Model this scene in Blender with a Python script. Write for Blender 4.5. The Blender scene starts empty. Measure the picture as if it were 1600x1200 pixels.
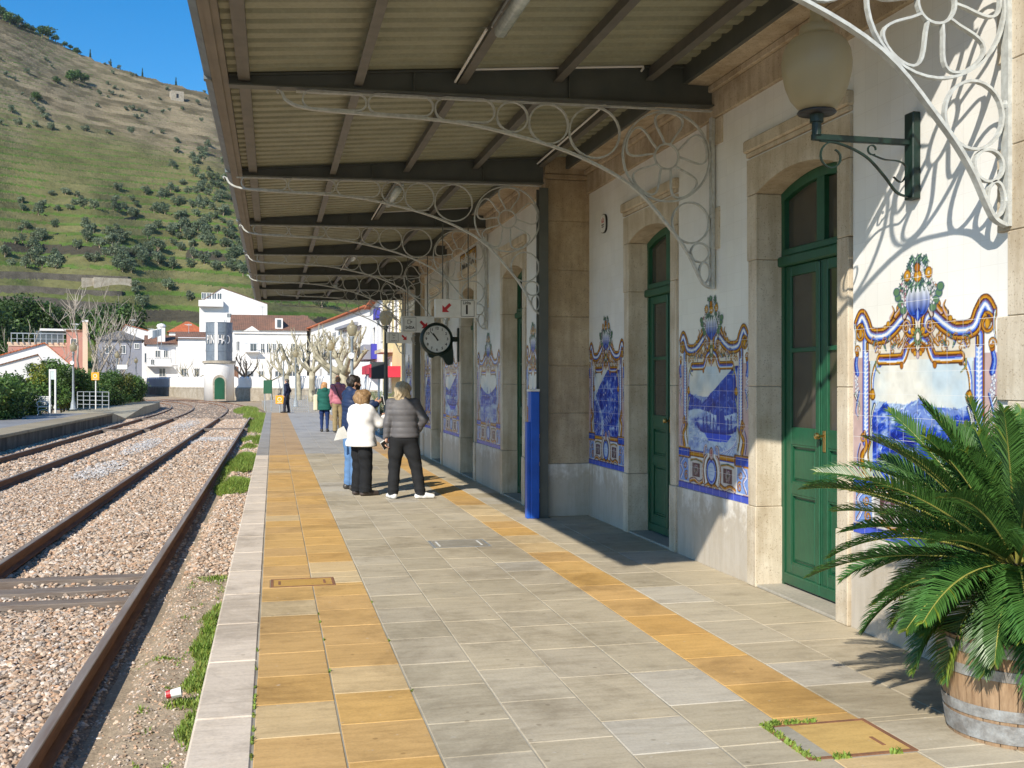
import bpy, math, random
import numpy as np
from mathutils import Vector, Matrix
from mathutils.noise import fractal as mfractal, noise as mnoise

sc = bpy.context.scene
COL = sc.collection
R = math.radians
rnd = random.Random(7)

# ------------------------------------------------------------------ camera
CZ = 1.62                      # camera height above the platform
YAW = R(12.97)                 # camera turned right of the track direction
FPX = 1620.0                   # focal length in pixels of a 1600 px wide picture
cs, sn = math.cos(YAW), math.sin(YAW)
cam_d = bpy.data.cameras.new('camera'); cam = bpy.data.objects.new('camera', cam_d); COL.objects.link(cam)
cam.location = (0, 0, CZ); cam.rotation_euler = (R(90), 0, -YAW)
cam_d.sensor_width = 36; cam_d.lens = 36*FPX/1600; cam_d.shift_y = -4/1600
cam_d.clip_start = 0.05; cam_d.clip_end = 6000
sc.camera = cam

# ------------------------------------------------------------------ sky, sun, exposure
SUN = Vector((1.0, 1.28, -1.133)).normalized()         # direction the sunlight travels
w = bpy.data.worlds.new('World'); sc.world = w; w.use_nodes = True
nt = w.node_tree; bg = nt.nodes['Background']
sky = nt.nodes.new('ShaderNodeTexSky'); sky.sky_type = 'NISHITA'; sky.sun_disc = False
sky.sun_elevation = math.asin(-SUN.z); sky.sun_rotation = math.atan2(-SUN.x, -SUN.y)
sky.air_density = 1.0; sky.dust_density = 0.15; sky.ozone_density = 3.0; sky.altitude = 100
hs = nt.nodes.new('ShaderNodeHueSaturation'); hs.inputs['Saturation'].default_value = 1.45; hs.inputs['Value'].default_value = 1.38
nt.links.new(sky.outputs[0], hs.inputs['Color']); nt.links.new(hs.outputs[0], bg.inputs[0]); bg.inputs[1].default_value = 0.095
sd = bpy.data.lights.new('sun', 'SUN'); so = bpy.data.objects.new('sun', sd); COL.objects.link(so)
sd.energy = 5.0; sd.angle = R(0.53); sd.color = (1.0, 0.915, 0.785)
so.rotation_euler = SUN.to_track_quat('-Z', 'Y').to_euler(); so.location = (-20, -25, 30)
sc.view_settings.view_transform = 'Standard'; sc.view_settings.look = 'None'
sc.view_settings.exposure = 0.42; sc.view_settings.gamma = 1.0
sc.render.engine = 'CYCLES'
sc.cycles.max_bounces = 8; sc.cycles.diffuse_bounces = 5; sc.cycles.transparent_max_bounces = 12
sc.cycles.sample_clamp_indirect = 6.0

# ------------------------------------------------------------------ photo pixel -> world
def at(x, y, d):
    """point seen at photo pixel (x, y) at forward distance d"""
    r = (x-800)*d/FPX; up = (596-y)*d/FPX
    return Vector((r*cs+d*sn, -r*sn+d*cs, CZ+up))
def px_of(X, Y, Z):
    d = X*sn+Y*cs; r = X*cs-Y*sn
    return 800+r*FPX/d, 596-(Z-CZ)*FPX/d, d
CAMR = Vector((cs, -sn, 0)); CAMF = Vector((sn, cs, 0))

# ------------------------------------------------------------------ mesh helpers
class MB:
    def __init__(s): s.v = []; s.f = []; s.c = []; s.mi = []; s.cur = 0; s.col = None
    def _f(s, idx):
        s.f.append(idx); s.mi.append(s.cur); s.c.append(s.col)
    def add(s, vs, fs, M=None):
        b = len(s.v)
        if M is not None: vs = [M @ Vector(p) for p in vs]
        s.v.extend([tuple(p) for p in vs])
        for f in fs: s._f(tuple(b+i for i in f))
    def box(s, x0, x1, y0, y1, z0, z1, M=None):
        s.add([(x0,y0,z0),(x1,y0,z0),(x1,y1,z0),(x0,y1,z0),(x0,y0,z1),(x1,y0,z1),(x1,y1,z1),(x0,y1,z1)],
              [(0,3,2,1),(4,5,6,7),(0,1,5,4),(1,2,6,5),(2,3,7,6),(3,0,4,7)], M)
    def bbox(s, x0, x1, y0, y1, z0, z1, b=.01, M=None):
        """box with chamfered edges"""
        vs = []; fs = []
        X = (x0, x1); Y = (y0, y1); Z = (z0, z1); idx = {}
        for i in (0,1):
            for j in (0,1):
                for k in (0,1):
                    sx, sy, sz = (b if i == 0 else -b), (b if j == 0 else -b), (b if k == 0 else -b)
                    for a, p in enumerate(((X[i], Y[j]+sy, Z[k]+sz), (X[i]+sx, Y[j], Z[k]+sz), (X[i]+sx, Y[j]+sy, Z[k]))):
                        idx[i,j,k,a] = len(vs); vs.append(p)
        for i in (0,1): fs.append(tuple(idx[i,j,k,0] for j,k in ((0,0),(1,0),(1,1),(0,1))))
        for j in (0,1): fs.append(tuple(idx[i,j,k,1] for i,k in ((0,0),(1,0),(1,1),(0,1))))
        for k in (0,1): fs.append(tuple(idx[i,j,k,2] for i,j in ((0,0),(1,0),(1,1),(0,1))))
        for i in (0,1):
            for j in (0,1): fs.append((idx[i,j,0,0], idx[i,j,1,0], idx[i,j,1,1], idx[i,j,0,1]))
        for i in (0,1):
            for k in (0,1): fs.append((idx[i,0,k,0], idx[i,1,k,0], idx[i,1,k,2], idx[i,0,k,2]))
        for j in (0,1):
            for k in (0,1): fs.append((idx[0,j,k,1], idx[1,j,k,1], idx[1,j,k,2], idx[0,j,k,2]))
        for i in (0,1):
            for j in (0,1):
                for k in (0,1): fs.append((idx[i,j,k,0], idx[i,j,k,1], idx[i,j,k,2]))
        s.add(vs, fs, M)
    def prism(s, poly, a0, a1, axis='y', M=None):
        """poly 2D extruded along axis: 'y' -> (x,z), 'x' -> (y,z), 'z' -> (x,y)"""
        n = len(poly)
        def p3(p, a): return {'y': (p[0], a, p[1]), 'x': (a, p[0], p[1]), 'z': (p[0], p[1], a)}[axis]
        vs = [p3(p, a0) for p in poly]+[p3(p, a1) for p in poly]
        fs = [tuple(range(n)), tuple(range(2*n-1, n-1, -1))]
        fs += [(i, i+n, (i+1) % n+n, (i+1) % n) for i in range(n)]
        s.add(vs, fs, M)
    def tube(s, pts, r, n=6, closed=False, M=None, cap=True):
        pts = [Vector(p) for p in pts]; m = len(pts)
        rs = r if hasattr(r, '__len__') else [r]*m
        vs = []; up = None
        for i, p in enumerate(pts):
            if closed: t = pts[(i+1) % m]-pts[i-1]
            else: t = pts[min(i+1, m-1)]-pts[max(i-1, 0)]
            if t.length < 1e-9: t = Vector((0,0,1))
            t.normalize()
            if up is None:
                up = Vector((0,0,1)) if abs(t.z) < .9 else Vector((1,0,0))
            a = t.cross(up)
            if a.length < 1e-4: a = t.cross(Vector((1,0,0)))
            a.normalize(); b_ = a.cross(t); up = b_
            for k in range(n):
                q = 2*math.pi*(k+.5)/n
                vs.append(p+(a*math.cos(q)+b_*math.sin(q))*rs[i])
        fs = []
        for i in range(m if closed else m-1):
            j = (i+1) % m
            for k in range(n): fs.append((i*n+k, i*n+(k+1) % n, j*n+(k+1) % n, j*n+k))
        if not closed and cap: fs += [tuple(range(n-1, -1, -1)), tuple(range((m-1)*n, m*n))]
        s.add(vs, fs, M)
    def bar(s, pts, nrm, w_, t_, closed=False, M=None):
        """flat bar: polyline in a plane with normal nrm; w_ wide along nrm, t_ thick in the plane"""
        pts = [Vector(p) for p in pts]; m = len(pts); nrm = Vector(nrm).normalized(); vs = []
        for i, p in enumerate(pts):
            t = (pts[(i+1) % m]-pts[i-1]) if closed else (pts[min(i+1, m-1)]-pts[max(i-1, 0)])
            t.normalize(); a = t.cross(nrm).normalized()
            for u, v_ in ((-1,-1),(1,-1),(1,1),(-1,1)): vs.append(p+nrm*(w_/2*u)+a*(t_/2*v_))
        fs = []
        for i in range(m if closed else m-1):
            j = (i+1) % m
            for k in range(4): fs.append((i*4+k, i*4+(k+1) % 4, j*4+(k+1) % 4, j*4+k))
        if not closed: fs += [(3,2,1,0), tuple(range((m-1)*4, m*4))]
        s.add(vs, fs, M)
    def lathe(s, prof, n=24, M=None, a0=0, a1=2*math.pi):
        full = abs(a1-a0-2*math.pi) < 1e-6; k = n if full else n+1
        vs = [(r*math.cos(a0+(a1-a0)*i/n), r*math.sin(a0+(a1-a0)*i/n), z) for (r, z) in prof for i in range(k)]
        fs = []
        for j in range(len(prof)-1):
            for i in range(n):
                i2 = (i+1) % k; fs.append((j*k+i, j*k+i2, (j+1)*k+i2, (j+1)*k+i))
        s.add(vs, fs, M)
    def quad(s, a, b, c, d, M=None): s.add([a, b, c, d], [(0,1,2,3)], M)
    def build(s, name, mat, parent=None, smooth=False, world=True, auto=None):
        me = bpy.data.meshes.new(name)
        off = Vector((0,0,0))
        if parent is not None and world: off = wloc(parent)
        vs = s.v if off.length == 0 else [(p[0]-off.x, p[1]-off.y, p[2]-off.z) for p in s.v]
        me.from_pydata(vs, [], s.f)
        mats = mat if isinstance(mat, (list, tuple)) else [mat]
        for m in mats: me.materials.append(m)
        if len(mats) > 1: me.polygons.foreach_set('material_index', s.mi)
        if any(c is not None for c in s.c):
            a = me.color_attributes.new('Col', 'FLOAT_COLOR', 'CORNER')
            out = np.ones((len(me.loops), 4), np.float32); k = 0
            for f, c in zip(s.f, s.c):
                n_ = len(f)
                if c is not None: out[k:k+n_, :3] = c
                k += n_
            a.data.foreach_set('color', out.ravel())
        if smooth: me.polygons.foreach_set('use_smooth', [True]*len(me.polygons))
        me.validate(); me.update()
        if smooth and auto: 
            me.set_sharp_from_angle(angle=R(auto))
        o = bpy.data.objects.new(name, me); COL.objects.link(o)
        if parent is not None: o.parent = parent
        return o

def wloc(o):
    l = Vector((0,0,0))
    while o is not None: l += o.location; o = o.parent
    return l
def tag(o, label=None, cat=None, group=None, kind=None):
    if label: o['label'] = label
    if cat: o['category'] = cat
    if group: o['group'] = group
    if kind: o['kind'] = kind
    return o
def thing(name, label, cat, loc=(0,0,0), group=None, rz=0):
    o = bpy.data.objects.new(name, None); COL.objects.link(o); o.empty_display_size = .2
    o.location = loc; o.rotation_euler.z = rz
    return tag(o, label, cat, group)
def copy_tree(o, loc=None, rz=None, label=None, scale=None, parent=None):
    c = o.copy(); COL.objects.link(c); c.parent = parent
    for ch in [x for x in o.children]: copy_tree(ch, parent=c)
    if loc is not None: c.location = loc
    if rz is not None: c.rotation_euler.z = rz
    if scale is not None: c.scale = (scale,)*3 if not hasattr(scale, '__len__') else scale
    if label: c['label'] = label
    return c
def np_mesh(name, V, F, mat, parent=None, col=None, colc=None, smooth=False, n=4):
    """V (N,3), F (M,n) numpy; col (N,3) per vertex colour or colc (M,3) per face colour"""
    me = bpy.data.meshes.new(name); V = np.asarray(V, np.float32); F = np.asarray(F, np.int32)
    me.vertices.add(len(V)); me.vertices.foreach_set('co', V.ravel())
    me.loops.add(F.size); me.loops.foreach_set('vertex_index', F.ravel())
    me.polygons.add(len(F)); me.polygons.foreach_set('loop_start', np.arange(0, F.size, F.shape[1], dtype=np.int32))
    mats = mat if isinstance(mat, (list, tuple)) else [mat]
    for m in mats: me.materials.append(m)
    me.polygons.foreach_set('use_smooth', np.full(len(F), bool(smooth)))
    me.update(calc_edges=True); me.validate()
    if col is not None:
        a = me.color_attributes.new('Col', 'FLOAT_COLOR', 'POINT')
        a.data.foreach_set('color', np.concatenate([col, np.ones((len(col), 1))], 1).astype(np.float32).ravel())
    if colc is not None:
        a = me.color_attributes.new('Col', 'FLOAT_COLOR', 'CORNER')
        cc = np.repeat(np.concatenate([colc, np.ones((len(colc), 1))], 1), F.shape[1], axis=0)
        a.data.foreach_set('color', cc.astype(np.float32).ravel())
    o = bpy.data.objects.new(name, me); COL.objects.link(o)
    if parent is not None: o.parent = parent
    return o

# text as flat geometry in a mesh builder; u, v = directions of the line and of "up"
def text_mb(mb, s, size, origin, u, v, align='CENTER', squeeze=1.0, depth=0.002, bold=0.0):
    cu = bpy.data.curves.new('t', 'FONT'); cu.body = s; cu.size = size; cu.align_x = align; cu.align_y = 'CENTER'
    cu.extrude = depth/2; cu.offset = bold; cu.resolution_u = 3
    ob = bpy.data.objects.new('t', cu); COL.objects.link(ob)
    dg = bpy.context.evaluated_depsgraph_get(); me = bpy.data.meshes.new_from_object(ob.evaluated_get(dg))
    u = Vector(u); v = Vector(v); n = u.cross(v); o = Vector(origin)
    mb.add([o+u*(p.co.x*squeeze)+v*p.co.y+n*p.co.z for p in me.vertices], [tuple(f.vertices) for f in me.polygons])
    bpy.data.objects.remove(ob); bpy.data.curves.remove(cu); bpy.data.meshes.remove(me)

# ------------------------------------------------------------------ materials
def newmat(name):
    m = bpy.data.materials.new(name); m.use_nodes = True
    t = m.node_tree; b = t.nodes['Principled BSDF']
    return m, t, b
def nd(t, ty, **kw):
    n = t.nodes.new(ty)
    for k, v in kw.items():
        if k.startswith('i_'):
            key = k[2:]; key = int(key) if key.isdigit() else key.replace('_', ' ')
            n.inputs[key].default_value = v
        else: setattr(n, k, v)
    return n
def mixc(t, fac, a, b, mode='MIX'):
    n = t.nodes.new('ShaderNodeMix'); n.data_type = 'RGBA'; n.blend_type = mode
    for s_, v in ((n.inputs[0], fac), (n.inputs[6], a), (n.inputs[7], b)):
        if hasattr(v, 'is_output') or isinstance(v, bpy.types.NodeSocket): t.links.new(v, s_)
        else: s_.default_value = v if not isinstance(v, tuple) or len(v) == 4 else (*v, 1)
    return n.outputs[2]
def ramp(t, src, stops):
    n = t.nodes.new('ShaderNodeValToRGB'); e = n.color_ramp.elements
    while len(e) < len(stops): e.new(.5)
    for i, (p, c) in enumerate(stops):
        e[i].position = p; e[i].color = (*c, 1) if len(c) == 3 else c
    t.links.new(src, n.inputs[0]); return n.outputs[0]
def coords(t, scale=(1,1,1), obj=True):
    tc = t.nodes.new('ShaderNodeTexCoord'); mp = t.nodes.new('ShaderNodeMapping')
    mp.inputs['Scale'].default_value = scale
    t.links.new(tc.outputs['Object'], mp.inputs[0]); return mp.outputs[0]
def worldpos(t, scale=(1,1,1)):
    g = t.nodes.new('ShaderNodeNewGeometry'); mp = t.nodes.new('ShaderNodeMapping')
    mp.inputs['Scale'].default_value = scale
    t.links.new(g.outputs['Position'], mp.inputs[0]); return mp.outputs[0]
def noise(t, vec, scale, detail=4, rough=.55, dist=0):
    n = nd(t, 'ShaderNodeTexNoise', i_Scale=scale, i_Detail=detail, i_Roughness=rough, i_Distortion=dist)
    t.links.new(vec, n.inputs['Vector']); return n.outputs[0]
def bump(t, b, h, strength=.3, dist=.01, prev=None):
    n = nd(t, 'ShaderNodeBump', i_Strength=strength, i_Distance=dist)
    t.links.new(h, n.inputs['Height'])
    if prev is not None: t.links.new(prev, n.inputs['Normal'])
    t.links.new(n.outputs[0], b.inputs['Normal']); return n.outputs[0]
def pm(name, c1, c2=None, scale=3, rough=.6, bmp=0, bscale=40, metal=0, spec=.5, fine=None, stretch=(1,1,1), vcol=False, bdist=.01, lo=.35, hi=.65, coat=0):
    """two-tone procedural material: large mottling c1/c2, fine speckle, bump"""
    m, t, b = newmat(name); P = worldpos(t, stretch)
    base = None
    if vcol:
        a = nd(t, 'ShaderNodeVertexColor', layer_name='Col'); base = a.outputs[0]
    if c2 is not None:
        f = noise(t, P, scale, 5); f = ramp(t, f, [(lo, (0,0,0)), (hi, (1,1,1))])
        if base is None: base = mixc(t, f, c1, c2)
        else: base = mixc(t, 1.0, base, mixc(t, f, c1, c2), 'MULTIPLY')
    if fine:
        fs, amt = fine; f = noise(t, P, fs, 3, .7)
        f = ramp(t, f, [(.3, (1-amt,)*3), (.7, (1+amt*.6 if amt < .5 else 1,)*3)])
        base = mixc(t, 1.0, base if base is not None else c1, f, 'MULTIPLY')
    if base is not None: t.links.new(base, b.inputs['Base Color'])
    else: b.inputs['Base Color'].default_value = (*c1, 1)
    b.inputs['Roughness'].default_value = rough; b.inputs['Metallic'].default_value = metal
    b.inputs['Specular IOR Level'].default_value = spec; b.inputs['Coat Weight'].default_value = coat
    if bmp: bump(t, b, noise(t, P, bscale, 4, .6), bmp, bdist)
    return m
# ------------------------------------------------------------------ the materials of the place
M = {}
M['white_paint'] = pm('white_paint', (.80,.79,.76), (.70,.69,.65), 1.5, .7, .1, 30)
M['render_wall'] = pm('rendered_wall', (.80,.79,.77), (.74,.73,.70), .6, .8)
M['steel_dark'] = pm('dark_grey_steel', (.070,.080,.072), (.095,.102,.090), 4, .45, .05, 60)
M['steel_light'] = pm('pale_grey_painted_iron', (.48,.50,.48), (.36,.37,.35), 25, .45, .12, 140, bdist=.003)
M['purlin'] = pm('brown_painted_steel', (.145,.135,.115), (.105,.10,.085), 6, .5)
M['fascia'] = pm('brown_fascia', (.215,.185,.145), (.165,.145,.115), 3, .55)
M['zinc'] = pm('zinc_gutter', (.20,.23,.24), (.14,.16,.17), 6, .4, metal=.4)
M['sheet'] = pm('cream_corrugated_sheet', (.335,.335,.235), (.275,.28,.195), 2.2, .55, fine=(30,.12))
M['green_door'] = pm('dark_green_gloss_paint', (.008,.070,.032), (.013,.098,.046), 2.5, .42, .04, 90, fine=(45,.22), stretch=(1,1,.25))
M['green_iron'] = pm('dark_green_iron', (.004,.016,.012), (.006,.024,.016), 12, .45, .1, 80)
M['brass'] = pm('brass', (.55,.38,.14), None, rough=.3, metal=1)
M['blue_paint'] = pm('blue_paint', (.012,.10,.52), (.01,.08,.42), 5, .4)
M['white_gloss'] = pm('white_enamel', (.75,.75,.72), (.66,.66,.62), 8, .35)
M['black'] = pm('black_enamel', (.012,.012,.013), None, rough=.4)
M['red_paint'] = pm('red_paint', (.45,.02,.025), None, rough=.4)
M['orange_sign'] = pm('orange_enamel', (.80,.36,.01), (.75,.30,.01), 6, .4)
M['galv'] = pm('galvanised_steel', (.52,.55,.57), (.36,.39,.41), 9, .42, .1, 50, metal=.55)
M['pole_grey'] = pm('grey_painted_pole', (.30,.34,.36), (.24,.27,.29), 6, .5)
M['glass'] = pm('dark_window_glass', (.045,.042,.034), (.07,.063,.048), 1.5, .06, spec=.6)
M['iron_white'] = pm('white_cast_iron', (.62,.64,.63), None, rough=.5)
M['soil'] = pm('dark_soil', (.05,.035,.022), (.08,.055,.035), 20, .95, .5, 60)

# granite and limestone dressings
def stone(name, a, b_, spot, sc_=6, rough=.8, bmp=.35):
    m, t, bs = newmat(name); P = worldpos(t)
    f = ramp(t, noise(t, P, sc_, 6, .65), [(.36, (0,0,0)), (.64, (1,1,1))])
    base = mixc(t, f, a, b_)
    g = ramp(t, noise(t, P, 90, 2, .5), [(.60, (0,0,0)), (.72, (1,1,1))])
    base = mixc(t, g, base, spot)
    g2 = ramp(t, noise(t, P, 1.3, 5, .6), [(.42, (.80,.76,.70)), (.6, (1,1,1))])
    base = mixc(t, 1.0, base, g2, 'MULTIPLY')
    # vertical streaks of weathering
    P2 = worldpos(t, (7, 7, .7))
    g3 = ramp(t, noise(t, P2, 1.4, 5, .65), [(.38, (.74,.71,.66)), (.55, (1,1,1))])
    base = mixc(t, .7, base, g3, 'MULTIPLY')
    t.links.new(base, bs.inputs['Base Color']); bs.inputs['Roughness'].default_value = rough
    bump(t, bs, noise(t, P, 55, 5, .7), bmp, .006)
    return m
M['stone'] = stone('pale_limestone', (.66,.60,.49), (.58,.51,.40), (.36,.30,.22))
M['granite'] = stone('golden_granite', (.50,.41,.28), (.41,.33,.225), (.20,.15,.10), 9, .85, .5)
M['cornice'] = stone('cornice_stone', (.60,.52,.39), (.47,.39,.28), (.27,.21,.15), 5)

# plinth: worn limewash with bare sandy patches low down
m, t, b = newmat('worn_limewashed_plinth'); P = worldpos(t)
f = ramp(t, noise(t, P, 3.0, 7, .7, .6), [(.36, (.72,.70,.66)), (.50, (.66,.63,.57)), (.62, (.56,.50,.41)), (.76, (.42,.37,.30))])
st = ramp(t, noise(t, worldpos(t, (9, 9, .8)), 1.2, 6, .7), [(.40, (.62,.60,.56)), (.58, (1,1,1))])
f = mixc(t, .75, f, st, 'MULTIPLY')
sx = nd(t, 'ShaderNodeSeparateXYZ'); t.links.new(P, sx.inputs[0])
mm = nd(t, 'ShaderNodeMath', operation='MULTIPLY_ADD'); t.links.new(noise(t, P, 5, 5, .7), mm.inputs[0]); mm.inputs[1].default_value = -.9
t.links.new(sx.outputs[2], mm.inputs[2])
low = ramp(t, mm.outputs[0], [(.0, (1,1,1)), (.02, (0,0,0))]); 
low = ramp(t, mm.outputs[0], [(.0, (.25,.25,.25)), (.14, (1,1,1))])
f = mixc(t, low, (.40,.35,.28), f)
t.links.new(f, b.inputs['Base Color']); b.inputs['Roughness'].default_value = .85
bump(t, b, noise(t, P, 30, 6, .7), .35, .008); M['plinth'] = m

# white glazed wall tiles, 14 cm
def tile_mat(name, vcol=False):
    m, t, b = newmat(name); P = worldpos(t)
    sx = nd(t, 'ShaderNodeSeparateXYZ'); t.links.new(P, sx.inputs[0])
    cb = nd(t, 'ShaderNodeCombineXYZ'); 
    ad = nd(t, 'ShaderNodeMath', operation='ADD'); ad.inputs[1].default_value = .63*0
    t.links.new(sx.outputs[1], cb.inputs[0]); t.links.new(sx.outputs[2], cb.inputs[1])
    br = nd(t, 'ShaderNodeTexBrick', offset=0.0, squash=1.0, i_Scale=1.0, i_Mortar_Size=.0011, i_Mortar_Smooth=.3, i_Bias=0.0, i_Brick_Width=.14, i_Row_Height=.14)
    t.links.new(cb.outputs[0], br.inputs['Vector'])
    br.inputs['Color1'].default_value = (.80,.80,.78,1); br.inputs['Color2'].default_value = (.765,.765,.75,1); br.inputs['Mortar'].default_value = (.68,.67,.64,1)
    if vcol:
        a = nd(t, 'ShaderNodeVertexColor', layer_name='Col')
        base = mixc(t, br.outputs['Fac'], a.outputs[0], (.72,.74,.76))
    else: base = br.outputs['Color']
    n1 = ramp(t, noise(t, P, 2.2, 4), [(.3, (.93,.925,.90)), (.6, (1,1,1))])
    base = mixc(t, 1.0, base, n1, 'MULTIPLY')
    t.links.new(base, b.inputs['Base Color']); b.inputs['Roughness'].default_value = .20
    b.inputs['Specular IOR Level'].default_value = .35
    # each tile a hair out of plane
    fl = nd(t, 'ShaderNodeVectorMath', operation='SCALE'); fl.inputs[3].default_value = 1/.14; t.links.new(P, fl.inputs[0])
    f2 = nd(t, 'ShaderNodeVectorMath', operation='FLOOR'); t.links.new(fl.outputs[0], f2.inputs[0])
    wn = nd(t, 'ShaderNodeTexWhiteNoise', noise_dimensions='3D'); t.links.new(f2.outputs[0], wn.inputs[0])
    fr = nd(t, 'ShaderNodeVectorMath', operation='FRACTION'); t.links.new(fl.outputs[0], fr.inputs[0])
    dt = nd(t, 'ShaderNodeVectorMath', operation='DOT_PRODUCT'); t.links.new(fr.outputs[0], dt.inputs[0]); t.links.new(wn.outputs[1], dt.inputs[1])
    n = bump(t, b, dt.outputs['Value'], .25, .004)
    n = bump(t, b, noise(t, P, 9, 2), .06, .01, n)
    return m
M['tile'] = tile_mat('white_glazed_tile'); M['azulejo'] = tile_mat('painted_azulejo_tile', True); M['azulejo'].node_tree.nodes['Principled BSDF'].inputs['Specular IOR Level'].default_value = .22; M['azulejo'].node_tree.nodes['Principled BSDF'].inputs['Roughness'].default_value = .27

# paving, track bed, earth
def vmat(name, rough=.85, nscale=8, amt=.25, bmp=.25, bscale=60, spec=.35, stretch=(1,1,1)):
    m, t, b = newmat(name); P = worldpos(t, stretch)
    a = nd(t, 'ShaderNodeVertexColor', layer_name='Col')
    f = ramp(t, noise(t, P, nscale, 7, .68), [(.28, (1-amt,)*3), (.55, (1,1,1)), (.8, (1+amt*.25,)*3)])
    base = mixc(t, 1.0, a.outputs[0], f, 'MULTIPLY')
    f2 = ramp(t, noise(t, P, nscale*14, 2, .6), [(.25, (1-amt*.7,)*3), (.6, (1,1,1))])
    base = mixc(t, 1.0, base, f2, 'MULTIPLY')
    t.links.new(base, b.inputs['Base Color']); b.inputs['Roughness'].default_value = rough
    b.inputs['Specular IOR Level'].default_value = spec
    if bmp: bump(t, b, noise(t, P, bscale, 5, .65), bmp, .004)
    return m
# sandstone slabs: bedding streaks, darker damp patches, pale worn spots
m, t, b = newmat('sandstone_paving'); P = worldpos(t)
a = nd(t, 'ShaderNodeVertexColor', layer_name='Col')
s1 = ramp(t, noise(t, worldpos(t, (1.2, 7, 1)), 2.6, 7, .65, .4), [(.30, (.78,.76,.74)), (.52, (1,1,1)), (.75, (1.10,1.10,1.12))])
base = mixc(t, .8, a.outputs[0], s1, 'MULTIPLY')
s2 = ramp(t, noise(t, P, 2.1, 6, .7), [(.30, (.70,.69,.68)), (.47, (1,1,1))])
base = mixc(t, .75, base, s2, 'MULTIPLY')
s5 = ramp(t, noise(t, P, .75, 6, .75, .5), [(.36, (.74,.725,.70)), (.50, (1,1,1)), (.70, (1.07,1.06,1.03))])
base = mixc(t, 1.0, base, s5, 'MULTIPLY')
s3 = ramp(t, noise(t, P, 60, 3, .7), [(.30, (.80,.80,.80)), (.55, (1,1,1))])
base = mixc(t, .7, base, s3, 'MULTIPLY')
vo = nd(t, 'ShaderNodeTexVoronoi', i_Scale=5.5); t.links.new(P, vo.inputs['Vector']); s6 = ramp(t, vo.outputs['Distance'], [(.055, (.62,.60,.57)), (.085, (1,1,1))])
base = mixc(t, .8, base, s6, 'MULTIPLY')
s4 = ramp(t, noise(t, P, 23, 2, .5), [(.70, (0,0,0)), (.76, (1,1,1))])
base = mixc(t, mixc(t, .35, (0,0,0), s4), base, (.55,.53,.48))
t.links.new(base, b.inputs['Base Color'])
rr = ramp(t, noise(t, P, 5, 5), [(.3, (.55,.55,.55)), (.7, (.85,.85,.85))]); t.links.new(rr, b.inputs['Roughness'])
b.inputs['Specular IOR Level'].default_value = .35
bump(t, b, noise(t, P, 45, 6, .7), .22, .004); M['paving'] = m

M['vstone'] = vmat('ballast_stone', .9, 20, .25, .4, 90)
M['earth'] = pm('sandy_earth', (.42,.335,.23), (.30,.235,.16), 4, .95, .7, 25, fine=(55,.35), bdist=.02)
M['gravel_sheet'] = pm('ballast_bed', (.34,.27,.20), (.20,.155,.115), 26, .95, 1.0, 22, fine=(60,.5), bdist=.05, lo=.42, hi=.58)
M['rail_rust'] = pm('rusty_rail_web', (.27,.125,.06), (.17,.08,.042), 20, .8, .3, 60, stretch=(1,.15,1))
M['rail_top'] = pm('worn_rail_head', (.30,.21,.15), (.44,.36,.29), 12, .36, metal=.4, stretch=(1,.1,1))
M['sleeper'] = pm('weathered_sleeper_wood', (.13,.10,.08), (.21,.175,.145), 30, .9, .6, 60, stretch=(.12,1,1))
M['dirty_concrete'] = pm('stained_concrete', (.045,.040,.034), (.15,.135,.11), 2.2, .9, .3, 30, stretch=(1,1,.35), fine=(20,.3))
M['concrete'] = pm('pale_concrete', (.40,.37,.31), (.31,.29,.24), 2, .9, .2, 30, fine=(40,.2))
M['oldplaster'] = pm('old_stone_wall_base', (.42,.38,.31), (.30,.26,.20), 1.2, .9, .3, 8, fine=(6,.3))
M['vleaf'] = None
def leafmat(name, c1, c2, rough=.55, trans=.25, spec=.4, scale=1.5):
    m, t, b = newmat(name); P = worldpos(t)
    f = ramp(t, noise(t, P, scale, 3), [(.35, (0,0,0)), (.65, (1,1,1))])
    a = nd(t, 'ShaderNodeVertexColor', layer_name='Col')
    base = mixc(t, 1.0, mixc(t, f, c1, c2), a.outputs[0], 'MULTIPLY')
    t.links.new(base, b.inputs['Base Color']); b.inputs['Roughness'].default_value = rough
    b.inputs['Specular IOR Level'].default_value = spec
    tr = nd(t, 'ShaderNodeBsdfTranslucent'); t.links.new(base, tr.inputs[0])
    mx = nd(t, 'ShaderNodeMixShader'); mx.inputs[0].default_value = trans
    t.links.new(b.outputs[0], mx.inputs[1]); t.links.new(tr.outputs[0], mx.inputs[2])
    t.links.new(mx.outputs[0], t.nodes['Material Output'].inputs[0])
    return m
M['leaf_olive'] = leafmat('olive_foliage', (.175,.23,.135), (.225,.27,.17), scale=.05, trans=.40)
M['leaf_dark'] = leafmat('evergreen_foliage', (.050,.105,.022), (.080,.145,.030), scale=.6)
M['leaf_grass'] = leafmat('grass_blades', (.17,.28,.045), (.23,.32,.07), scale=3)
M['leaf_cycad'] = leafmat('cycad_leaflets', (.042,.118,.028), (.060,.150,.034), rough=.38, trans=.20, spec=.5)
M['rachis'] = pm('cycad_midrib', (.36,.34,.08), (.26,.26,.06), 20, .5)
M['bark'] = pm('grey_bark', (.20,.165,.125), (.12,.10,.08), 6, .9, .6, 12)
M['bark_plane'] = pm('pale_plane_bark', (.42,.39,.29), (.26,.24,.17), 2.2, .85, .5, 9, lo=.42, hi=.56)
M['bark_dark'] = pm('dark_bark', (.045,.038,.032), (.07,.06,.05), 6, .9, .5, 12)
M['twig'] = pm('bare_twigs', (.40,.36,.30), (.30,.26,.21), 3, .9)
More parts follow.
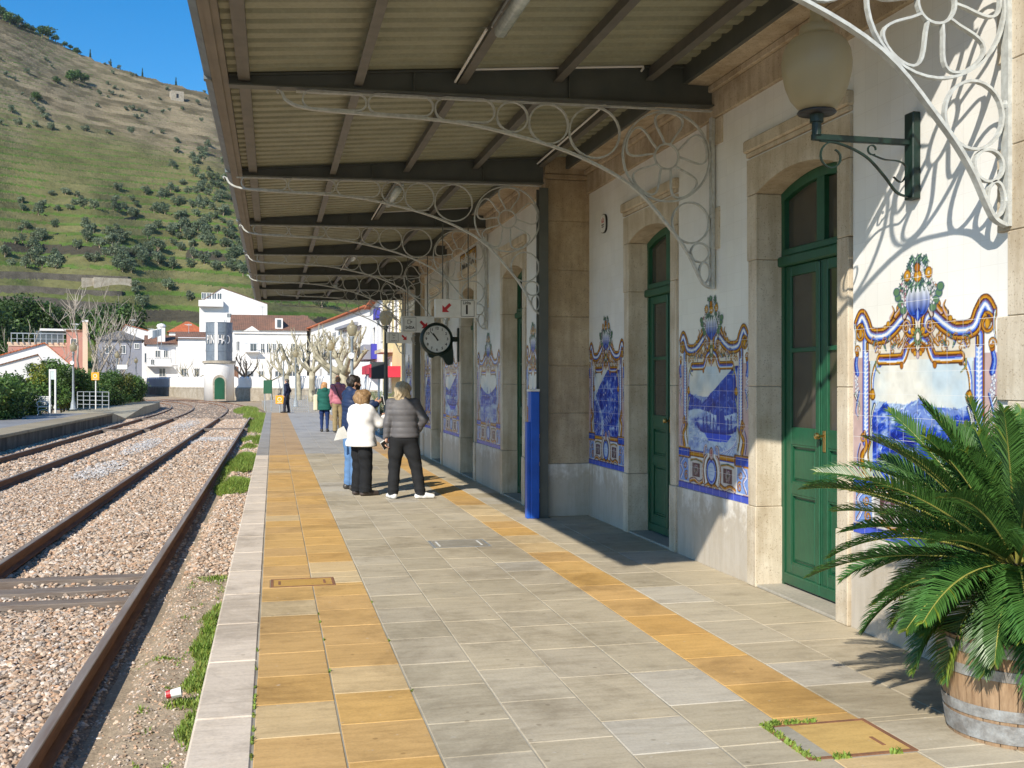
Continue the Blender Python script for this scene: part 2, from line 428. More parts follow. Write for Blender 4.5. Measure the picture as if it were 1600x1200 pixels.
def rooftile(name, c1, c2):
    m, t, b = newmat(name); P = coords(t)
    f = ramp(t, noise(t, P, 1.2, 6, .7), [(.35, (0,0,0)), (.62, (1,1,1))])
    base = mixc(t, f, c1, c2)
    wv = nd(t, 'ShaderNodeTexWave', wave_type='BANDS', bands_direction='X', i_Scale=1.3, i_Distortion=.4); t.links.new(P, wv.inputs[0])
    base = mixc(t, .35, base, mixc(t, wv.outputs[1], (.55,.5,.48), (1,1,1)), 'MULTIPLY')
    t.links.new(base, b.inputs['Base Color']); b.inputs['Roughness'].default_value = .9
    bump(t, b, wv.outputs[1], .6, .05); return m
M['roof_orange'] = rooftile('orange_roof_tiles', (.55,.16,.055), (.42,.11,.045))
M['roof_brown'] = rooftile('old_brown_roof_tiles', (.26,.13,.08), (.16,.095,.065))
M['roof_grey'] = rooftile('grey_roof', (.20,.19,.18), (.15,.14,.13))
def wallc(name, c, c2=None): return pm(name, c, c2 or tuple(x*.88 for x in c), .5, .85)
M['w_white'] = wallc('white_house_wall', (.80,.79,.77)); M['w_pink'] = wallc('pink_house_wall', (.50,.25,.20))
M['w_grey'] = wallc('grey_house_wall', (.26,.27,.31)); M['w_yellow'] = wallc('yellow_house_wall', (.70,.58,.30))
M['w_peach'] = wallc('peach_band', (.70,.52,.38)); M['awning'] = wallc('red_awning', (.55,.03,.06))
M['w_blue'] = wallc('blue_sign', (.05,.05,.35)); M['tank'] = pm('grey_blue_painted_tank', (.16,.195,.235), (.125,.155,.19), 3, .5)
M['hill_far'] = None
# ------------------------------------------------------------------ painting the azulejo panels (brush strokes on a grid of glaze points)
def vnoise(H, W, cell, seed, octs=4, ax=(1,1)):
    rg = np.random.RandomState(seed); out = np.zeros((H, W)); amp = 1; tot = 0
    for o in range(octs):
        ch = max(cell*ax[0]/2**o, 1.0); cw = max(cell*ax[1]/2**o, 1.0)
        gh, gw = int(H/ch)+3, int(W/cw)+3; g = rg.rand(gh, gw)
        y = np.arange(H)/ch; x = np.arange(W)/cw; y0 = y.astype(int); x0 = x.astype(int)
        fy = (y-y0); fx = (x-x0); fy = fy*fy*(3-2*fy); fx = fx*fx*(3-2*fx)
        a = g[y0][:, x0]*(1-fx)+g[y0][:, x0+1]*fx; b = g[y0+1][:, x0]*(1-fx)+g[y0+1][:, x0+1]*fx
        out += amp*(a*(1-fy[:, None])+b*fy[:, None]); tot += amp; amp *= .55
    return out/tot
OR = np.array((.46,.20,.02)); YE = np.array((.62,.36,.035)); DK = np.array((.12,.05,.02)); NB = np.array((.02,.04,.28))
MB_ = np.array((.05,.14,.60)); LB = np.array((.30,.45,.80)); WH = np.array((.80,.82,.84)); PK = np.array((.60,.47,.46)); GR = np.array((.10,.17,.10)); PU = np.array((.22,.13,.30)); CR = np.array((.74,.70,.62))
class Art:
    def __init__(s, W, H, res):
        s.W, s.H, s.res = W, H, res; s.nx = int(round(W/res))+1; s.ny = int(round(H/res))+1
        s.u, s.v = np.meshgrid(np.linspace(0, W, s.nx), np.linspace(0, H, s.ny))
        s.c = np.zeros((s.ny, s.nx, 3))+WH; s.a = np.zeros((s.ny, s.nx))
    def win(s, u0, u1, v0, v1):
        i0 = max(int(u0/s.res), 0); i1 = min(int(u1/s.res)+2, s.nx); j0 = max(int(v0/s.res), 0); j1 = min(int(v1/s.res)+2, s.ny)
        return slice(j0, max(j1, j0)), slice(i0, max(i1, i0))
    def lay(s, w_, col, cov):
        cov = np.clip(cov, 0, 1); s.c[w_] = s.c[w_]*(1-cov[..., None])+col*cov[..., None]; s.a[w_] = np.maximum(s.a[w_], cov)
    def stroke(s, pts, width, prof, closed=False):
        """prof: colours from the left edge to the right edge of the stroke, a tapering brush if width is a pair"""
        pts = np.array(pts, float)
        if closed: pts = np.vstack([pts, pts[:1]])
        w0, w1 = width if hasattr(width, '__len__') else (width, width); mw = max(w0, w1)
        W_ = s.win(pts[:,0].min()-mw, pts[:,0].max()+mw, pts[:,1].min()-mw, pts[:,1].max()+mw)
        U = s.u[W_]; V = s.v[W_]
        if U.size == 0: return
        best = np.full(U.shape, 1e9); side = np.zeros(U.shape); par = np.zeros(U.shape); n = len(pts)-1
        for i in range(n):
            a, b = pts[i], pts[i+1]; d = b-a; L = d@d+1e-12
            t = np.clip(((U-a[0])*d[0]+(V-a[1])*d[1])/L, 0, 1)
            ex = U-(a[0]+t*d[0]); ey = V-(a[1]+t*d[1]); D = np.hypot(ex, ey); k = D < best
            best[k] = D[k]; side[k] = np.sign(d[0]*ey-d[1]*ex)[k]; par[k] = ((i+t)/n)[k]
        hw = (w0+(w1-w0)*par)/2; q = np.clip((side*best/np.maximum(hw, 1e-6)+1)/2, 0, .9999)
        prof = np.array(prof); col = prof[np.minimum((q*len(prof)).astype(int), len(prof)-1)]
        s.lay(W_, col, (hw-best)/s.res+.5)
    def disc(s, u, v, r, col, ry=None, edge=None):
        ry = ry or r; W_ = s.win(u-r, u+r, v-ry, v+ry); D = np.hypot((s.u[W_]-u)/r, (s.v[W_]-v)/ry)
        if edge is not None: s.lay(W_, np.array(edge), (1-D)*min(r, ry)/s.res+.5); D = D*1.25
        s.lay(W_, np.array(col), (1-D)*min(r, ry)/s.res+.5)
    def poly(s, pts, col):
        pts = np.array(pts, float); W_ = s.win(pts[:,0].min(), pts[:,0].max(), pts[:,1].min(), pts[:,1].max())
        U, V = s.u[W_], s.v[W_]; ins = np.zeros(U.shape, bool); n = len(pts)
        for i in range(n):
            x1, y1 = pts[i]; x2, y2 = pts[(i+1) % n]
            c = ((y1 > V) != (y2 > V)) & (U < (x2-x1)*(V-y1)/(y2-y1+1e-12)+x1); ins ^= c
        if callable(col): s.c[W_][ins] = col(U, V)[ins]
        else: s.c[W_][ins] = col
        s.a[W_][ins] = 1
def spiral(cu, cv, r0, r1, a0, turns, n=26):
    return [(cu+(r0+(r1-r0)*i/n)*math.cos(a0+turns*2*math.pi*i/n), cv+(r0+(r1-r0)*i/n)*math.sin(a0+turns*2*math.pi*i/n)) for i in range(n+1)]
def smooth(pts, n=8):
    out = []; P = [np.array(p, float) for p in pts]; P = [P[0]]+P+[P[-1]]
    for i in range(1, len(P)-2):
        for k in range(n):
            t = k/n; out.append(.5*((2*P[i])+(-P[i-1]+P[i+1])*t+(2*P[i-1]-5*P[i]+4*P[i+1]-P[i+2])*t*t+(-P[i-1]+3*P[i]-3*P[i+1]+P[i+2])*t**3))
    out.append(P[-2]); return out

def landscape(A, kind, seed, u0, u1, v0, v1):
    W_ = A.win(u0, u1, v0, v1); U = (A.u[W_]-u0)/(u1-u0); V = (A.v[W_]-v0)/(v1-v0); h, w_ = U.shape
    n1 = vnoise(h, w_, w_*.35, seed); n2 = vnoise(h, w_, w_*.10, seed+1, 4, (.5, 1.4)); n3 = vnoise(h, w_, w_*.05, seed+2, 3)
    sky = np.array((.80,.80,.75))+(np.array((.52,.66,.78))-np.array((.80,.80,.75)))*np.clip((n1-.42)*3.2, 0, 1)[..., None]*.75
    img = sky.copy()
    def blues(val): # val 0 dark .. 1 pale
        val = np.clip(val, 0, 1)[..., None]
        return np.where(val < .5, np.array((.008,.028,.30))+(np.array((.035,.12,.58))-np.array((.008,.028,.30)))*val*2,
                        np.array((.035,.12,.58))+(np.array((.58,.71,.84))-np.array((.035,.12,.58)))*(val-.5)*2)
    def ridge(base, amp, f, ph, val, tex):
        top = base+amp*(np.sin(U*f+ph)*.5+np.sin(U*f*2.3+ph*1.7)*.25)+.03*(vnoise(1, w_, w_*.15, seed+9)[0][None, :]-.5)
        m = V < top; t = blues(val+tex*(n2-.5)*2+tex*.8*(n3-.5)+.22*(V-top)); img[m] = t[m]
    rr = np.random.RandomState(seed)
    if kind == 0:      # valley with layered mountains
        ridge(.60, .05, 5, 1.5, .86, .05); ridge(.58, .09, 6.5, 4.0, .66, .16)
        top = .40+.30*np.abs(U-.55)**.8*np.where(U < .55, .75, 1.15)+.10*np.exp(-((U-.17)/.07)**2)+.02*n3
        m = V < top; t = blues(.42+1.5*(n2-.5)+.9*(n3-.5)-.25*(top-V)); img[m] = t[m]
        river = np.abs(U-(.55+.16*np.sin(V*9)))-(.16*(.42-V)+.015) ; m = (river < 0) & (V < .40)
        img[m] = blues(.86+.5*(n2-.5))[m]
    elif kind == 1:    # mountain over a river with a boat
        top = np.where(U > .30, .52+.62*(U-.30), .55+.10*np.abs(U-.30)/.3)
        ridge(.60, .05, 5, .5, .78, .1)
        m = V < top+.02*n2; t = blues(.36+1.0*(n2-.5)+.6*(n3-.5)); img[m] = t[m]
        m = V < .44+.03*np.sin(U*7); img[m] = blues(.80+.7*(n2-.5)+.2*V)[m]
        m = np.abs(V-.30-.03*n1) < .055*(U > .15); img[m] = blues(.62+1.2*(n2-.5))[m]
    elif kind == 2:    # steep terraces and a vineyard path
        top = .45+.62*np.clip(U*1.25, 0, 1)**.8
        m = V < top+.03*n2; t = blues(.38+1.3*(n2-.5)+1.0*(n3-.5)); img[m] = t[m]
        pth = np.abs(U-(.15+.35*(.5-V)+.1*np.sin(V*7)))-.05 ; m = (pth < 0) & (V < .75); img[m] = blues(.85+.8*(n2-.5))[m]
    else:              # harvest scene: pale ground, dark figures and trees
        top = .66+.12*np.sin(U*4+seed); m = V < top; t = blues(.55+1.4*(n2-.5)+.7*(n3-.5)); img[m] = t[m]
        m = V < .33+.04*np.sin(U*9); img[m] = blues(.78+1.2*(n2-.5))[m]
    A.c[W_] = img; A.a[W_] = 1
    P = lambda a, b: (u0+a*(u1-u0), v0+b*(v1-v0)); D1 = np.array((.01,.04,.33)); D2 = np.array((.03,.09,.48))
    # loose brushwork over the land
    for i in range(900 if kind in (0, 1) else 500):
        a_, b_ = rr.rand(), rr.rand()*.68
        j = min(int(b_*(h-1)), h-1); k = min(int(a_*(w_-1)), w_-1); bc = img[j, k]
        if bc[0] > .45: continue
        an = (.5 if a_ < .5 else 2.6)+.5*rr.randn(); ln = .012+.02*rr.rand(); p0 = P(a_, b_); f_ = .45+1.3*rr.rand(); cc = np.clip(bc*f_+(0 if f_ < 1.2 else .12), 0, .85)
        A.stroke([p0, (p0[0]+ln*math.cos(an), p0[1]+ln*math.sin(an))], .0035+.005*rr.rand(), [cc])
    if kind == 1:
        A.stroke(smooth([P(.22,.30), P(.30,.245), P(.55,.235), P(.85,.25), P(.98,.30)]), .040, [D1, D2])
        for i in range(9):
            a_ = .34+.068*i; hgt = .07+.10*rr.rand(); A.stroke([P(a_, .25), P(a_+.02*(rr.rand()-.5), .27+hgt)], .020+.015*rr.rand(), [D1, D2]); A.disc(*P(a_, .285+hgt), .012, D1)
        A.stroke([P(.45,.25), P(.38,.52)], .008, [D1]); A.stroke([P(.60,.27), P(.52,.47)], .012, [D2]); A.poly([P(.60,.30), P(.78,.31), P(.74,.48), P(.62,.45)], D2)
        A.stroke([P(.62,.24), P(.64,.05)], .006, [D1]); A.poly([P(.35,.22), P(.9,.22), P(.8,.14), P(.45,.13)], D2*1.6)
        for i in range(5): A.stroke([P(.70+.05*i, .02), P(1.0, .12+.03*i)], .010, [MB_, WH])
    if kind in (2, 3):
        for i in range(16 if kind == 3 else 26):
            a_ = .08+.86*rr.rand(); b_ = .06+.50*rr.rand(); hgt = .05+.09*rr.rand()
            A.stroke([P(a_, b_), P(a_+.03*(rr.rand()-.5), b_+hgt)], .022, [D1, D2, LB]); A.disc(*P(a_, b_+hgt+.012), .012, D1 if rr.rand() < .6 else WH)
        for i in range(7): A.stroke([P(.05+.1*i, .02+.03*i), P(.25+.1*i, .16+.04*i)], .010, [D1, LB, WH])

def frame_art(W, Hh, res, kind, seed, half=False):
    A = Art(W, 1.76, res); sx = W/1.38; mid = W/2
    X = lambda u: u*sx
    def both(fn):
        fn(lambda u: X(u)); fn(lambda u: W-X(u))
    landscape(A, kind, seed, X(.20), W-X(.20), .36, 1.17)
    # side ground, pinkish, left and right of the columns
    for f in (lambda u: X(u), lambda u: W-X(u)):
        A.poly([(f(.0), .06), (f(.11), .06), (f(.11), 1.14), (f(.0), 1.14)], PK)
        A.poly([(f(.19), .36), (f(.225), .36), (f(.205), 1.10), (f(.19), 1.10)], np.array((.55,.60,.60)))
        # column shaft: brown edge, blue grading to white with chevrons
        A.stroke([(f(.148), .60), (f(.148), 1.24)], .088, [DK, OR*.8, MB_*1.1, LB, LB*1.05, WH, LB, LB, MB_, PU][:: 1])
        for k in range(22): A.stroke([(f(.130), .63+.026*k), (f(.148), .620+.026*k), (f(.166), .63+.026*k)], .009, [WH])
        # gilded herm at the column foot
        A.stroke(smooth([(f(.13), .40), (f(.10), .50), (f(.15), .57), (f(.13), .66)]), (.06, .03), [DK, YE, YE, OR, DK])
        A.stroke(spiral(f(.115), .62, .035, .008, 0, 1.3), .016, [DK, YE, OR]); A.stroke(smooth([(f(.20), .42), (f(.17), .52), (f(.20), .60)]), .022, [GR, YE*.8, DK])
        A.stroke(smooth([(f(.07), .40), (f(.05), .50), (f(.08), .58)]), .018, [DK, PU, LB])
        # pedestal
        A.poly([(f(.0), .30), (f(.24), .30), (f(.24), .37), (f(.0), .37)], MB_*.9); A.stroke([(f(.0), .375), (f(.25), .375)], .018, [DK, OR, YE])
        A.stroke([(f(.0), .29), (f(.25), .29)], .018, [DK, OR, YE])
        A.poly([(f(.02), .07), (f(.22), .07), (f(.21), .28), (f(.03), .28)], LB*.9); A.stroke(smooth([(f(.05), .09), (f(.10), .16), (f(.05), .22), (f(.12), .28)]), .035, [MB_, WH, LB, PK, DK])
        A.stroke(spiral(f(.17), .12, .045, .01, 1, 1.4), .018, [DK, YE, OR]); A.stroke(spiral(f(.15), .22, .035, .01, 3, 1.2), .014, [DK, OR, YE])
        # hanging drop of grapes and a blue bell at the outer edge
        A.stroke(smooth([(f(.045), 1.16), (f(.03), 1.10), (f(.045), 1.04)]), (.035, .05), [NB, MB_, LB, MB_])
        A.disc(f(.045), 1.17, .024, OR, edge=DK); A.stroke(spiral(f(.045), 1.19, .035, .01, 0, 1.2), .014, [DK, YE, OR])
        rr = np.random.RandomState(seed+5)
        for k in range(22): A.disc(f(.042+.024*(rr.rand()-.5)*(1-k/26)*2), 1.02-.0085*k, .0105, WH, edge=NB)
        A.stroke(smooth([(f(.02), .90), (f(.07), .82), (f(.05), .74)]), (.03, .008), [DK, WH, GR])
        A.stroke(smooth([(f(.07), .92), (f(.03), .80), (f(.05), .76)]), (.02, .006), [NB, LB])
        # leafy scroll and gilt shells inside the window corner
        A.stroke(smooth([(f(.30), 1.10), (f(.26), 1.09), (f(.225), 1.02), (f(.215), .92)]), (.05, .028), [DK, YE, WH, LB, MB_])
        A.stroke(spiral(f(.225), .90, .035, .006, 1.5, 1.3), .020, [DK, YE, OR]); A.disc(f(.225), .905, .022, YE, ry=.036, edge=DK)
        A.stroke(smooth([(f(.24), .84), (f(.215), .78), (f(.205), .70), (f(.225), .66)]), (.030, .008), [NB, GR*1.6, WH, DK])
        for k in range(5): A.stroke(smooth([(f(.29), 1.09+.006*k), (f(.25-.008*k), 1.13+.006*k), (f(.235), 1.17+.014*k)]), (.022, .005), [DK, YE*(.7+.1*k), GR*2])
        A.stroke(smooth([(f(.33), 1.13), (f(.28), 1.16), (f(.255), 1.08), (f(.30), 1.04)]), (.028, .01), [GR, GR*2.2, YE*.8])
        A.disc(f(.235), 1.19, .028, OR, edge=DK); A.disc(f(.245), 1.215, .017, YE, edge=DK)
    # wall field between entablature and window
    A.poly([(X(.18), 1.12), (W-X(.18), 1.12), (W-X(.18), 1.26), (mid, 1.30), (X(.18), 1.26)], CR)
    for f in (lambda u: X(u), lambda u: W-X(u)):
        # lower moulding with a raised centre
        A.stroke(smooth([(f(.30), 1.125), (f(.50), 1.125), (f(.545), 1.135), (f(.60), 1.22), (f(.69), 1.26)]), .075, [DK, OR, YE, WH, LB, MB_, PU, DK, OR, YE, DK][:: (1 if f(0) < mid else -1)])
        A.disc(f(.53), 1.085, .020, OR, ry=.024, edge=DK)
        # scrolls
        A.stroke(spiral(f(.455), 1.245, .055, .008, 0, 1.6), .018, [DK, YE, OR]); A.stroke(smooth([(f(.50), 1.20), (f(.56), 1.26), (f(.60), 1.36)]), (.03, .02), [DK, PK, YE, DK])
        A.stroke(smooth([(f(.36), 1.27), (f(.35), 1.22), (f(.37), 1.18)]), (.045, .010), [GR, GR*2, NB]); A.disc(f(.355), 1.275, .022, YE, edge=DK)
        # upper cove: sweeping volute
        path = smooth([(f(.06), 1.36), (f(.10), 1.405), (f(.145), 1.36), (f(.20), 1.285), (f(.34), 1.275), (f(.44), 1.315), (f(.54), 1.375), (f(.60), 1.36), (f(.615), 1.30)])
        pr = [DK, OR, YE, DK, MB_, LB, WH, WH, LB*.9, PU, DK, YE, OR, DK]
        A.stroke(path, .115, pr if f(0) < mid else pr[::-1])
        A.stroke(spiral(f(.085), 1.30, .058, .012, 1.6, 1.5*(1 if f(0) < mid else -1)), .024, [DK, OR, YE, DK]); A.disc(f(.085), 1.30, .020, YE, ry=.034, edge=DK)
        A.stroke(spiral(f(.575), 1.315, .045, .010, 0, 1.4*(1 if f(0) < mid else -1)), .020, [DK, YE, PK, DK])
        A.stroke(smooth([(f(.16), 1.23), (f(.16), 1.19)]), .03, [DK, YE, DK])
        A.stroke(smooth([(f(.02), 1.36), (f(.03), 1.30), (f(.02), 1.22)]), (.028, .014), [NB, WH, GR*2, OR])
        for (a_, b_, c_) in ((.39,1.345,.020), (.46,1.395,.020), (.50,1.435,.026), (.355,1.325,.016)): A.disc(f(a_), b_, c_, YE, edge=DK)
        # acanthus beside the vase
        A.stroke(smooth([(f(.47), 1.39), (f(.52), 1.44), (f(.50), 1.52), (f(.54), 1.56)]), (.05, .012), [DK, OR, YE, PK, DK])
        A.stroke(smooth([(f(.42), 1.38), (f(.45), 1.42), (f(.43), 1.455)]), (.04, .008), [DK, YE, PK])
        A.stroke(smooth([(f(.56), 1.38), (f(.59), 1.44), (f(.56), 1.50)]), (.05, .015), [DK, PK, CR, DK])
        # bottom: orange bar with ends, dark rosettes, garlands
        A.stroke([(f(.26), .335), (f(.55), .335)], .060, [DK, OR, YE, YE, OR, DK, MB_]); A.stroke([(f(.25), .30), (f(.25), .37)], .03, [DK, OR, DK])
        A.poly([(f(.24), .06), (f(.54), .06), (f(.54), .29), (f(.24), .29)], np.array((.62,.60,.60)))
        A.poly([(f(.30), .13), (f(.46), .13), (f(.46), .25), (f(.30), .25)], np.array((.16,.09,.10)))
        for k in range(8): A.stroke(spiral(f(.38), .19, .05, .02, k, .3), .010, [PU, PK, GR*2])
        A.stroke(smooth([(f(.25), .08), (f(.34), .10), (f(.44), .075), (f(.54), .11)]), .045, [DK, OR, YE, PK, DK]); A.stroke(smooth([(f(.27), .27), (f(.38), .285), (f(.50), .27)]), .02, [GR, YE*.8])
        A.stroke(smooth([(f(.54), .10), (f(.52), .20), (f(.55), .30), (f(.60), .34)]), (.05, .03), [DK, OR, PK, CR, DK])
        A.stroke(smooth([(f(.545), .34), (f(.56), .41), (f(.60), .42), (f(.585), .37)]), (.035, .012), [DK, PK, CR, PU])
    # medallion
    A.disc(mid, .20, X(.115) if not half else .09, LB*1.15, ry=.135, edge=DK); A.disc(mid, .20, X(.085) if not half else .07, np.array((.50,.62,.78)), ry=.10, edge=MB_)
    for k in range(3): A.stroke([(mid-.04, .235-.032*k), (mid+.04, .235-.032*k)], .007, [np.array((.30,.42,.66))])
    A.disc(mid, .355, .045, PK, ry=.06, edge=DK); A.disc(mid, .365, .022, np.array((.45,.20,.18)), ry=.03)
    A.stroke(smooth([(mid-.14, .06), (mid-.06, .085), (mid, .055), (mid+.06, .085), (mid+.14, .06)]), .035, [DK, YE, OR, DK])
    A.poly([(0, 0), (W, 0), (W, .055), (0, .055)], np.array((.10,.16,.62))); A.stroke([(0, .055), (W, .055)], .010, [NB])
    # keystone mask under the vase
    A.stroke(smooth([(mid, 1.19), (mid, 1.30), (mid, 1.40)]), (.05, .09), [DK, CR, PK, CR, DK]); A.disc(mid, 1.255, .040, GR*3, ry=.055, edge=DK)
    for f in (1, -1):
        A.disc(mid+f*.045, 1.18, .026, OR, edge=DK); A.disc(mid+f*.028, 1.155, .018, YE, edge=DK); A.disc(mid+f*.05, 1.29, .024, YE, edge=DK)
    rq = np.random.RandomState(seed+8)
    for k in range(26):   # gilt curls and small leaves crowding the frieze
        uu = .20+.40*rq.rand(); vv = 1.165+.075*rq.rand()
        for f in (lambda u: X(u), lambda u: W-X(u)):
            if k % 2: A.stroke(spiral(f(uu), vv, .020+.012*rq.rand(), .004, k, .9), .009, [DK, YE, OR*.8])
            else: A.stroke(smooth([(f(uu), vv), (f(uu+.02), vv+.03), (f(uu+.05), vv+.02)]), (.014, .004), [[DK, PU, LB], [GR, GR*2.2, NB], [DK, PK, OR]][k % 3])
    for k in range(12):
        q = k*math.pi/6; A.stroke([(mid, 1.255), (mid+.055*math.cos(q), 1.255+.068*math.sin(q))], (.02, .006), [GR, GR*2.4, DK])
    A.disc(mid, 1.255, .022, CR, ry=.03, edge=DK)
    A.disc(mid, 1.145, .016, PK, ry=.024, edge=NB)
    # foliage, fruit and the fluted blue vase
    rr = np.random.RandomState(seed+3)
    for k in range(64):
        t = rr.rand(); vv = 1.50+.22*t+.02*rr.randn()*.4; hw = (.165-.09*max(t-.35, 0)/.65)*(1.0 if not half else .8)
        uu = mid+hw*(2*rr.rand()-1); q = rr.rand()*6.28; [A.stroke([(uu, vv), (uu+.034*math.cos(q+j*.7), vv+.034*math.sin(q+j*.7))], (.024, .004), [np.array((.05,.09,.16)), GR*(1+.9*rr.rand()), GR*1.3, np.array((.05,.09,.16))]) for j in range(5)]
        A.stroke([(uu-.016, vv-.01), (uu+.014, vv+.012)], .006, [GR*2.8])
    for f in (1, -1):
        for (a_, b_) in ((.20,1.50), (.215,1.535), (.17,1.46), (.145,1.42)): A.disc(mid+f*a_*(.8 if half else 1), b_, .036, GR*1.7, ry=.028, edge=np.array((.06,.12,.22)))
        for k in range(16): A.disc(mid+f*(.135+.03*(rr.rand()-.5)*2), 1.60-.013*k*.8, .0095, WH if f > 0 or k % 2 else np.array((.5,.3,.35)), edge=np.array((.12,.03,.12)))
        for k in range(10): A.disc(mid+f*(.055+.02*(rr.rand()-.5)*2), 1.69-.011*k, .0085, WH, edge=NB)
        A.disc(mid+f*.105, 1.625, .036, YE, edge=OR*.6); A.disc(mid+f*.105, 1.625, .012, CR, edge=DK)
    A.disc(mid, 1.615, .040, YE, ry=.038, edge=OR*.6); A.disc(mid, 1.61, .012, CR, edge=DK); A.disc(mid-.005, 1.665, .030, OR, edge=DK)
    W_ = A.win(mid-.13, mid+.13, 1.375, 1.57); U, V = A.u[W_]-mid, A.v[W_]
    hw = .118*np.sqrt(np.clip(1-((V-1.47)/.105)**2, 0, 1)); mk = (np.abs(U) < hw) & (V < 1.535+.018*np.cos(U*150)); q = np.clip((V-1.40)/.13, 0, 1)[..., None]
    fl = (.5+.5*np.cos(np.arcsin(np.clip(U/np.maximum(hw, .01), -1, 1))*11))[..., None]
    vc = MB_*(1-q)+np.array((.78,.82,.88))*q; vc = vc*(1-.45*(1-fl)*(1-.4*q)); A.c[W_][mk] = vc[mk]; A.a[W_][mk] = 1
    A.stroke([(mid-.045, 1.385), (mid+.045, 1.385)], .018, [NB, MB_]); A.stroke([(mid, 1.37), (mid, 1.40)], .05, [NB, MB_, LB, MB_, NB])
    # brush irregularity of the glaze
    n = vnoise(A.ny, A.nx, 14, seed+20, 3)[..., None]; A.c *= (.86+.28*n)
    # dark-blue contour all round the painted outline
    return A

def azulejo(name, Xf, Yfar, W, z0, kind, seed, res, parent, half=False, label=None):
    A = frame_art(W, 1.76, res, kind, seed, half); A.c = np.clip(A.c, 0, 1)**1.28*.97
    ny, nx = A.ny, A.nx; V = np.zeros((ny, nx, 3)); V[..., 0] = Xf-.003; V[..., 1] = Yfar-A.u; V[..., 2] = z0+A.v
    idx = np.arange(ny*nx).reshape(ny, nx); F = np.stack([idx[:-1,:-1], idx[:-1,1:], idx[1:,1:], idx[1:,:-1]], -1)
    keep = (A.a[:-1,:-1]+A.a[:-1,1:]+A.a[1:,1:]+A.a[1:,:-1]) > 1.6
    F = F[keep]; used = np.unique(F); rm = np.full(ny*nx, -1); rm[used] = np.arange(len(used))
    P = V.reshape(-1, 3)[used]-np.array(wloc(parent))
    o = np_mesh(name, P, rm[F], M['azulejo'], parent, col=A.c.reshape(-1, 3)[used])
    if label: o['label'] = label
    return o
# ------------------------------------------------------------------ the station building
XW, XC = 3.73, 3.22            # wall planes: wings, central block
YB = [4.65, 8.35, 12.0, 15.65, 19.3, 22.95, 26.6, 30.2]     # canopy beams
WALLS = [(4.15, 12.05, XW), (12.05, 22.85, XC), (22.85, 30.6, XW)]
DOORS = [(6.93, XW), (9.95, XW), (13.90, XC), (17.30, XC), (20.70, XC), (24.55, XW), (27.60, XW)]
OW, SW = 1.20, 1.53            # opening and surround widths
ZP, ZS, ZW = .63, 3.39, 3.89
station = thing('station_building', 'long white tiled station building with green arched doors and blue painted tile panels', 'station', (4.5, 12, 0))
wl = MB(); pl = MB(); co = MB()
for (a, b, X) in WALLS:
    ds = sorted([c for c, x in DOORS if a < c < b]); y = a
    edges = [a]
    for c in ds: edges += [c-SW/2, c+SW/2]
    edges.append(b)
    for i in range(0, len(edges), 2):
        y0, y1 = edges[i], edges[i+1]
        q0 = y0+(.58 if (i == 0) else 0); q1 = y1-(.45 if i == len(edges)-2 else 0)
        wl.box(X, X+.45, y0+.002, y1-.002, ZP, ZW-.002)
        pl = MB(); pl.box(X-.012, X+.45, y0, y1, 0, ZP-.002); pl.build('plinth', M['plinth'], station)
    for c in ds: wl.box(X+.0, X+.45, c-SW/2, c+SW/2, ZS+.001, ZW-.002)
    # frieze and cornice in blocks
    n = max(int((b-a)/1.15), 1)
    for i in range(n):
        y0 = a+(b-a)*i/n+.001; y1 = a+(b-a)*(i+1)/n-.001
        co.bbox(X-.035, X+.45, y0, y1, ZW, 4.11, .004); co.bbox(X-.07, X+.45, y0, y1, 4.112, 4.17, .008)
        co.bbox(X-.26, X+.45, y0, y1, 4.172, 4.31, .006); co.bbox(X-.20, X+.45, y0, y1, 4.312, 4.40, .004)
wl.build('wall', M['tile'], station)
co.build('cornice', M['cornice'], station)
up = MB(); up.box(4.0, 10.5, 4.6, 30.1, 0.05, 6.9); up.build('upper_wall', M['render_wall'], station)
rf = MB(); rf.prism([(3.55, 6.9), (11.0, 6.9), (7.25, 8.9)], 4.2, 30.5); rf.build('roof', M['roof_brown'], station)

def surround(c, X):
    m = MB(); a, b = c-OW/2, c+OW/2; A, B = c-SW/2, c+SW/2; f = X-.022; back = X+.40
    for (p, q, s_) in ((A, a, 1), (b, B, -1)):
        lo, hi = (p+.025, q) if s_ == 1 else (p, q-.025)
        for z0, z1 in ((ZP+.002, 1.58), (1.583, 2.58)): m.bbox(f, back, lo, hi, z0, z1, .005)
        m.bbox(f, back, p, q, 2.583, 3.10, .005)
    n = 12; arch = [(a+OW*i/n, 3.103+.105*(1-((2*i/n-1))**2)) for i in range(n+1)]
    poly = [(A, 3.103)]+arch+[(B, 3.103), (B, ZS), (A, ZS)]
    for i in range(n):      # lintel in convex pieces
        p, q = arch[i], arch[i+1]; m.prism([p, q, (q[0], ZS), (p[0], ZS)], f, back, 'x')
    m.box(f, back, A, a, 3.103, ZS); m.box(f, back, b, B, 3.103, ZS)
    m.bbox(X-.055, X+.02, A-.01, B+.01, 3.445, 3.545, .012); m.bbox(X-.030, X+.02, A, B, 3.41, 3.444, .004)
    for (p, q) in ((A+.025, a), (b, B-.025)): m.bbox(X-.034, back, p-.012, q+(.0), 0, ZP, .006)
    return m.build('door_surround', M['stone'], station)
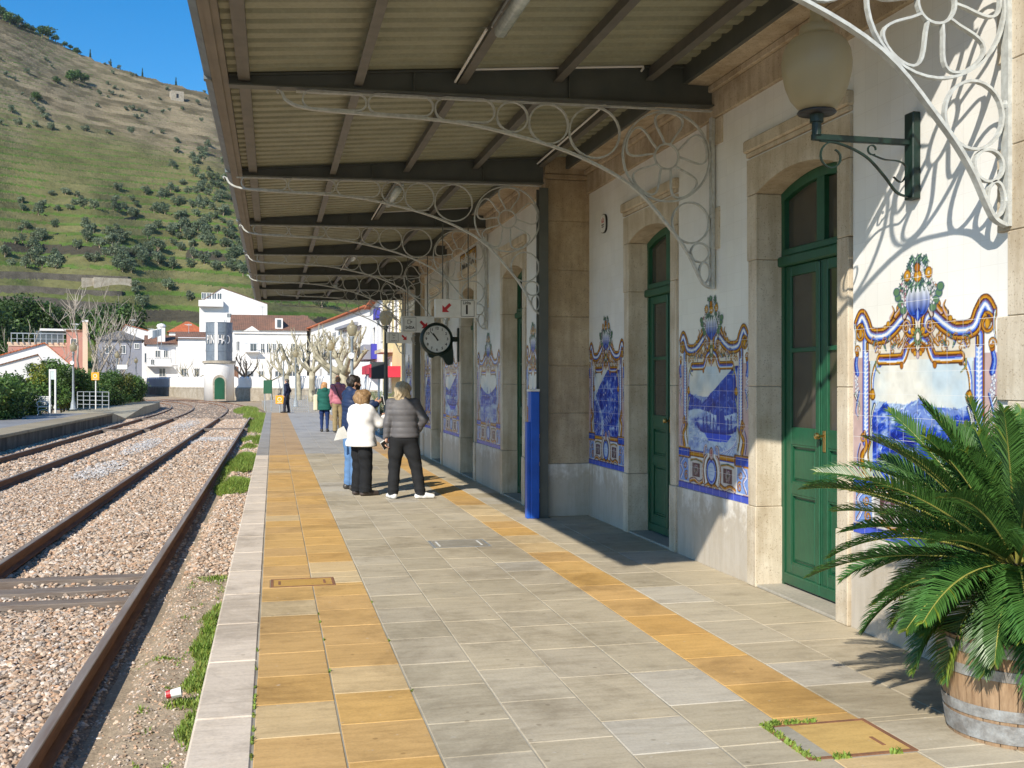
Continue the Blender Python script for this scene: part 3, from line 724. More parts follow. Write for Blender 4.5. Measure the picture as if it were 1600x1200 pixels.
def door(c, X, detail=True):
    xd = X+.205; a, b = c-OW/2+.002, c+OW/2-.002
    st = MB(); st.bbox(X-.02, X+.40, a, b, .0, .022, .004); st.build('threshold', M['concrete'], station)
    fr = MB(); n = 12; top = lambda y: 3.10+.105*(1-((y-c)/(OW/2))**2)
    fr.box(xd-.01, xd+.08, a, a+.05, .022, 3.09); fr.box(xd-.01, xd+.08, b-.05, b, .022, 3.09)
    fr.bbox(xd-.05, xd+.08, a+.002, b-.002, 2.52, 2.60, .012); fr.bbox(xd-.03, xd+.07, a+.052, b-.052, 2.602, 2.655, .006)
    for i in range(n):
        y0 = a+(b-a)*i/n; y1 = a+(b-a)*(i+1)/n
        fr.prism([(y0, top(y0)-.075), (y1, top(y1)-.075), (y1, top(y1)), (y0, top(y0))], xd-.012, xd+.07, 'x')
    fr.box(xd-.008, xd+.06, c-.055, c+.055, 2.656, top(c)-.06)
    F = fr.build('door_frame', M['green_door'], station)
    g = MB()
    g.box(xd+.03, xd+.036, a+.05, b-.05, 2.656, 3.12); g.build('transom_pane', M['glass'], F)
    for s_ in (0, 1):
        y0, y1 = (a+.052, c-.002) if s_ == 0 else (c+.002, b-.052); lf = MB(); sw = .085
        lf.bbox(xd, xd+.045, y0, y0+sw, .035, 2.518, .004); lf.bbox(xd, xd+.045, y1-sw, y1, .035, 2.518, .004)
        for z0, z1 in ((.035,.20), (.745,.83), (1.13,1.265), (1.845,1.88), (2.44,2.518)): lf.bbox(xd+.001, xd+.044, y0+sw+.0005, y1-sw-.0005, z0, z1, .004)
        for z0, z1 in ((.20,.745), (.83,1.13)):
            lf.box(xd+.024, xd+.034, y0+sw, y1-sw, z0, z1); lf.bbox(xd+.012, xd+.0238, y0+sw+.03, y1-sw-.03, z0+.035, z1-.035, .010)
            for q in ((y0+sw, y0+sw+.014, z0, z1), (y1-sw-.014, y1-sw, z0, z1), (y0+sw+.0145, y1-sw-.0145, z0, z0+.014), (y0+sw+.0145, y1-sw-.0145, z1-.014, z1)): lf.box(xd+.006, xd+.0235, *q)
        lf.bbox(xd-.020, xd-.0005, y0, y1, .036, .12, .008)
        if s_ == 1: lf.bbox(xd-.016, xd-.0005, y0, y0+.045, .12, 2.51, .006)
        L = lf.build('door_leaf', M['green_door'], station)
        gl = MB(); gl.box(xd+.018, xd+.022, y0+sw, y1-sw, 1.265, 1.845); gl.box(xd+.018, xd+.022, y0+sw, y1-sw, 1.88, 2.44); gl.build('glass_pane', M['glass'], L)
        if detail and s_ == 0:
            h = MB(); h.tube([(xd-.001, c-.045, 1.22), (xd-.05, c-.045, 1.22)], .010, 8)
            h.lathe([(0,-.02),(.022,-.014),(.026,0),(.022,.014),(0,.02)], 12, Matrix.Translation((xd-.062, c-.045, 1.22)) @ Matrix.Rotation(R(90), 4, 'Y'))
            h.bbox(xd-.006, xd-.0005, c-.065, c-.025, 1.10, 1.26, .003); h.build('door_handle', M['brass'], L)
for c, X in DOORS: surround(c, X); door(c, X)

# corner pillars of golden granite (plinth below, cap above)
def pillar(y0, y1, x0, x1, name='corner_pillar'):
    m = MB(); zs = [ZP+.002, 1.24, 1.81, 2.40, 2.96, 3.55, 4.05]
    for i in range(len(zs)-1): m.bbox(x0, x1, y0, y1, zs[i], zs[i+1]-.002, .006)
    m.bbox(x0-.03, x1, y0-.03, y1+.03, 4.052, 4.11, .008); m.bbox(x0-.015, x1, y0-.015, y1+.015, 4.112, 4.32, .004)
    m.build(name, M['granite'], station)
    m = MB(); m.bbox(x0-.02, x1, y0-.02, y1+.02, 0, ZP, .006); m.build('plinth_block', M['plinth'], station)
pillar(12.03, 12.42, XC-.03, XW+.02); pillar(22.48, 22.88, XC-.03, XW+.02)
# near and far quoins of pale stone, long and short blocks
for y0, s_ in ((4.10, 1), (30.62, -1)):
    q = MB(); zs = [ZP+.002, 1.08, 1.52, 1.96, 2.40, 2.84, 3.28, 3.72, 3.888]
    for i in range(len(zs)-1):
        L = .64 if i % 2 == 0 else .56
        ya, yb = (y0, y0+L) if s_ == 1 else (y0-L, y0); q.bbox(XW-.024, XW+.5, ya, yb, zs[i], zs[i+1]-.002, .005)
    ya, yb = (y0-.02, y0+.66) if s_ == 1 else (y0-.66, y0+.02); q.bbox(XW-.036, XW+.5, ya, yb, 0, ZP, .006)
    q.build('quoin', M['stone'], station)
# stone pads that carry the canopy brackets
for x_, y, z0, z1, w_ in [(XW, YB[1], 2.76, 3.12, .10), (XW, YB[1], 3.66, 3.885, .16), (XW, YB[6], 2.76, 3.12, .10), (XW, YB[6], 3.66, 3.885, .16), (XC, YB[3], 2.76, 3.12, .10), (XC, YB[4], 2.76, 3.12, .10)]:
    pd = MB(); pd.bbox(x_-.014, x_+.1, y-w_, y+w_, z0, z1, .004); pd.build('bracket_pad', M['stone'], station)

# azulejo panels between the doors
zz = ZP+.002
P_LABEL = 'painted tile panel: '
azulejo('tile_panel', XW, 6.155, 1.40, zz, 0, 11, .0046, station, label='tile panel of a blue mountain valley in a scrolled frame, beside the palm')
azulejo('tile_panel', XW, 9.175, 1.49, zz, 1, 23, .0062, station, label='painted tile panel of a boat on a river under a steep blue mountain')
azulejo('tile_panel', XW, 12.03, 1.31, zz, 2, 37, .0070, station, label='painted tile panel of blue terraced vineyards beside the golden granite pillar')
azulejo('tile_panel', XC, 13.13, .71, zz, 3, 41, .010, station, half=True)
azulejo('tile_panel', XC, 16.50, 1.80, zz, 3, 53, .011, station)
azulejo('tile_panel', XC, 19.90, 1.80, zz, 1, 61, .013, station)
azulejo('tile_panel', XC, 22.46, .95, zz, 2, 67, .016, station, half=True)
azulejo('tile_panel', XW, 23.76, .88, zz, 3, 71, .018, station, half=True)
azulejo('tile_panel', XW, 26.81, 1.45, zz, 0, 79, .018, station)
azulejo('tile_panel', XW, 29.90, 1.45, zz, 1, 83, .02, station)

# painted name cartouche high on the central block
def name_plate():
    A = Art(1.5, .62, .012)
    A.poly([(0, 0), (1.5, 0), (1.5, .62), (0, .62)], DK*1.2); A.poly([(.03, .03), (1.47, .03), (1.47, .59), (.03, .59)], YE*.8); A.poly([(.08, .08), (1.42, .08), (1.42, .54), (.08, .54)], CR*.8)
    rr = np.random.RandomState(4)
    for k in range(30):
        u, v = rr.rand()*1.4+.05, rr.choice([.06, .56])+.02*rr.randn(); A.stroke(spiral(u, v, .05, .01, rr.rand()*6, 1.2), .018, [DK, OR*(.5+rr.rand()), GR])
    idx = np.arange(A.ny*A.nx).reshape(A.ny, A.nx); F = np.stack([idx[:-1,:-1], idx[:-1,1:], idx[1:,1:], idx[1:,:-1]], -1).reshape(-1, 4)
    V = np.stack([np.full(A.u.shape, XC-.006), 18.05-A.u, 3.02+.62*0+A.v*0+A.v+.20], -1).reshape(-1, 3)-np.array(wloc(station))
    o = np_mesh('name_panel', V, F, M['azulejo'], station, col=A.c.reshape(-1, 3))
    t = MB(); text_mb(t, 'PINHÃO', .30, (XC-.009, 17.30, 3.53), (0,-1,0), (0,0,1), depth=.002, bold=.006)
    t.build('lettering', M['black'], o, world=True)
name_plate()

# ------------------------------------------------------------------ the platform canopy
canopy = thing('platform_canopy', 'dark steel platform canopy with corrugated roof and looped iron brackets on the station front', 'canopy', (1.6, 17.4, 4.0))
ztop = lambda x: 4.00+.085*(x+.33)
zbot = lambda x: 3.915+.018*(x+.33)
def beam(y, x1):
    m = MB(); x0 = -.335
    m.prism([(x0, zbot(x0)+.012), (x1, zbot(x1)+.012), (x1, ztop(x1)-.012), (x0, ztop(x0)-.012)], y-.006, y+.006)
    m.prism([(x0, zbot(x0)), (x1, zbot(x1)), (x1, zbot(x1)+.0118), (x0, zbot(x0)+.0118)], y-.055, y+.055)
    m.prism([(x0, ztop(x0)-.0118), (x1, ztop(x1)-.0118), (x1, ztop(x1)), (x0, ztop(x0))], y-.055, y+.055)
    for xs in (1.1, 2.4): m.box(xs, xs+.01, y-.05, y+.05, zbot(xs)+.013, ztop(xs)-.013)
    return m.build('beam', M['steel_dark'], canopy)
def bracket_mesh():
    m = MB(); nrm = (0,1,0)
    P = lambda x, z: (x, 0, z)
    chord = smooth([(-3.66,3.895), (-3.62,3.83), (-3.50,3.785), (-3.20,3.765), (-2.34,3.74), (-1.80,3.66), (-1.26,3.52), (-.76,3.28), (-.42,2.94), (-.25,2.72), (-.15,2.53), (-.10,2.455), (-.03,2.425)], 5)
    m.bar([P(*p) for p in chord], nrm, .042, .019)
    m.bar([P(-3.66,3.895), P(-3.69,3.91), P(-3.70,3.90), P(-3.685,3.885)], nrm, .03, .010)
    m.bar([P(-.028, 2.42), P(-.028, 3.90)], nrm, .055, .03)
    m.bar([P(-3.55, 3.905), P(-.03, 3.955)], nrm, .04, .010)
    for z in (2.55, 3.05, 3.72): m.lathe([(0,-.03),(.022,-.02),(.03,0),(.022,.02),(0,.03)], 8, Matrix.Translation((-.028, 0, z)))
    def loop(cx, cz, rx, rz, n=26): m.bar([P(cx+rx*math.cos(2*math.pi*i/n), cz+rz*math.sin(2*math.pi*i/n)) for i in range(n)], nrm, .030, .0135, True)
    def slot(xa, xb):
        za, zb = np.interp((xa+xb)/2, [-3.6,-3.2,-2.3,-1.8], [3.79,3.775,3.755,3.68])+.004, 3.915+.012*((xa+xb)/2+3.66)
        r = (zb-za)/2; c = (za+zb)/2; pts = []
        for i in range(9): q = math.pi/2+math.pi*i/8; pts.append(P(xa+r+r*math.cos(q), c+r*math.sin(q)))
        for i in range(9): q = -math.pi/2+math.pi*i/8; pts.append(P(xb-r+r*math.cos(q), c+r*math.sin(q)))
        m.bar(pts, nrm, .030, .0135, True)
    slot(-3.50, -3.00); slot(-2.985, -2.46); slot(-2.445, -1.95)
    loop(-1.80, 3.805, .130, .125); loop(-1.49, 3.765, .168, .165); loop(-1.09, 3.715, .222, .215)
    cx, cz = -.445, 3.545; loop(cx, cz, .395, .385, 40); loop(cx, cz, .108, .108)
    for k in range(5):
        q = R(86)+k*2*math.pi/5; pts = []
        for i in range(22):
            t = i/21; f = math.sin(math.pi*t)**.75; ang = (t-.5)*2; L = .108+.268*(math.sin(math.pi*t)**.62)
            off = .125*math.sin(2*math.pi*t)*1.0
            lx, lw = .100+.275*math.sin(math.pi*t)**.8, .022*(1-2*t)+.115*math.sin(2*math.pi*t)*(1 if True else 0)
            pts.append(P(cx+lx*math.cos(q)-lw*math.sin(q), cz+lx*math.sin(q)+lw*math.cos(q)))
        m.bar(pts, nrm, .028, .013)
    loop(-.228, 2.985, .170, .175); loop(-.140, 2.730, .085, .082); loop(-.098, 2.560, .050, .090)
    me_o = m.build('bracket', M['steel_light'], canopy, world=False); return me_o
br0 = bracket_mesh()
for i, y in enumerate(YB):
    xw = XW if i in (0, 1, 6, 7) else XC
    if i in (2, 5): xw = 3.155
    b_ = beam(y, xw-.01)
    br = br0 if i == 0 else br0.copy()
    if i: COL.objects.link(br)
    br.parent = b_; br.location = Vector((xw-.004, y, 0))-Vector(canopy.location)
for y in (YB[2]-.02, YB[5]+.02):
    m = MB(); m.box(3.075, 3.185, y-.075, y-.065, .012, 3.92); m.box(3.075, 3.185, y+.065, y+.075, .012, 3.92); m.box(3.125, 3.135, y-.065, y+.065, .012, 3.92)
    m.box(3.02, 3.20, y-.10, y+.10, 0, .011); m.build('column', M['steel_dark'], canopy)
def sheet():
    pit = .2; ys = []; zs = []; y = 4.17; prof = [(0, 0), (.105, 0), (.125, .034), (.18, .034)]
    while y < 30.75:
        for a, z in prof: ys.append(y+a); zs.append(z)
        y += pit
    xs = [-.47, .5, 1.5, 2.5, XW-.28]; V = []; n = len(ys)
    for top in (0, 1):
        for x in xs: V += [(x, ys[i], ztop(x)+.004+zs[i]+top*.004) for i in range(n)]
    V = np.array(V)-np.array(canopy.location); F = []
    for top in (0, 1):
        for j in range(len(xs)-1):
            for i in range(n-1):
                b = top*len(xs)*n; q = (b+j*n+i, b+(j+1)*n+i, b+(j+1)*n+i+1, b+j*n+i+1); F.append(q if top else q[::-1])
    np_mesh('roof_sheet', V, np.array(F), M['sheet'], canopy)
sheet()
m = MB()
for a, b, X in WALLS: m.box(X-.30, X-.262, a+.03, b-.03, 4.175, ztop(X-.28)+.05)
m.box(XW-.30, XW+.3, 4.2, 30.6, 4.402, 4.42)
m.build('wall_flashing', M['steel_dark'], canopy)
edges = [4.18]+YB+[30.72]
for x in (-.22, .66, 1.50, 2.31, 3.12):
    m = MB()
    for i in range(len(edges)-1):
        a, b = edges[i]+(.008 if i else 0), edges[i+1]-(.008 if i < len(edges)-2 else 0); zt = ztop(x)-.001
        if x > -.1:
            m.box(x-.006, x+.006, a, b, zt-.11, zt); m.box(x-.035, x-.0062, a, b, zt-.11, zt-.100); m.box(x+.0062, x+.035, a, b, zt-.11, zt-.100)
        else: m.box(x-.045, x+.045, a, b, zt-.05, zt)
    m.build('purlin', M['purlin'], canopy)
m = MB()
m.box(-.462, -.338, 4.18, 30.72, 3.955, 3.985); m.box(-.370, -.338, 4.18, 30.72, 3.9852, 4.02); m.box(-.425, -.385, 4.175, 30.725, 3.940, 3.9548)
m.build('fascia', M['fascia'], canopy)
m = MB(); m.prism([(-.52, 3.985), (-.464, 3.955), (-.464, 4.095), (-.47, 4.095), (-.47, 3.965), (-.514, 3.99), (-.514, 4.11), (-.52, 4.11)], 4.165, 30.735)
for y in YB: m.bbox(-.524, -.463, y-.03, y+.03, 3.948, 4.115, .004)
m.build('gutter', M['zinc'], canopy)
# conduit clipped to the beams and purlins
m = MB()
for y, xr in ((YB[1], (1.52, 3.05)), (YB[3], (1.52, 2.9))): m = MB(); m.tube([(xr[0], y-.062, ztop(xr[0])-.004), (xr[1], y-.062, ztop(xr[1])-.004)], .010, 6); m.build('conduit', M['white_paint'], canopy)
for a, b in ((7.02, 8.28), (14.0, 15.6), (20.6, 22.9)): m = MB(); m.tube([(1.435, a, 4.05), (1.435, b, 4.045)], .010, 6); m.build('conduit', M['white_paint'], canopy)
m = MB(); m.tube([(3.05, 8.29, 4.27), (3.05, 8.45, 4.24), (3.05, 11.9, 4.20)], .010, 6)
m.build('conduit', M['white_paint'], canopy)

# ------------------------------------------------------------------ fittings under the canopy
FL = ['long fluorescent strip light under the canopy roof, nearest to the palm', 'strip light under the canopy above the three people talking', 'strip light under the canopy, third from the near end', 'strip light under the canopy at its far end']
M['lampglass'] = pm('ribbed_clear_plastic', (.55,.62,.60), (.40,.47,.46), 20, .2, .2, 120)
for i, y in enumerate((6.35, 13.5, 20.0, 26.9)):
    t = thing('strip_light', FL[i], 'light fitting', (1.53, y, 4.06), 'strip lights under the canopy')
    m = MB(); m.bbox(1.465, 1.585, y-.64, y+.64, 4.055, 4.085, .006)
    for k in range(5): m.box(1.455, 1.595, y-.6+.3*k-.01, y-.6+.3*k+.01, 4.045, 4.054)
    m.build('housing', M['galv'], t)
    m = MB(); m.prism([(1.475, 4.0545), (1.575, 4.0545), (1.565, 4.0), (1.545, 3.985), (1.505, 3.985), (1.485, 4.0)], y-.62, y+.62); m.build('diffuser', M['lampglass'], t, True)

def emergency_sign():
    X, Y, Z = XW, 11.42, 3.44
    t = thing('wall_sign', 'small white oval sign high on the wall between the pillar and the door', 'sign', (X, Y, Z))
    m = MB(); n = 24; el = [(Y+.15*math.copysign(abs(math.cos(q))**.75, math.cos(q)), Z+.155*math.copysign(abs(math.sin(q))**.75, math.sin(q))) for q in [2*math.pi*i/n for i in range(n)]]
    m.prism(el, X-.03, X-.004, 'x'); m.build('plate', M['black'], t)
    m = MB(); el2 = [(Y+(p[0]-Y)*.9, Z+(p[1]-Z)*.93) for p in el]; m.prism(el2, X-.036, X-.031, 'x'); m.build('face', M['white_gloss'], t)
    m = MB(); m.box(X-.039, X-.0365, Y-.06, Y+.06, Z+.02, Z+.034); m.box(X-.039, X-.0365, Y-.007, Y+.007, Z+.036, Z+.10); m.box(X-.039, X-.0365, Y-.06, Y-.045, Z+.036, Z+.08); m.box(X-.039, X-.0365, Y+.045, Y+.06, Z+.036, Z+.08); m.build('red_mark', M['red_paint'], t)
    m = MB(); m.box(X-.039, X-.0365, Y-.06, Y+.06, Z-.03, Z-.012); m.box(X-.039, X-.0365, Y-.05, Y+.05, Z-.062, Z-.048); m.build('dark_mark', M['black'], t); t.scale = (.7, .7, .7)
emergency_sign()

M['globe'] = None
m_, t_, b_ = newmat('frosted_amber_globe')
b_.inputs['Base Color'].default_value = (.43,.39,.27,1); b_.inputs['Roughness'].default_value = .28
tr = nd(t_, 'ShaderNodeBsdfTranslucent'); tr.inputs[0].default_value = (.72,.64,.46,1)
tp = nd(t_, 'ShaderNodeBsdfTransparent'); tp.inputs[0].default_value = (.88,.80,.66,1)
mx = nd(t_, 'ShaderNodeMixShader'); mx.inputs[0].default_value = .45; mx2 = nd(t_, 'ShaderNodeMixShader'); mx2.inputs[0].default_value = .22
t_.links.new(b_.outputs[0], mx.inputs[1]); t_.links.new(tr.outputs[0], mx.inputs[2]); t_.links.new(mx.outputs[0], mx2.inputs[1]); t_.links.new(tp.outputs[0], mx2.inputs[2])
t_.links.new(mx2.outputs[0], t_.nodes['Material Output'].inputs[0]); M['globe'] = m_
GLOBE = [(.070,0),(.110,.02),(.150,.07),(.178,.14),(.196,.22),(.200,.28),(.192,.34),(.172,.385),(.150,.41),(.125,.425),(.095,.432),(.085,.437)]
CAP = [(.088,.437),(.098,.445),(.100,.470),(.088,.492),(.060,.505),(.045,.512),(.046,.53),(.036,.555),(.040,.572),(.036,.592),(.020,.605),(0,.610)]
def globe(parent, x, y, z, s=1.0):
    T = Matrix.Translation((x, y, z)) @ Matrix.Scale(s, 4)
    g = MB(); g.lathe(GLOBE, 36, T); G = g.build('globe', M['globe'], parent, True)
    g = MB(); g.lathe(CAP, 28, T); g.build('cap', M['globe'], G, True)
def wall_lamp(X, Y, label):
    t = thing('wall_lamp', label, 'lamp', (X, Y, 3.0), 'globe lamps on the station wall')
    m = MB(); m.bbox(X-.055, X-.002, Y-.045, Y+.045, 2.70, 3.215, .006); m.build('wall_plate', M['green_iron'], t)
    m = MB(); xe = X-.655
    m.bbox(xe-.03, X-.055, Y-.016, Y+.016, 3.02, 3.056, .004)
    m.tube([(xe, Y, 3.05), (xe, Y, 3.13)], .028, 12); m.tube([(xe, Y, 3.125), (xe, Y, 3.175)], .040, 12)
    pts = smooth([(xe+.02, 3.02), (xe+.16, 3.005), (xe+.32, 2.94), (xe+.44, 2.83), (xe+.52, 2.74), (xe+.60, 2.715)], 6); m.bar([(p[0], Y, p[1]) for p in pts], (0,1,0), .018, .010)
    m.bar([(p[0], Y, p[1]) for p in spiral(xe+.10, 2.93, .085, .045, R(95), .92, 20)], (0,1,0), .016, .007)
    m.bar([(p[0], Y, p[1]) for p in spiral(xe+.36, 2.985, .032, .022, R(-60), -.85, 14)], (0,1,0), .014, .006)
    m.bar([(p[0], Y, p[1]) for p in smooth([(xe+.36, 2.955), (xe+.44, 2.93), (xe+.53, 2.925), (xe+.58, 2.90), (xe+.585, 2.85), (xe+.55, 2.80), (xe+.50, 2.83)], 5)], (0,1,0), .014, .006)
    m.build('arm', M['green_iron'], t)
    m = MB(); m.lathe([(0,3.170),(.105,3.172),(.112,3.18),(.105,3.19),(.0,3.192)], 28, Matrix.Translation((xe, Y, 0))); m.build('collar', M['black'], t, True)
    globe(t, xe, Y, 3.19); return t
wall_lamp(XW, 5.47, 'amber globe lamp on a green scrolled arm above the painted panel by the palm')

def hung_sign(x0, x1, y, z0, z1, label, kind):
    """double-faced sign board hung across the platform; faces the camera (-Y)"""
    t = thing('hanging_sign', label, 'sign', ((x0+x1)/2, y, z1), 'white signs hung under the canopy')
    m = MB(); m.bbox(x0, x1, y-.04, y+.04, z0, z1, .006); m.build('board', M['white_gloss'], t)
    m = MB()
    for x in (x0+.12, x1-.12): m.tube([(x, y, z1), (x, y, 3.93)], .008, 6)
    m.build('hanger', M['steel_dark'], t)
    h = z1-z0; f = y-.0425
    def arrow(cx, cz, s, ang):
        a = MB(); P = [(-.5,-.13),(.06,-.13),(.06,-.42),(.5,0),(.06,.42),(.06,.13),(-.5,.13)]; c_, s_ = math.cos(ang), math.sin(ang)
        pp = [(cx+s*(p[0]*c_-p[1]*s_), cz+s*(p[0]*s_+p[1]*c_)) for p in P]; a.prism(pp, f-.001, f+.002); a.build('arrow', M['red_paint'], t)
    def boxline(xa, xb, za, zb, wd=.006):
        a = MB()
        a.box(xa, xb, f-.0, f+.002, za, za+wd); a.box(xa, xb, f, f+.002, zb-wd, zb); a.box(xa, xa+wd, f, f+.002, za+wd+.0001, zb-wd-.0001); a.box(xb-wd, xb, f, f+.002, za+wd+.0001, zb-wd-.0001); return a
    U, V = (1,0,0), (0,0,1); zc = (z0+z1)/2; w_ = (x1-x0)*.38
    if kind == 1:
        arrow(x0+.27*(x1-x0), zc, h*.62, R(225)); a = boxline(x1-w_, x1-.035, z0+.06*h, z1-.06*h)
        text_mb(a, 'Linha', h*.24, (x1-w_/2-.03, f, z1-h*.20), U, V, squeeze=.85, bold=.001); text_mb(a, '1', h*.68, (x1-w_/2-.03, f, zc-h*.09), U, V, bold=.005); a.build('lettering', M['black'], t)
    elif kind == 2:
        arrow(x1-.32*(x1-x0), zc-.01, h*.62, R(-45)); a = boxline(x0+.04, x0+.04+w_, z0+.06*h, z1-.06*h); xm = x0+.04+w_/2; q = h*.13; zq = zc+h*.14
        a.box(xm-q, xm+q*.5, f, f+.002, zq+q*.8, zq+q); a.box(xm-q, xm+q*.5, f, f+.002, zq-q, zq-q*.8); a.box(xm-q*1.2, xm-q, f, f+.002, zq-q, zq+q); a.prism([(xm+q*.2, zq-q*.5), (xm+q*1.3, zq), (xm+q*.2, zq+q*.5)], f, f+.002)
        text_mb(a, 'SAÍDA', h*.24, (xm, f, zc-h*.22), U, V, squeeze=.85, bold=.002); a.build('lettering', M['black'], t)
    else:
        arrow(x1-.28*(x1-x0), zc, h*.6, R(-45)); a = boxline(x0+.05, x0+.05+w_, z0+.08*h, z1-.08*h)
        for k, s_ in enumerate(('Sala', 'de', 'espera')): text_mb(a, s_, h*.2, (x0+.05+w_/2, f, zc+h*.23-h*.24*k), U, V)
        a.build('lettering', M['black'], t)
def X_at(px, Y):
    r = (px-800)/FPX; return Y*(r*cs+sn)/(cs-r*sn)
def Z_at(px, py, Y):
    X = X_at(px, Y); d = X*sn+Y*cs; return CZ+(596-py)*d/FPX
for (xa, xb, ya, yb, Y, lab, k) in ((679, 744, 467, 496, 15.0, 'white hanging sign with a red arrow and a boxed number 1', 1), (627, 678, 494, 519, 19.0, 'white hanging exit sign reading SAIDA with a red arrow, above and left of the clock', 2), (604, 642, 519, 536, 22.6, 'smallest and farthest white hanging sign with a red arrow', 3)):
    X0, X1 = X_at(xa, Y), X_at(xb, Y); hung_sign(X0, X1, Y, Z_at(xa, yb, Y), Z_at(xa, ya, Y), lab, k)

def clock():
    Y = 18.1; k_ = 1.42; X = X_at(681.5, Y); Z = Z_at(681.5, 530, Y); K = Matrix.Translation((X, Y, Z)) @ Matrix.Scale(k_, 4) @ Matrix.Translation((-X, -Y, -Z))
    t = thing('station_clock', 'round white station clock in a dark green iron frame on the central block', 'clock', (X, Y, Z))
    F = Matrix.Translation((X, Y, Z)) @ Matrix.Rotation(R(90), 4, 'X')
    def kb(m): m.v = [tuple(K @ Vector(p)) for p in m.v]; return m
    m = MB(); m.lathe([(0,-.07),(.185,-.07),(.20,-.06),(.205,.04),(.19,.07),(.172,.075),(.168,.058)], 40, F)
    XE = X+(XC-X)/k_-.002; m.bbox(X+.17, XE, Y-.02, Y+.02, Z-.03, Z+.03, .005); m.bbox(XE-.03, XE, Y-.04, Y+.04, Z-.28, Z+.14, .005)
    bl = [(.05,-.19),(.02,-.24),(-.02,-.262),(-.06,-.245),(-.10,-.20),(-.14,-.15)]
    sc_ = [(-.12,-.16),(-.09,-.225),(-.05,-.235),(-.02,-.215),(.03,-.205),(.08,-.235),(.115,-.30),(.15,-.325),(.20,-.315),(.215,-.27),(.21,-.18),(.20,-.05),(.16,-.10),(.08,-.17),(0,-.19)]
    m.prism([(X+p[0], Z+p[1]) for p in sc_], Y-.035, Y+.035)
    kb(m).build('case', M['green_iron'], t, False)
    m = MB(); m.lathe([(0,.062),(.166,.062)], 40, F); kb(m).build('dial', M['white_gloss'], t)
    m = MB(); f = Y-.0635
    for k in range(12):
        q = R(90-30*k); text_mb(m, str(k or 12), .045, (X+.132*math.cos(q), f, Z+.132*math.sin(q)), (1,0,0), (0,0,1), depth=.001, bold=.0012)
    kb(m).build('numerals', M['black'], t)
    m = MB()
    for L, wd, ang, yy in ((.085, .011, R(90-30*10.88), -.066), (.125, .008, R(90-6*53.0), -.0685)):
        c_, s_ = math.cos(ang), math.sin(ang); P = [(-.025,-wd),(L,-wd*.5),(L,wd*.5),(-.025,wd)]
        m.prism([(X+p[0]*c_-p[1]*s_, Z+p[0]*s_+p[1]*c_) for p in P], Y+yy-.001, Y+yy+.001)
    kb(m).build('hands', M['black'], t)
clock()

def blue_post():
    t = thing('blue_post', 'tall narrow blue steel guard post standing beside the dark canopy column', 'post', (3.0, 11.9, 0))
    m = MB(); m.bbox(2.960, 3.065, 11.86, 12.0, .0, 1.50, .006); m.bbox(2.918, 2.958, 11.88, 11.98, .0, 1.14, .005); m.build('post_body', M['blue_paint'], t)
    m = MB(); m.bbox(2.945, 3.068, 11.85, 12.01, 1.502, 1.53, .005); m.build('top_cap', M['white_gloss'], t)
    m = MB()
    for z in (.30, .62, .95): m.bbox(3.066, 3.075, 11.88, 11.93, z, z+.05, .003)
    m.build('clip', M['brass'], t)
blue_post()
# ------------------------------------------------------------------ platform, kerb, tracks, earth
RZ = -.44                      # rail head level
GZ = -.60                      # ballast level
CUR0 = 62.0
def shift(y): return 0.0 if y < CUR0 else 1.3e-4*(y-CUR0)**2.68
def curve_pts(x0, y0, y1, step):
    out = []; y = y0
    while y < y1:
        s_ = shift(y); ds = 0 if y < CUR0 else 1.3e-4*2.68*(y-CUR0)**1.68
        n = math.hypot(1, ds); out.append((-s_+x0/n, y+x0*ds/n, ds)); y += step
    return out
def clampc(c): return tuple(max(0, x) for x in c)
rg = np.random.RandomState(5)
GREY = [(.445,.385,.275), (.46,.40,.29), (.425,.37,.265), (.465,.41,.305), (.435,.38,.28)]
OCH = [(.56,.345,.115), (.545,.33,.11), (.57,.36,.13), (.53,.335,.13), (.55,.35,.14)]
YPALE = [(.58,.45,.26), (.57,.42,.22)]
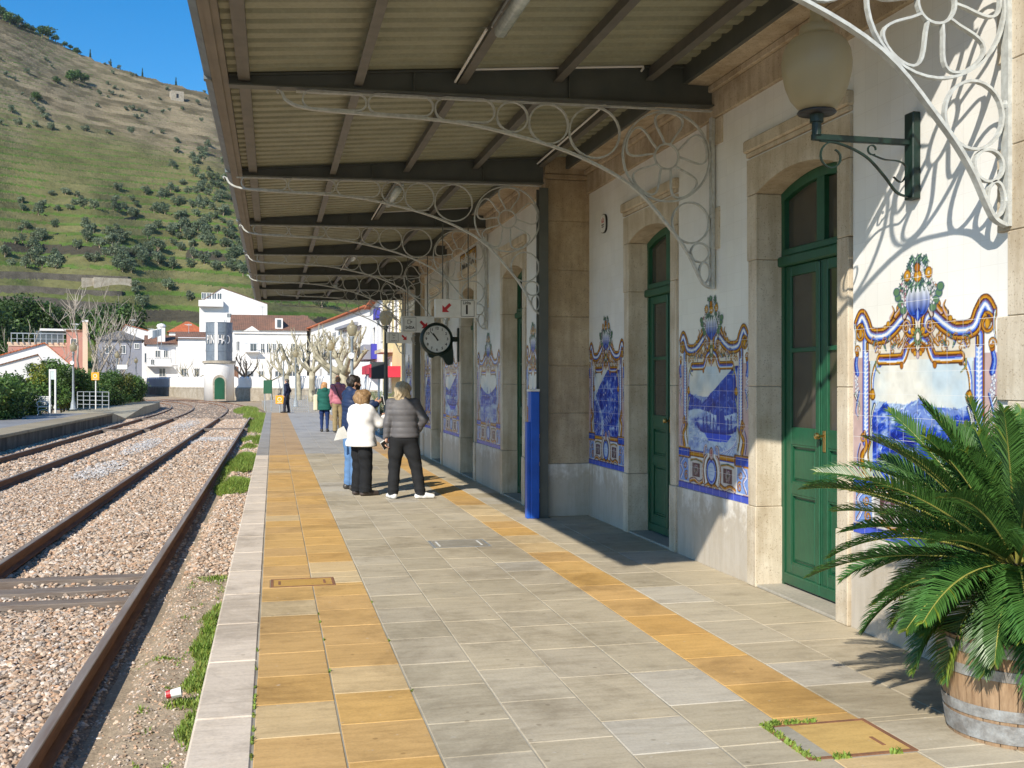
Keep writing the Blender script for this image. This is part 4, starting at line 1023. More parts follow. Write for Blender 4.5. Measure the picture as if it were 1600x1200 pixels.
def platform():
    m = MB(); k = MB()
    base = MB(); base.box(-.345, 6.0, -6, 55.2, -.62, -.012)
    tag(base.build('platform_base', M['dirty_concrete']), kind='structure')
    xs = [-.087, .307, .707, 1.115, 1.52, 1.93, 2.34, 2.75, 3.18, 3.75]
    for c in range(len(xs)-1):
        x0, x1 = xs[c], xs[c+1]; y = -3.0-rnd.random()*.5
        yellow = c in (0, 1, 6)
        while y < 55:
            L = (.50 if yellow else rnd.choice((.45, .60, .60, .75)))
            if c == 6: L = .55
            if y > 23: L *= 1
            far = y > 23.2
            if yellow:
                col = rnd.choice(OCH)
                if rnd.random() < .04: col = rnd.choice(YPALE)
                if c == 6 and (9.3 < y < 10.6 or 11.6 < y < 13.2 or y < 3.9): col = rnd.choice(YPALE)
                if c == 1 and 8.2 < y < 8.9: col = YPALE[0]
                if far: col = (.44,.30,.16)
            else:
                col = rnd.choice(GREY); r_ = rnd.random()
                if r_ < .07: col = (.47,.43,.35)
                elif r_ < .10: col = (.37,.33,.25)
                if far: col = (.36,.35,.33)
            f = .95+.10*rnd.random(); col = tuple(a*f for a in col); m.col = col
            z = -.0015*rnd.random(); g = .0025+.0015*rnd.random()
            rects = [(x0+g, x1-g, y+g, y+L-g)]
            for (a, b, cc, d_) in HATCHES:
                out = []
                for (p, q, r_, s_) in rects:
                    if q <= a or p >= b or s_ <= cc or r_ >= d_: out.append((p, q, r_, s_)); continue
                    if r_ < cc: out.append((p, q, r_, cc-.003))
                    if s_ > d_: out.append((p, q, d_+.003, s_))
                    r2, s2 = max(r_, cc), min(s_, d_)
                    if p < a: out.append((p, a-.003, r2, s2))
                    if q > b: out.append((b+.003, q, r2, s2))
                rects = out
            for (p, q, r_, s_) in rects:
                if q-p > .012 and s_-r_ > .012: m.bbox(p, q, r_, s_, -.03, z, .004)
            y += L
    m.col = None
    # kerb of long pale blocks
    y = -3
    while y < 55:
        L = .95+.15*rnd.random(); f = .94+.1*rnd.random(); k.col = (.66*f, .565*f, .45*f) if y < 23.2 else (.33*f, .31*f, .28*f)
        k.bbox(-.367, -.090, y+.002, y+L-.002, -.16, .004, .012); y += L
    P = m.build('platform_paving', M['paving']); tag(P, kind='structure')
    K = k.build('platform_kerb', M['paving']); tag(K, kind='structure')
    j = MB(); j.box(-.34, 3.9, -4, 55.1, -.0119, -.0045); tag(j.build('paving_joints', pm('joint_mortar', (.40,.37,.30), (.20,.19,.15), 1.3, .95)), kind='structure')
HATCHES = [(-.02, .485, 8.37, 8.70), (1.53, 2.10, 10.0, 10.47), (2.24, 2.765, 4.04, 4.48)]
def hatches():
    labs = ['ochre inspection cover let into the yellow strip near the kerb', 'grey inspection cover in the middle of the paving', 'ochre inspection cover with rusty edge and weeds, nearest the palm']
    for i, (a, b, c, d) in enumerate(HATCHES):
        t = thing('inspection_cover', labs[i], 'manhole cover', ((a+b)/2, (c+d)/2, 0), 'covers let into the paving')
        m = MB(); e = .022
        for q in ((a, b, c, c+e), (a, b, d-e, d), (a, a+e, c+e, d-e), (b-e, b, c+e, d-e)): m.box(*q, -.02, .001 if i != 1 else -.001)
        m.build('frame', M['rail_rust'] if i != 1 else M['galv'], t)
        m = MB()
        cols = [(.50,.30,.08), (.33,.305,.25), (.55,.37,.13)]
        if i == 2:
            m.col = (.36,.335,.27); m.box(a+e, a+.12, c+e, d-e, -.02, -.001); m.col = cols[2]; m.box(a+.121, b-e, c+e, d-e, -.02, -.001)
        else: m.col = cols[i]; m.box(a+e, b-e, c+e, d-e, -.02, -.001)
        m.build('slab', M['paving'], t)
        m = MB()
        for x in ((a+.06, b-.09) if i != 2 else (b-.12,)): m.box(x, x+.018, c+.09, (d-.09 if i != 2 else c+.20), -.0008, .0012); m.build('lifting_slot', M['rail_rust'] if i != 1 else M['white_gloss'], t); m = MB()
        pass
platform(); hatches()
# building side strip beyond the paving (doors' feet)

# the land: one sheet under everything, falling away as the hill rises behind the town
def ground():
    xs = np.concatenate([np.linspace(-900, -60, 30), np.linspace(-55, 60, 60), np.linspace(70, 900, 30)])
    ys = np.concatenate([np.linspace(-120, 0, 20), np.linspace(3, 130, 60), np.linspace(140, 1500, 40)])
    X, Y = np.meshgrid(xs, ys); Z = np.full(X.shape, GZ-.05)
    far = np.clip((Y-118)/60, 0, 1)
    Z = Z+far*1.0
    V = np.stack([X, Y, Z], -1).reshape(-1, 3); idx = np.arange(X.size).reshape(X.shape)
    F = np.stack([idx[:-1,:-1], idx[:-1,1:], idx[1:,1:], idx[1:,:-1]], -1).reshape(-1, 4)
    o = np_mesh('ground', V, F, M['earth'], smooth=True); tag(o, kind='structure')
ground()

def ribbon(name, rows, mat, zf, jitter=0, seed=1):
    """rows: list of polylines (x offsets) along the track curve"""
    V = []; n = len(rows[0])
    for j, row in enumerate(rows):
        for i, p in enumerate(row): V.append((p[0], p[1], zf(p[0], p[1], j, i)))
    F = []
    for j in range(len(rows)-1):
        for i in range(n-1): F.append((j*n+i, (j+1)*n+i, (j+1)*n+i+1, j*n+i+1))
    o = np_mesh(name, np.array(V), np.array(F), mat, smooth=True); return tag(o, kind='structure')
RAILS0 = [-1.31, -3.03, -5.52, -7.20]
def bed_z(x, y, *a):
    n = mnoise(Vector((x*1.3, y*1.3, 0)))*.02+mnoise(Vector((x*5, y*5, 3)))*.008
    base = GZ+.075+n
    if y < 61:
        for xr_ in RAILS0:
            q = x-xr_
            if -.05 < q < .42: base -= .105*min(1, (q+.05)/.08)*min(1, (.42-q)/.16)
    if x > -1.2: base -= .03+.05*min((x+1.2)/.5, 1)
    return base
offs = [x/10 for x in range(-81, -3)]
offs = [-8.1]+[o for o in offs if -8.0 < o < -.4]+[-.36]
ys_ = []
def bedrow(x0): return [(p[0], p[1]) for p in curve_pts(x0, 3.0, 176, 0.5)]
ribbon('ballast_bed', [bedrow(x) for x in offs], M['gravel_sheet'], lambda x, y, j, i: bed_z(offs[j], y))
# bare sandy strip between the near rail and the kerb
so_ = [-1.22, -1.05, -.9, -.7, -.55, -.365]
ribbon('sandy_verge', [[(x, 4+.12*i) for i in range(80)] for x in so_], M['earth'], lambda x, y, j, i: bed_z(x, y)+.018-.05*max(0, (y-12.0)/1.5)-(.03 if j == 0 else 0))

# rails and sleepers
def rail(x0, name_label, y1=172):
    prof = [(-.07,0),(.07,0),(.07,.012),(.012,.03),(.010,.115),(.035,.125),(.036,.155),(.030,.160),(-.030,.160),(-.036,.155),(-.035,.125),(-.010,.115),(-.012,.03),(-.07,.012)]
    pts = curve_pts(x0, 3.0, y1, 1.5 if True else 1); V = []; n = len(prof)
    for (x, y, ds) in pts:
        q = math.hypot(1, ds)
        for a, z in prof: V.append((x+a/q, y+a*ds/q, RZ-.160+z))
    F = []; MI = []
    for i in range(len(pts)-1):
        for k in range(n): F.append((i*n+k, i*n+(k+1) % n, (i+1)*n+(k+1) % n, (i+1)*n+k)); MI.append(1 if k in (6, 7, 8) else 0)
    me = bpy.data.meshes.new('rail'); me.from_pydata([(v[0]-x0, v[1]-3, v[2]-RZ) for v in V], [], F[::1]); me.materials.append(M['rail_rust']); me.materials.append(M['rail_top'])
    me.polygons.foreach_set('material_index', MI); me.update()
    bm_fix(me)
    o = bpy.data.objects.new('rail', me); COL.objects.link(o); o.location = (x0, 3, RZ)
    tag(o, name_label, 'rail', 'railway rails')
def bm_fix(me):
    import bmesh
    b = bmesh.new(); b.from_mesh(me); bmesh.ops.recalc_face_normals(b, faces=b.faces); b.to_mesh(me); b.free()
RAILS = [-1.31, -3.03, -5.52, -7.20]
for x, l in zip(RAILS, ('rusty rail nearest the platform kerb', 'rusty rail, second from the near platform', 'dark rail, third from the near platform', 'dark rail closest to the far platform')): rail(x, l)
sl = []
def sleeper(x0, x1, y, z, lab, wd=.22):
    m = MB(); m.bbox(-(x1-x0)/2, (x1-x0)/2, -wd/2, wd/2, -.12, 0, .008); s_ = shift(y)
    o = m.build('sleeper', M['sleeper']); o.location = ((x0+x1)/2-s_, y, z); tag(o, lab, 'sleeper', 'timber sleepers of the near tracks'); o.rotation_euler.z = -math.atan(1.3e-4*2.68*max(y-CUR0, 0)**1.68)
for y, l in ((10.62, 'weathered grey sleeper, nearest of the three bared between the near rails'), (11.22, 'broad weathered sleeper, middle of the three bared between the near rails'), (11.88, 'weathered sleeper, farthest of the three bared between the near rails')):
    sleeper(-3.35, -1.33, y, GZ+.118, l, .20 if y != 11.22 else .27)
for i, y in enumerate((47.5, 61.0)):
    for a, b, w_ in ((-3.3, -1.1, 'near'), (-7.5, -5.2, 'far')): sleeper(a, b, y, GZ+.15, 'dark timber across the %s track, %s of two' % (w_, 'nearer' if i == 0 else 'farther, by the platform end'), .4)

# ballast stones, real rock by rock
def stones(name, N, region, size, pal, zf, seed, lift=.3):
    r_ = np.random.RandomState(seed)
    ico = np.array([(0,0,1),(.894,0,.447),(.276,.851,.447),(-.724,.526,.447),(-.724,-.526,.447),(.276,-.851,.447),(.724,.526,-.447),(-.276,.851,-.447),(-.894,0,-.447),(-.276,-.851,-.447),(.724,-.526,-.447),(0,0,-1)])
    fi = np.array([(0,1,2),(0,2,3),(0,3,4),(0,4,5),(0,5,1),(1,6,2),(2,7,3),(3,8,4),(4,9,5),(5,10,1),(2,6,7),(3,7,8),(4,8,9),(5,9,10),(1,10,6),(6,11,7),(7,11,8),(8,11,9),(9,11,10),(10,11,6)])
    C = region(N, r_); N = len(C)
    s_ = size*(.45+.75*r_.rand(N)**1.3)
    V = ico[None]*(.62+.62*r_.rand(N, 12, 1))*np.stack([s_*(.8+.6*r_.rand(N)), s_*(.7+.5*r_.rand(N)), s_*(.45+.35*r_.rand(N))], -1)[:, None, :]*.5
    a = r_.rand(N)*6.283; ca, sa = np.cos(a)[:, None], np.sin(a)[:, None]; x = V[..., 0]*ca-V[..., 1]*sa; y = V[..., 0]*sa+V[..., 1]*ca
    tx = (r_.rand(N, 1)-.5)*.9; z = V[..., 2]+x*tx
    P = np.stack([x+C[:, 0:1], y+C[:, 1:2], z+(C[:, 2]+s_*lift*(r_.rand(N)*.9-.15))[:, None]], -1)
    pal = np.array(pal); col = pal[r_.randint(0, len(pal), N)]*(.78+.4*r_.rand(N, 1))
    F = (fi[None]+12*np.arange(N)[:, None, None]).reshape(-1, 3)
    o = np_mesh(name, P.reshape(-1, 3), F, M['vstone'], colc=np.repeat(col, 20, 0)); return tag(o, 'loose pinkish and pale crushed stone between and beside the rails', 'gravel', kind='stuff')
PAL = [(.54,.42,.315), (.58,.42,.295), (.47,.335,.235), (.62,.52,.42), (.52,.36,.24), (.38,.275,.19), (.28,.22,.17), (.66,.58,.50), (.47,.30,.19), (.42,.36,.30), (.57,.45,.335)]
def near_reg(y0, y1, p, xr=-.38, bare=True):
    def f(N, r_):
        y = y0+(y1-y0)*r_.rand(N)**p; d = y*cs; xl = np.maximum(-.36-.290*y, -8.0)
        x = xl+(xr-xl)*r_.rand(N); keep = np.ones(N, bool)
        for xr_ in RAILS: keep &= np.abs(x-xr_) > .05
        # bare dirt strip by the near kerb
        dens = np.where((x > -1.20) & (y < 12.3), .10+.06*(y-4.6)/7, 1.0)
        dens = np.where((x > -1.15) & (x < -.38) & (y > 21) & (y < 33), .5, dens)
        dens = np.where((y > 10.3) & (y < 12.2) & (x < -1.1) & (x > -3.4), .30, dens)
        keep &= r_.rand(N) < dens
        x, y = x[keep], y[keep]; z = np.array([bed_z(a, b) for a, b in zip(x, y)]); return np.stack([x, y, z], -1)
    return f
stones('ballast_near', 26000, near_reg(4.6, 11, .8), .047, PAL, None, 1)
stones('ballast_middle', 52000, near_reg(10.8, 26, .9), .058, PAL, None, 2)
stones('ballast_far', 42000, near_reg(25.5, 62, .9), .10, PAL, None, 3, .15)
def curve_reg(N, r_):
    y = 61+100*r_.rand(N)**1.2; x0 = -8.0+7.3*r_.rand(N); s_ = np.where(y > CUR0, 1.3e-4*np.maximum(y-CUR0, 0)**2.68, 0); return np.stack([x0-s_, y, np.full(N, GZ+.05)], -1)
stones('ballast_curve', 30000, curve_reg, .11, PAL, None, 8, .1)
def patch(cx, cy, rx, ry, rot=0):
    def f(N, r_):
        a = r_.rand(N)*6.283; q = r_.rand(N)**.8*1.15; x = cx+rx*q*np.cos(a); y = cy+ry*q*np.sin(a); z = np.array([bed_z(u, v)+.03 for u, v in zip(x, y)]); return np.stack([x, y, z], -1)
    return f
PW = [(.50,.49,.48), (.58,.57,.56), (.44,.42,.40), (.52,.45,.39)]
for i, (a, b, c, d) in enumerate(((-4.0, 26.5, .40, 2.6), (-4.15, 36, .38, 4.0), (-4.1, 52, .45, 6.5), (-2.2, 39.5, .8, 1.2))): stones('fresh_ballast_patch', 700, patch(a, b, c, d), .07, PW, None, 20+i)
# pebbles and crumbs on the sandy verge
def verge(N, r_):
    y = 4.6+7.8*r_.rand(N); x = -1.22+.84*r_.rand(N); z = np.array([bed_z(a, b)+.016 for a, b in zip(x, y)]); return np.stack([x, y, z], -1)
stones('verge_pebbles', 5200, verge, .024, PAL, None, 9)

# grass along the kerb and between the rails
def grass(name, spots, seed, lab, H=.10, base=None):
    r_ = np.random.RandomState(seed); V = []; F = []; C = []
    for (cx, cy, rx, ry, n, h) in spots:
        for k in range(n):
            a = r_.rand()*6.283; q = r_.rand()**.6; x = cx+rx*q*math.cos(a); y = cy+ry*q*math.sin(a)
            z = base(x, y) if base else bed_z(x, y)
            hh = h*(.4+.8*r_.rand())*(1.1-.6*q); w_ = .0035+.003*r_.rand(); t = r_.rand()*6.283; lx, ly = math.cos(t)*hh*.55, math.sin(t)*hh*.55; px_, py_ = -math.sin(t)*w_, math.cos(t)*w_
            b = len(V); V += [(x-px_, y-py_, z-.01), (x+px_, y+py_, z-.01), (x+px_+lx*.35, y+py_+ly*.35, z+hh*.6), (x-px_+lx*.35, y-py_+ly*.35, z+hh*.6), (x+lx, y+ly, z+hh), (x+lx+px_*.2, y+ly+py_*.2, z+hh)]
            F += [(b, b+1, b+2, b+3), (b+3, b+2, b+5, b+4)]
            c = .7+.6*r_.rand(); g = (c*(1+.35*(r_.rand() < .2)), c, c*.9); C += [g]*2
    o = np_mesh(name, np.array(V), np.array(F), M['leaf_grass'], colc=np.array(C)); return tag(o, lab, 'grass', kind='stuff')
gs = []
for i in range(24):
    y = 6.6+rnd.random()*3.9; gs.append((-.45-.12*rnd.random(), y, .09, .22, 260, .085))
for i in range(40):
    y = 4.8+rnd.random()*7.5; gs.append((-.42-.6*rnd.random()**2, y, .05, .08, 26, .05))
gs += [(-.52, 8.9, .14, .45, 1300, .11), (-.50, 7.9, .13, .3, 800, .10), (-.62, 7.4, .12, .12, 300, .07), (-.85, 8.6, .25, .06, 300, .04), (-.62, 12.0, .2, .22, 500, .06), (-.62, 5.8, .15, .2, 220, .05)]
grass('grass', gs, 3, 'bright green grass tufts growing along the foot of the near kerb')
gs = [(-.78, 22.6, .42, 1.7, 8000, .15), (-.74, 29.0, .38, 3.0, 12000, .24), (-.8, 36, .3, 1.2, 1500, .15), (-.55, 39, .2, 1.6, 1500, .3), (-.95, 41, .3, 1.6, 1200, .18), (-1.15, 27, .12, 4.5, 1600, .12), (-.6, 50, .6, 5, 3500, .25), (-.7, 57, .6, 6, 4000, .25), (-1.0, 66, .8, 7, 4000, .3), (-1.9, 78, .9, 8, 4000, .35)]
grass('grass_tufts', gs, 4, 'thick green grass between the rail and the kerb by the group of people')
hs = []
for (a, b, c, d) in (HATCHES[2],):
    for k in range(36):
        u = rnd.random(); q = rnd.randrange(3)
        p = [(a+.01, c+u*(d-c)), (a+u*(b-a), c-.005), (a+u*.5*(b-a), d+.005)][q]; hs.append((p[0], p[1], .02, .02, 14, .028))
for k in range(12): hs.append((-.092, 4.6+rnd.random()*2, .006, .03, 8, .02))
for k in range(7): hs.append((rnd.choice((.30, .307, .707)), 4.8+rnd.random()*3, .006, .03, 6, .015))
grass('paving_weeds', hs, 5, 'small weeds in the joints round the paving covers', base=lambda x, y: .0)
m = MB(); m.bbox(-.05, .05, -.035, .035, 0, .035, .008); m.build('paper', M['white_gloss']) if False else None
t = thing('litter', 'crumpled white and red paper cup lying on the sandy strip below the kerb', 'litter', (-.66, 7.42, GZ+.09))
m = MB(); m.lathe([(0,-.055),(.026,-.055),(.034,.05),(.031,.05),(.024,-.045)], 10, Matrix.Rotation(R(80), 4, 'Y')); m.build('cup', M['white_gloss'], t, world=False)
m = MB(); m.lathe([(.0272,-.052),(.0295,-.02)], 10, Matrix.Rotation(R(80), 4, 'Y')); m.build('red_band', M['red_paint'], t, world=False)

# ------------------------------------------------------------------ opposite platform
def far_platform():
    y1 = 56.5; f = MB()
    f.box(-12.6, -8.06, -5, y1, GZ-.05, -.03); o = f.build('far_platform_wall', M['dirty_concrete']); tag(o, kind='structure')
    m = MB(); y = -4.0
    while y < y1-.2:
        L = min(1.1, y1-y); q = .9+.2*rnd.random(); m.col = (.34*q, .285*q, .19*q); m.bbox(-9.2, -8.0, y, y+L-.006, -.10, .0, .01)
        m.col = (.27*q, .27*q, .27*q); m.box(-12.6, -9.203, y, y+L-.004, -.10, -.004); y += L
    m.col = None; tag(m.build('far_platform_paving', M['paving']), kind='structure')
    r_ = MB(); r_.col = (.36,.33,.25)
    r_.prism([(56.5, -.002), (62.0, -.50), (62.0, -.60), (56.5, -.60)], -11.8, -8.05, 'x'); tag(r_.build('platform_ramp', M['paving']), kind='structure')
    # low wedge platform beyond the ramp, following the curve
    L_ = [(p[0], p[1]) for p in curve_pts(-8.1, 60.5, 92, 2)]; Rr = [(p[0], p[1]) for p in curve_pts(-12.2, 60.5, 92, 2)]
    V = []; F = []; n = len(L_); zz = [-.5+min(i, 5)*.10 for i in range(n)]
    for i in range(n): V += [(L_[i][0], L_[i][1], zz[i]), (Rr[i][0], Rr[i][1], zz[i]), (L_[i][0], L_[i][1], -.62), (Rr[i][0], Rr[i][1], -.62)]
    for i in range(n-1):
        a, b = i*4, i*4+4; F += [(a, b, b+1, a+1), (a, a+2, b+2, b), (a+1, b+1, b+3, a+3)]
    e = (n-1)*4; F += [(0, 1, 3, 2), (e, e+2, e+3, e+1)]
    o = np_mesh('far_platform_end', np.array(V), np.array(F), M['paving'], colc=np.tile(np.array([[.40,.36,.26]]), (len(F), 1))); tag(o, kind='structure')
far_platform()
# apron, crossing and path beyond the near platform
m = MB(); m.col = (.40,.37,.31)
m.prism([(-.3, 55.3), (14, 55.3), (24, 112), (2.5, 116), (-1.0, 95), (-.5, 75)], GZ, -.10, 'z'); tag(m.build('station_yard', M['paving']), kind='structure')
# ------------------------------------------------------------------ the terraced hill behind the town
RX = [-900,-500,-200,0,50,100,160,225,270,345,420,480,560,640,800,1100,1600,2200]
RY = [-220,-190,-70,22,45,75,100,120,135,146,190,240,300,350,420,480,520,540]
D0, DR = 172.0, 640.0
_gx = np.arange(-1000, 2300, 5.0); _gk = np.exp(-.5*(np.arange(-24, 25)*5/38.)**2); _gy = np.convolve(np.pad(np.interp(_gx, RX, RY), 24, mode='edge'), _gk/_gk.sum(), mode='valid')
def hill_base(px, d):
    zr = (596-np.interp(px, _gx, _gy))*DR/FPX+CZ
    s_ = np.clip((d-D0)/(DR-D0), 0, None)
    z = zr*np.where(s_ <= 1, s_**1.12, 1-(s_-1)*.55)
    return np.maximum(z, -.5), s_
_hn = vnoise(260, 620, 38, 77, 2)-.5; _hn2 = vnoise(260, 620, 8, 78, 1)-.5; _hn3 = vnoise(260, 620, 26, 79, 2)-.5
def _smp(A, px, d):
    u = np.clip((px+900)/5.0, 0, A.shape[1]-2); v = np.clip((d-150)/3.4, 0, A.shape[0]-2); i = u.astype(int); j = v.astype(int); fu = u-i; fv = v-j
    return (A[j, i]*(1-fu)+A[j, i+1]*fu)*(1-fv)+(A[j+1, i]*(1-fu)+A[j+1, i+1]*fu)*fv
def hill_z(px, d, full=False):
    px = np.asarray(px, float); d = np.asarray(d, float)
    z, s_ = hill_base(px, d); am = np.clip(s_*5, 0, 1)*np.clip((1.25-s_)*4, .0, 1)
    z = z+am*(_smp(_hn, px, d)*3.5+_smp(_hn3, px, d)*5*np.clip((1-s_)*4, 0, 1))
    st = 4.2; ph = _smp(_hn3, px, d)*3.0+_smp(_hn2, px, d)*.35; q = (z+ph)/st; f = q-np.floor(q)
    zt = (np.floor(q)+np.clip((f-.55)/.45, 0, 1)**1.3)*st-ph+.25*st*f
    zz = np.where(s_ > 0.03, z*.25+zt*.75-.1*st, z)
    return (zz, s_, f, q) if full else zz
def hill():
    cols = np.concatenate([np.arange(-880, -100, 10.0), np.arange(-100, 660, 1.9), np.arange(660, 2190, 10.0)]); rows = np.concatenate([np.arange(165, 655, .6), np.arange(660, 1100, 30)])
    PX, D = np.meshgrid(cols, rows); Z, S, F_, Q = hill_z(PX, D, True); r = (PX-800)*D/FPX
    V = np.stack([r*cs+D*sn, -r*sn+D*cs, Z], -1).reshape(-1, 3)
    n1 = vnoise(*PX.shape, 110, 5, 6, (1.2, .9)); n2 = vnoise(*PX.shape, 16, 6, 4, (.6, 3)); n3 = vnoise(*PX.shape, 7, 7, 2, (.5, 4)); n4 = vnoise(*PX.shape, 44, 8, 4)
    g1 = np.array((.110,.185,.040)); g2 = np.array((.165,.180,.068)); br = np.array((.122,.104,.060)); tan = np.array((.20,.165,.102)); rs = np.array((.30,.25,.165)); dk = np.array((.060,.055,.040))
    up = np.clip((S+(n1-.5)*.5+(PX-150)*.0002-.42)/.22, 0, 1)[..., None]
    c = g1*(1-np.clip((S+(n1-.5)*.35-.12)/.16, 0, 1))[..., None]+g2*np.clip((S+(n1-.5)*.35-.12)/.16, 0, 1)[..., None]
    c = c*(1-up)+br*up
    t = np.clip((n4-.5)*6, 0, 1)[..., None]*.6; c = c*(1-t)+tan*t*(.7+.3*up)+g1*t*.15
    # mottling, with each tread darkening towards the foot of its riser
    c = c*(.80+.4*n2[..., None])*(.85+.3*n3[..., None])*(1.18-.45*np.clip(F_/.66, 0, 1)[..., None])
    ri = np.clip((F_-.66)/.10, 0, 1)[..., None]*np.clip((n2*2.4-.4), .25, 1)[..., None]; wallc_ = rs*(.45+.9*n2[..., None])*(.55+.28*up)*(1-(1-up)*np.array((.12,.0,.30)))  # terrace walls painted paler, their sunlit look put into the colour
    c = c*(1-ri*.85)+wallc_*ri*.85
    edge = ((F_ > .56) & (F_ < .73))[..., None]; c = np.where(edge & (n4[..., None] > .36), g1*(.55+.35*n3[..., None]), c)
    big = (np.abs((Q-np.floor(Q/5)*5)-3.85) < .17)[..., None] & (n1[..., None] > .45) & (S[..., None] < .26); c = np.where(big, dk, c)
    idx = np.arange(PX.size).reshape(PX.shape); F = np.stack([idx[:-1,:-1], idx[:-1,1:], idx[1:,1:], idx[1:,:-1]], -1).reshape(-1, 4)
    m, t_, b = newmat('terraced_hillside'); P = worldpos(t_); a = nd(t_, 'ShaderNodeVertexColor', layer_name='Col')
    f = ramp(t_, noise(t_, worldpos(t_, (1, 1, 2.5)), .5, 6, .75), [(.30, (.60,.60,.58)), (.5, (1,1,1)), (.72, (1.18,1.15,1.1))])
    base = mixc(t_, 1.0, a.outputs[0], f, 'MULTIPLY'); t_.links.new(base, b.inputs['Base Color']); b.inputs['Roughness'].default_value = .95; b.inputs['Specular IOR Level'].default_value = .1
    bump(t_, b, noise(t_, P, .8, 5, .7), .8, .6)
    o = np_mesh('hill', V, F, m, col=c.reshape(-1, 3), smooth=False); tag(o, kind='structure')
hill()
_ds = np.arange(176, 645, 1.0)
def on_hill(px, py):
    """the nearest point of the hillside seen at photo pixel (px, py)"""
    z = hill_z(np.full(_ds.shape, float(px)), _ds); y = 596-(z-CZ)*FPX/_ds
    k = np.argmax(y <= py)
    if y[k] > py: k = len(_ds)-3
    d = _ds[k]; r = (px-800)*d/FPX; return Vector((r*cs+d*sn, -r*sn+d*cs, float(z[k]))), d

# ------------------------------------------------------------------ foliage and trees
def leaves(lobes, n, size, seed, dark=(.55,1.35), shell=.35, flat=0.0):
    """leaf-sized quads spread through ellipsoid lobes; returns V, F, C"""
    r_ = np.random.RandomState(seed); lobes = np.array(lobes, float); vol = np.cbrt(lobes[:,3]*lobes[:,4]*lobes[:,5])**2.2; k = r_.choice(len(lobes), n, p=vol/vol.sum()); L = lobes[k]
    dr = r_.randn(n, 3); dr /= np.linalg.norm(dr, axis=1)[:, None]; q = (shell+(1-shell)*r_.rand(n))**.6*(1+.12*r_.randn(n))
    C = L[:, :3]+dr*L[:, 3:6]*q[:, None]
    nr = dr+.9*r_.randn(n, 3); nr /= np.linalg.norm(nr, axis=1)[:, None]; a = np.cross(nr, r_.randn(n, 3)); a /= np.linalg.norm(a, axis=1)[:, None]; b = np.cross(nr, a)
    s_ = size*(.5+r_.rand(n))[:, None]; V = np.stack([C-a*s_, C-b*s_*.55, C+a*s_, C+b*s_*.55], 1)
    lob = (dark[0]+(dark[1]-dark[0])*r_.rand(len(lobes)))[k]; col = np.stack([lob*(.75+.5*r_.rand(n))]*3, -1)
    return V.reshape(-1, 3), np.arange(4*n).reshape(-1, 4), col
def lobes_for(R_, H, z0, n, seed, sq=.55, ir=.55):
    r_ = random.Random(seed); out = []
    for i in range(n):
        a = r_.random()*6.283; q = R_*ir*math.sqrt(r_.random()); hz = z0+H*(.25+.62*r_.random()); s_ = R_*(.28+.3*r_.random())
        out.append((q*math.cos(a)*1.1, q*math.sin(a)*1.1, hz, s_, s_, s_*sq*1.5))
    return out
def merge(parts):
    V = []; F = []; C = []; b = 0
    for v, f, c in parts: V.append(v); F.append(f+b); C.append(c); b += len(v)
    return np.concatenate(V), np.concatenate(F), np.concatenate(C)
def mb_arrays(mb, col):
    F = [f for f in mb.f if len(f) == 4]; return np.array(mb.v), np.array(F), np.tile(np.array([col], float), (len(F), 1))
def small_tree(name, R_, H, th, n, size, seed, mat, trunkcol=(2.2,1.4,1.6), nl=9, sq=.55):
    mb = MB(); r_ = random.Random(seed)
    mb.tube([(0,0,-.5), (.05*R_,0,th*.5), (0,.05,th+.3*H)], [.10*R_, .07*R_, .04*R_], 5)
    for k in range(3):
        a = k*2.1+r_.random(); mb.tube([(0,0,th*.7), (R_*.3*math.cos(a), R_*.3*math.sin(a), th+.35*H)], [.05*R_, .02*R_], 4)
    V, F, C = merge([leaves(lobes_for(R_, H, th, nl, seed, sq), n, size, seed), mb_arrays(mb, trunkcol)])
    return np_mesh(name, V, F, mat, colc=C)
olive_src = [small_tree('olive_tree', 2.0, 3.0, .25, 760, .21, 10+i, M['leaf_olive'], nl=8+i) for i in range(4)]
for o in olive_src: o.location.z = -500
rt = random.Random(12); spots = []
rowpts = [(2,192),(28,195),(55,197),(80,200),(106,200),(133,202),(168,205),(205,207),(237,205),(254,207),(80,103),(42,111),(10,118),(22,123),(128,126),(168,130),(180,137),(192,140),(176,113),(50,158),(56,166),(64,174),(70,184),(18,174),(196,170),(206,169),(218,172),(228,174),(255,174),(212,182),(222,182),(285,168),(308,160),(322,152),(249,152),(206,117),(262,139),(212,116),(164,98),(172,99),(180,102),(186,106),(319,142),(45,200)]
for p in rowpts: spots.append((p[0], p[1], .9))
def inpoly(x, y, P):
    c = False
    for i in range(len(P)):
        x1, y1 = P[i]; x2, y2 = P[(i+1) % len(P)]
        if (y1 > y) != (y2 > y) and x < (x2-x1)*(y-y1)/(y2-y1)+x1: c = not c
    return c
zones = [([(270,215),(350,215),(400,330),(400,440),(330,420),(230,415),(180,430),(150,380),(200,330),(260,300)], 150, 1.0),
         ([(60,310),(180,320),(200,420),(20,420),(0,390),(40,340)], 36, .95), ([(0,330),(60,300),(220,290),(260,330)], 16, .9), ([(200,440),(330,450),(330,520),(210,520)], 6, .8), ([(430,440),(640,400),(640,480),(430,480)], 22, 1.2), ([(0,60),(120,110),(300,150),(340,190),(0,180)], 14, .8)]
for P, n, s_ in zones:
    xs_ = [p[0] for p in P]; ys2 = [p[1] for p in P]; k = 0; tries = 0
    while k < n and tries < 6000:
        tries += 1; x = rt.uniform(min(xs_), max(xs_)); y = rt.uniform(min(ys2), max(ys2))
        if inpoly(x, y, P) and all((x-a)**2+((y-b)*1.7)**2 > (40 if n < 100 else 26) for a, b, _ in spots): spots.append((x, y, s_)); k += 1
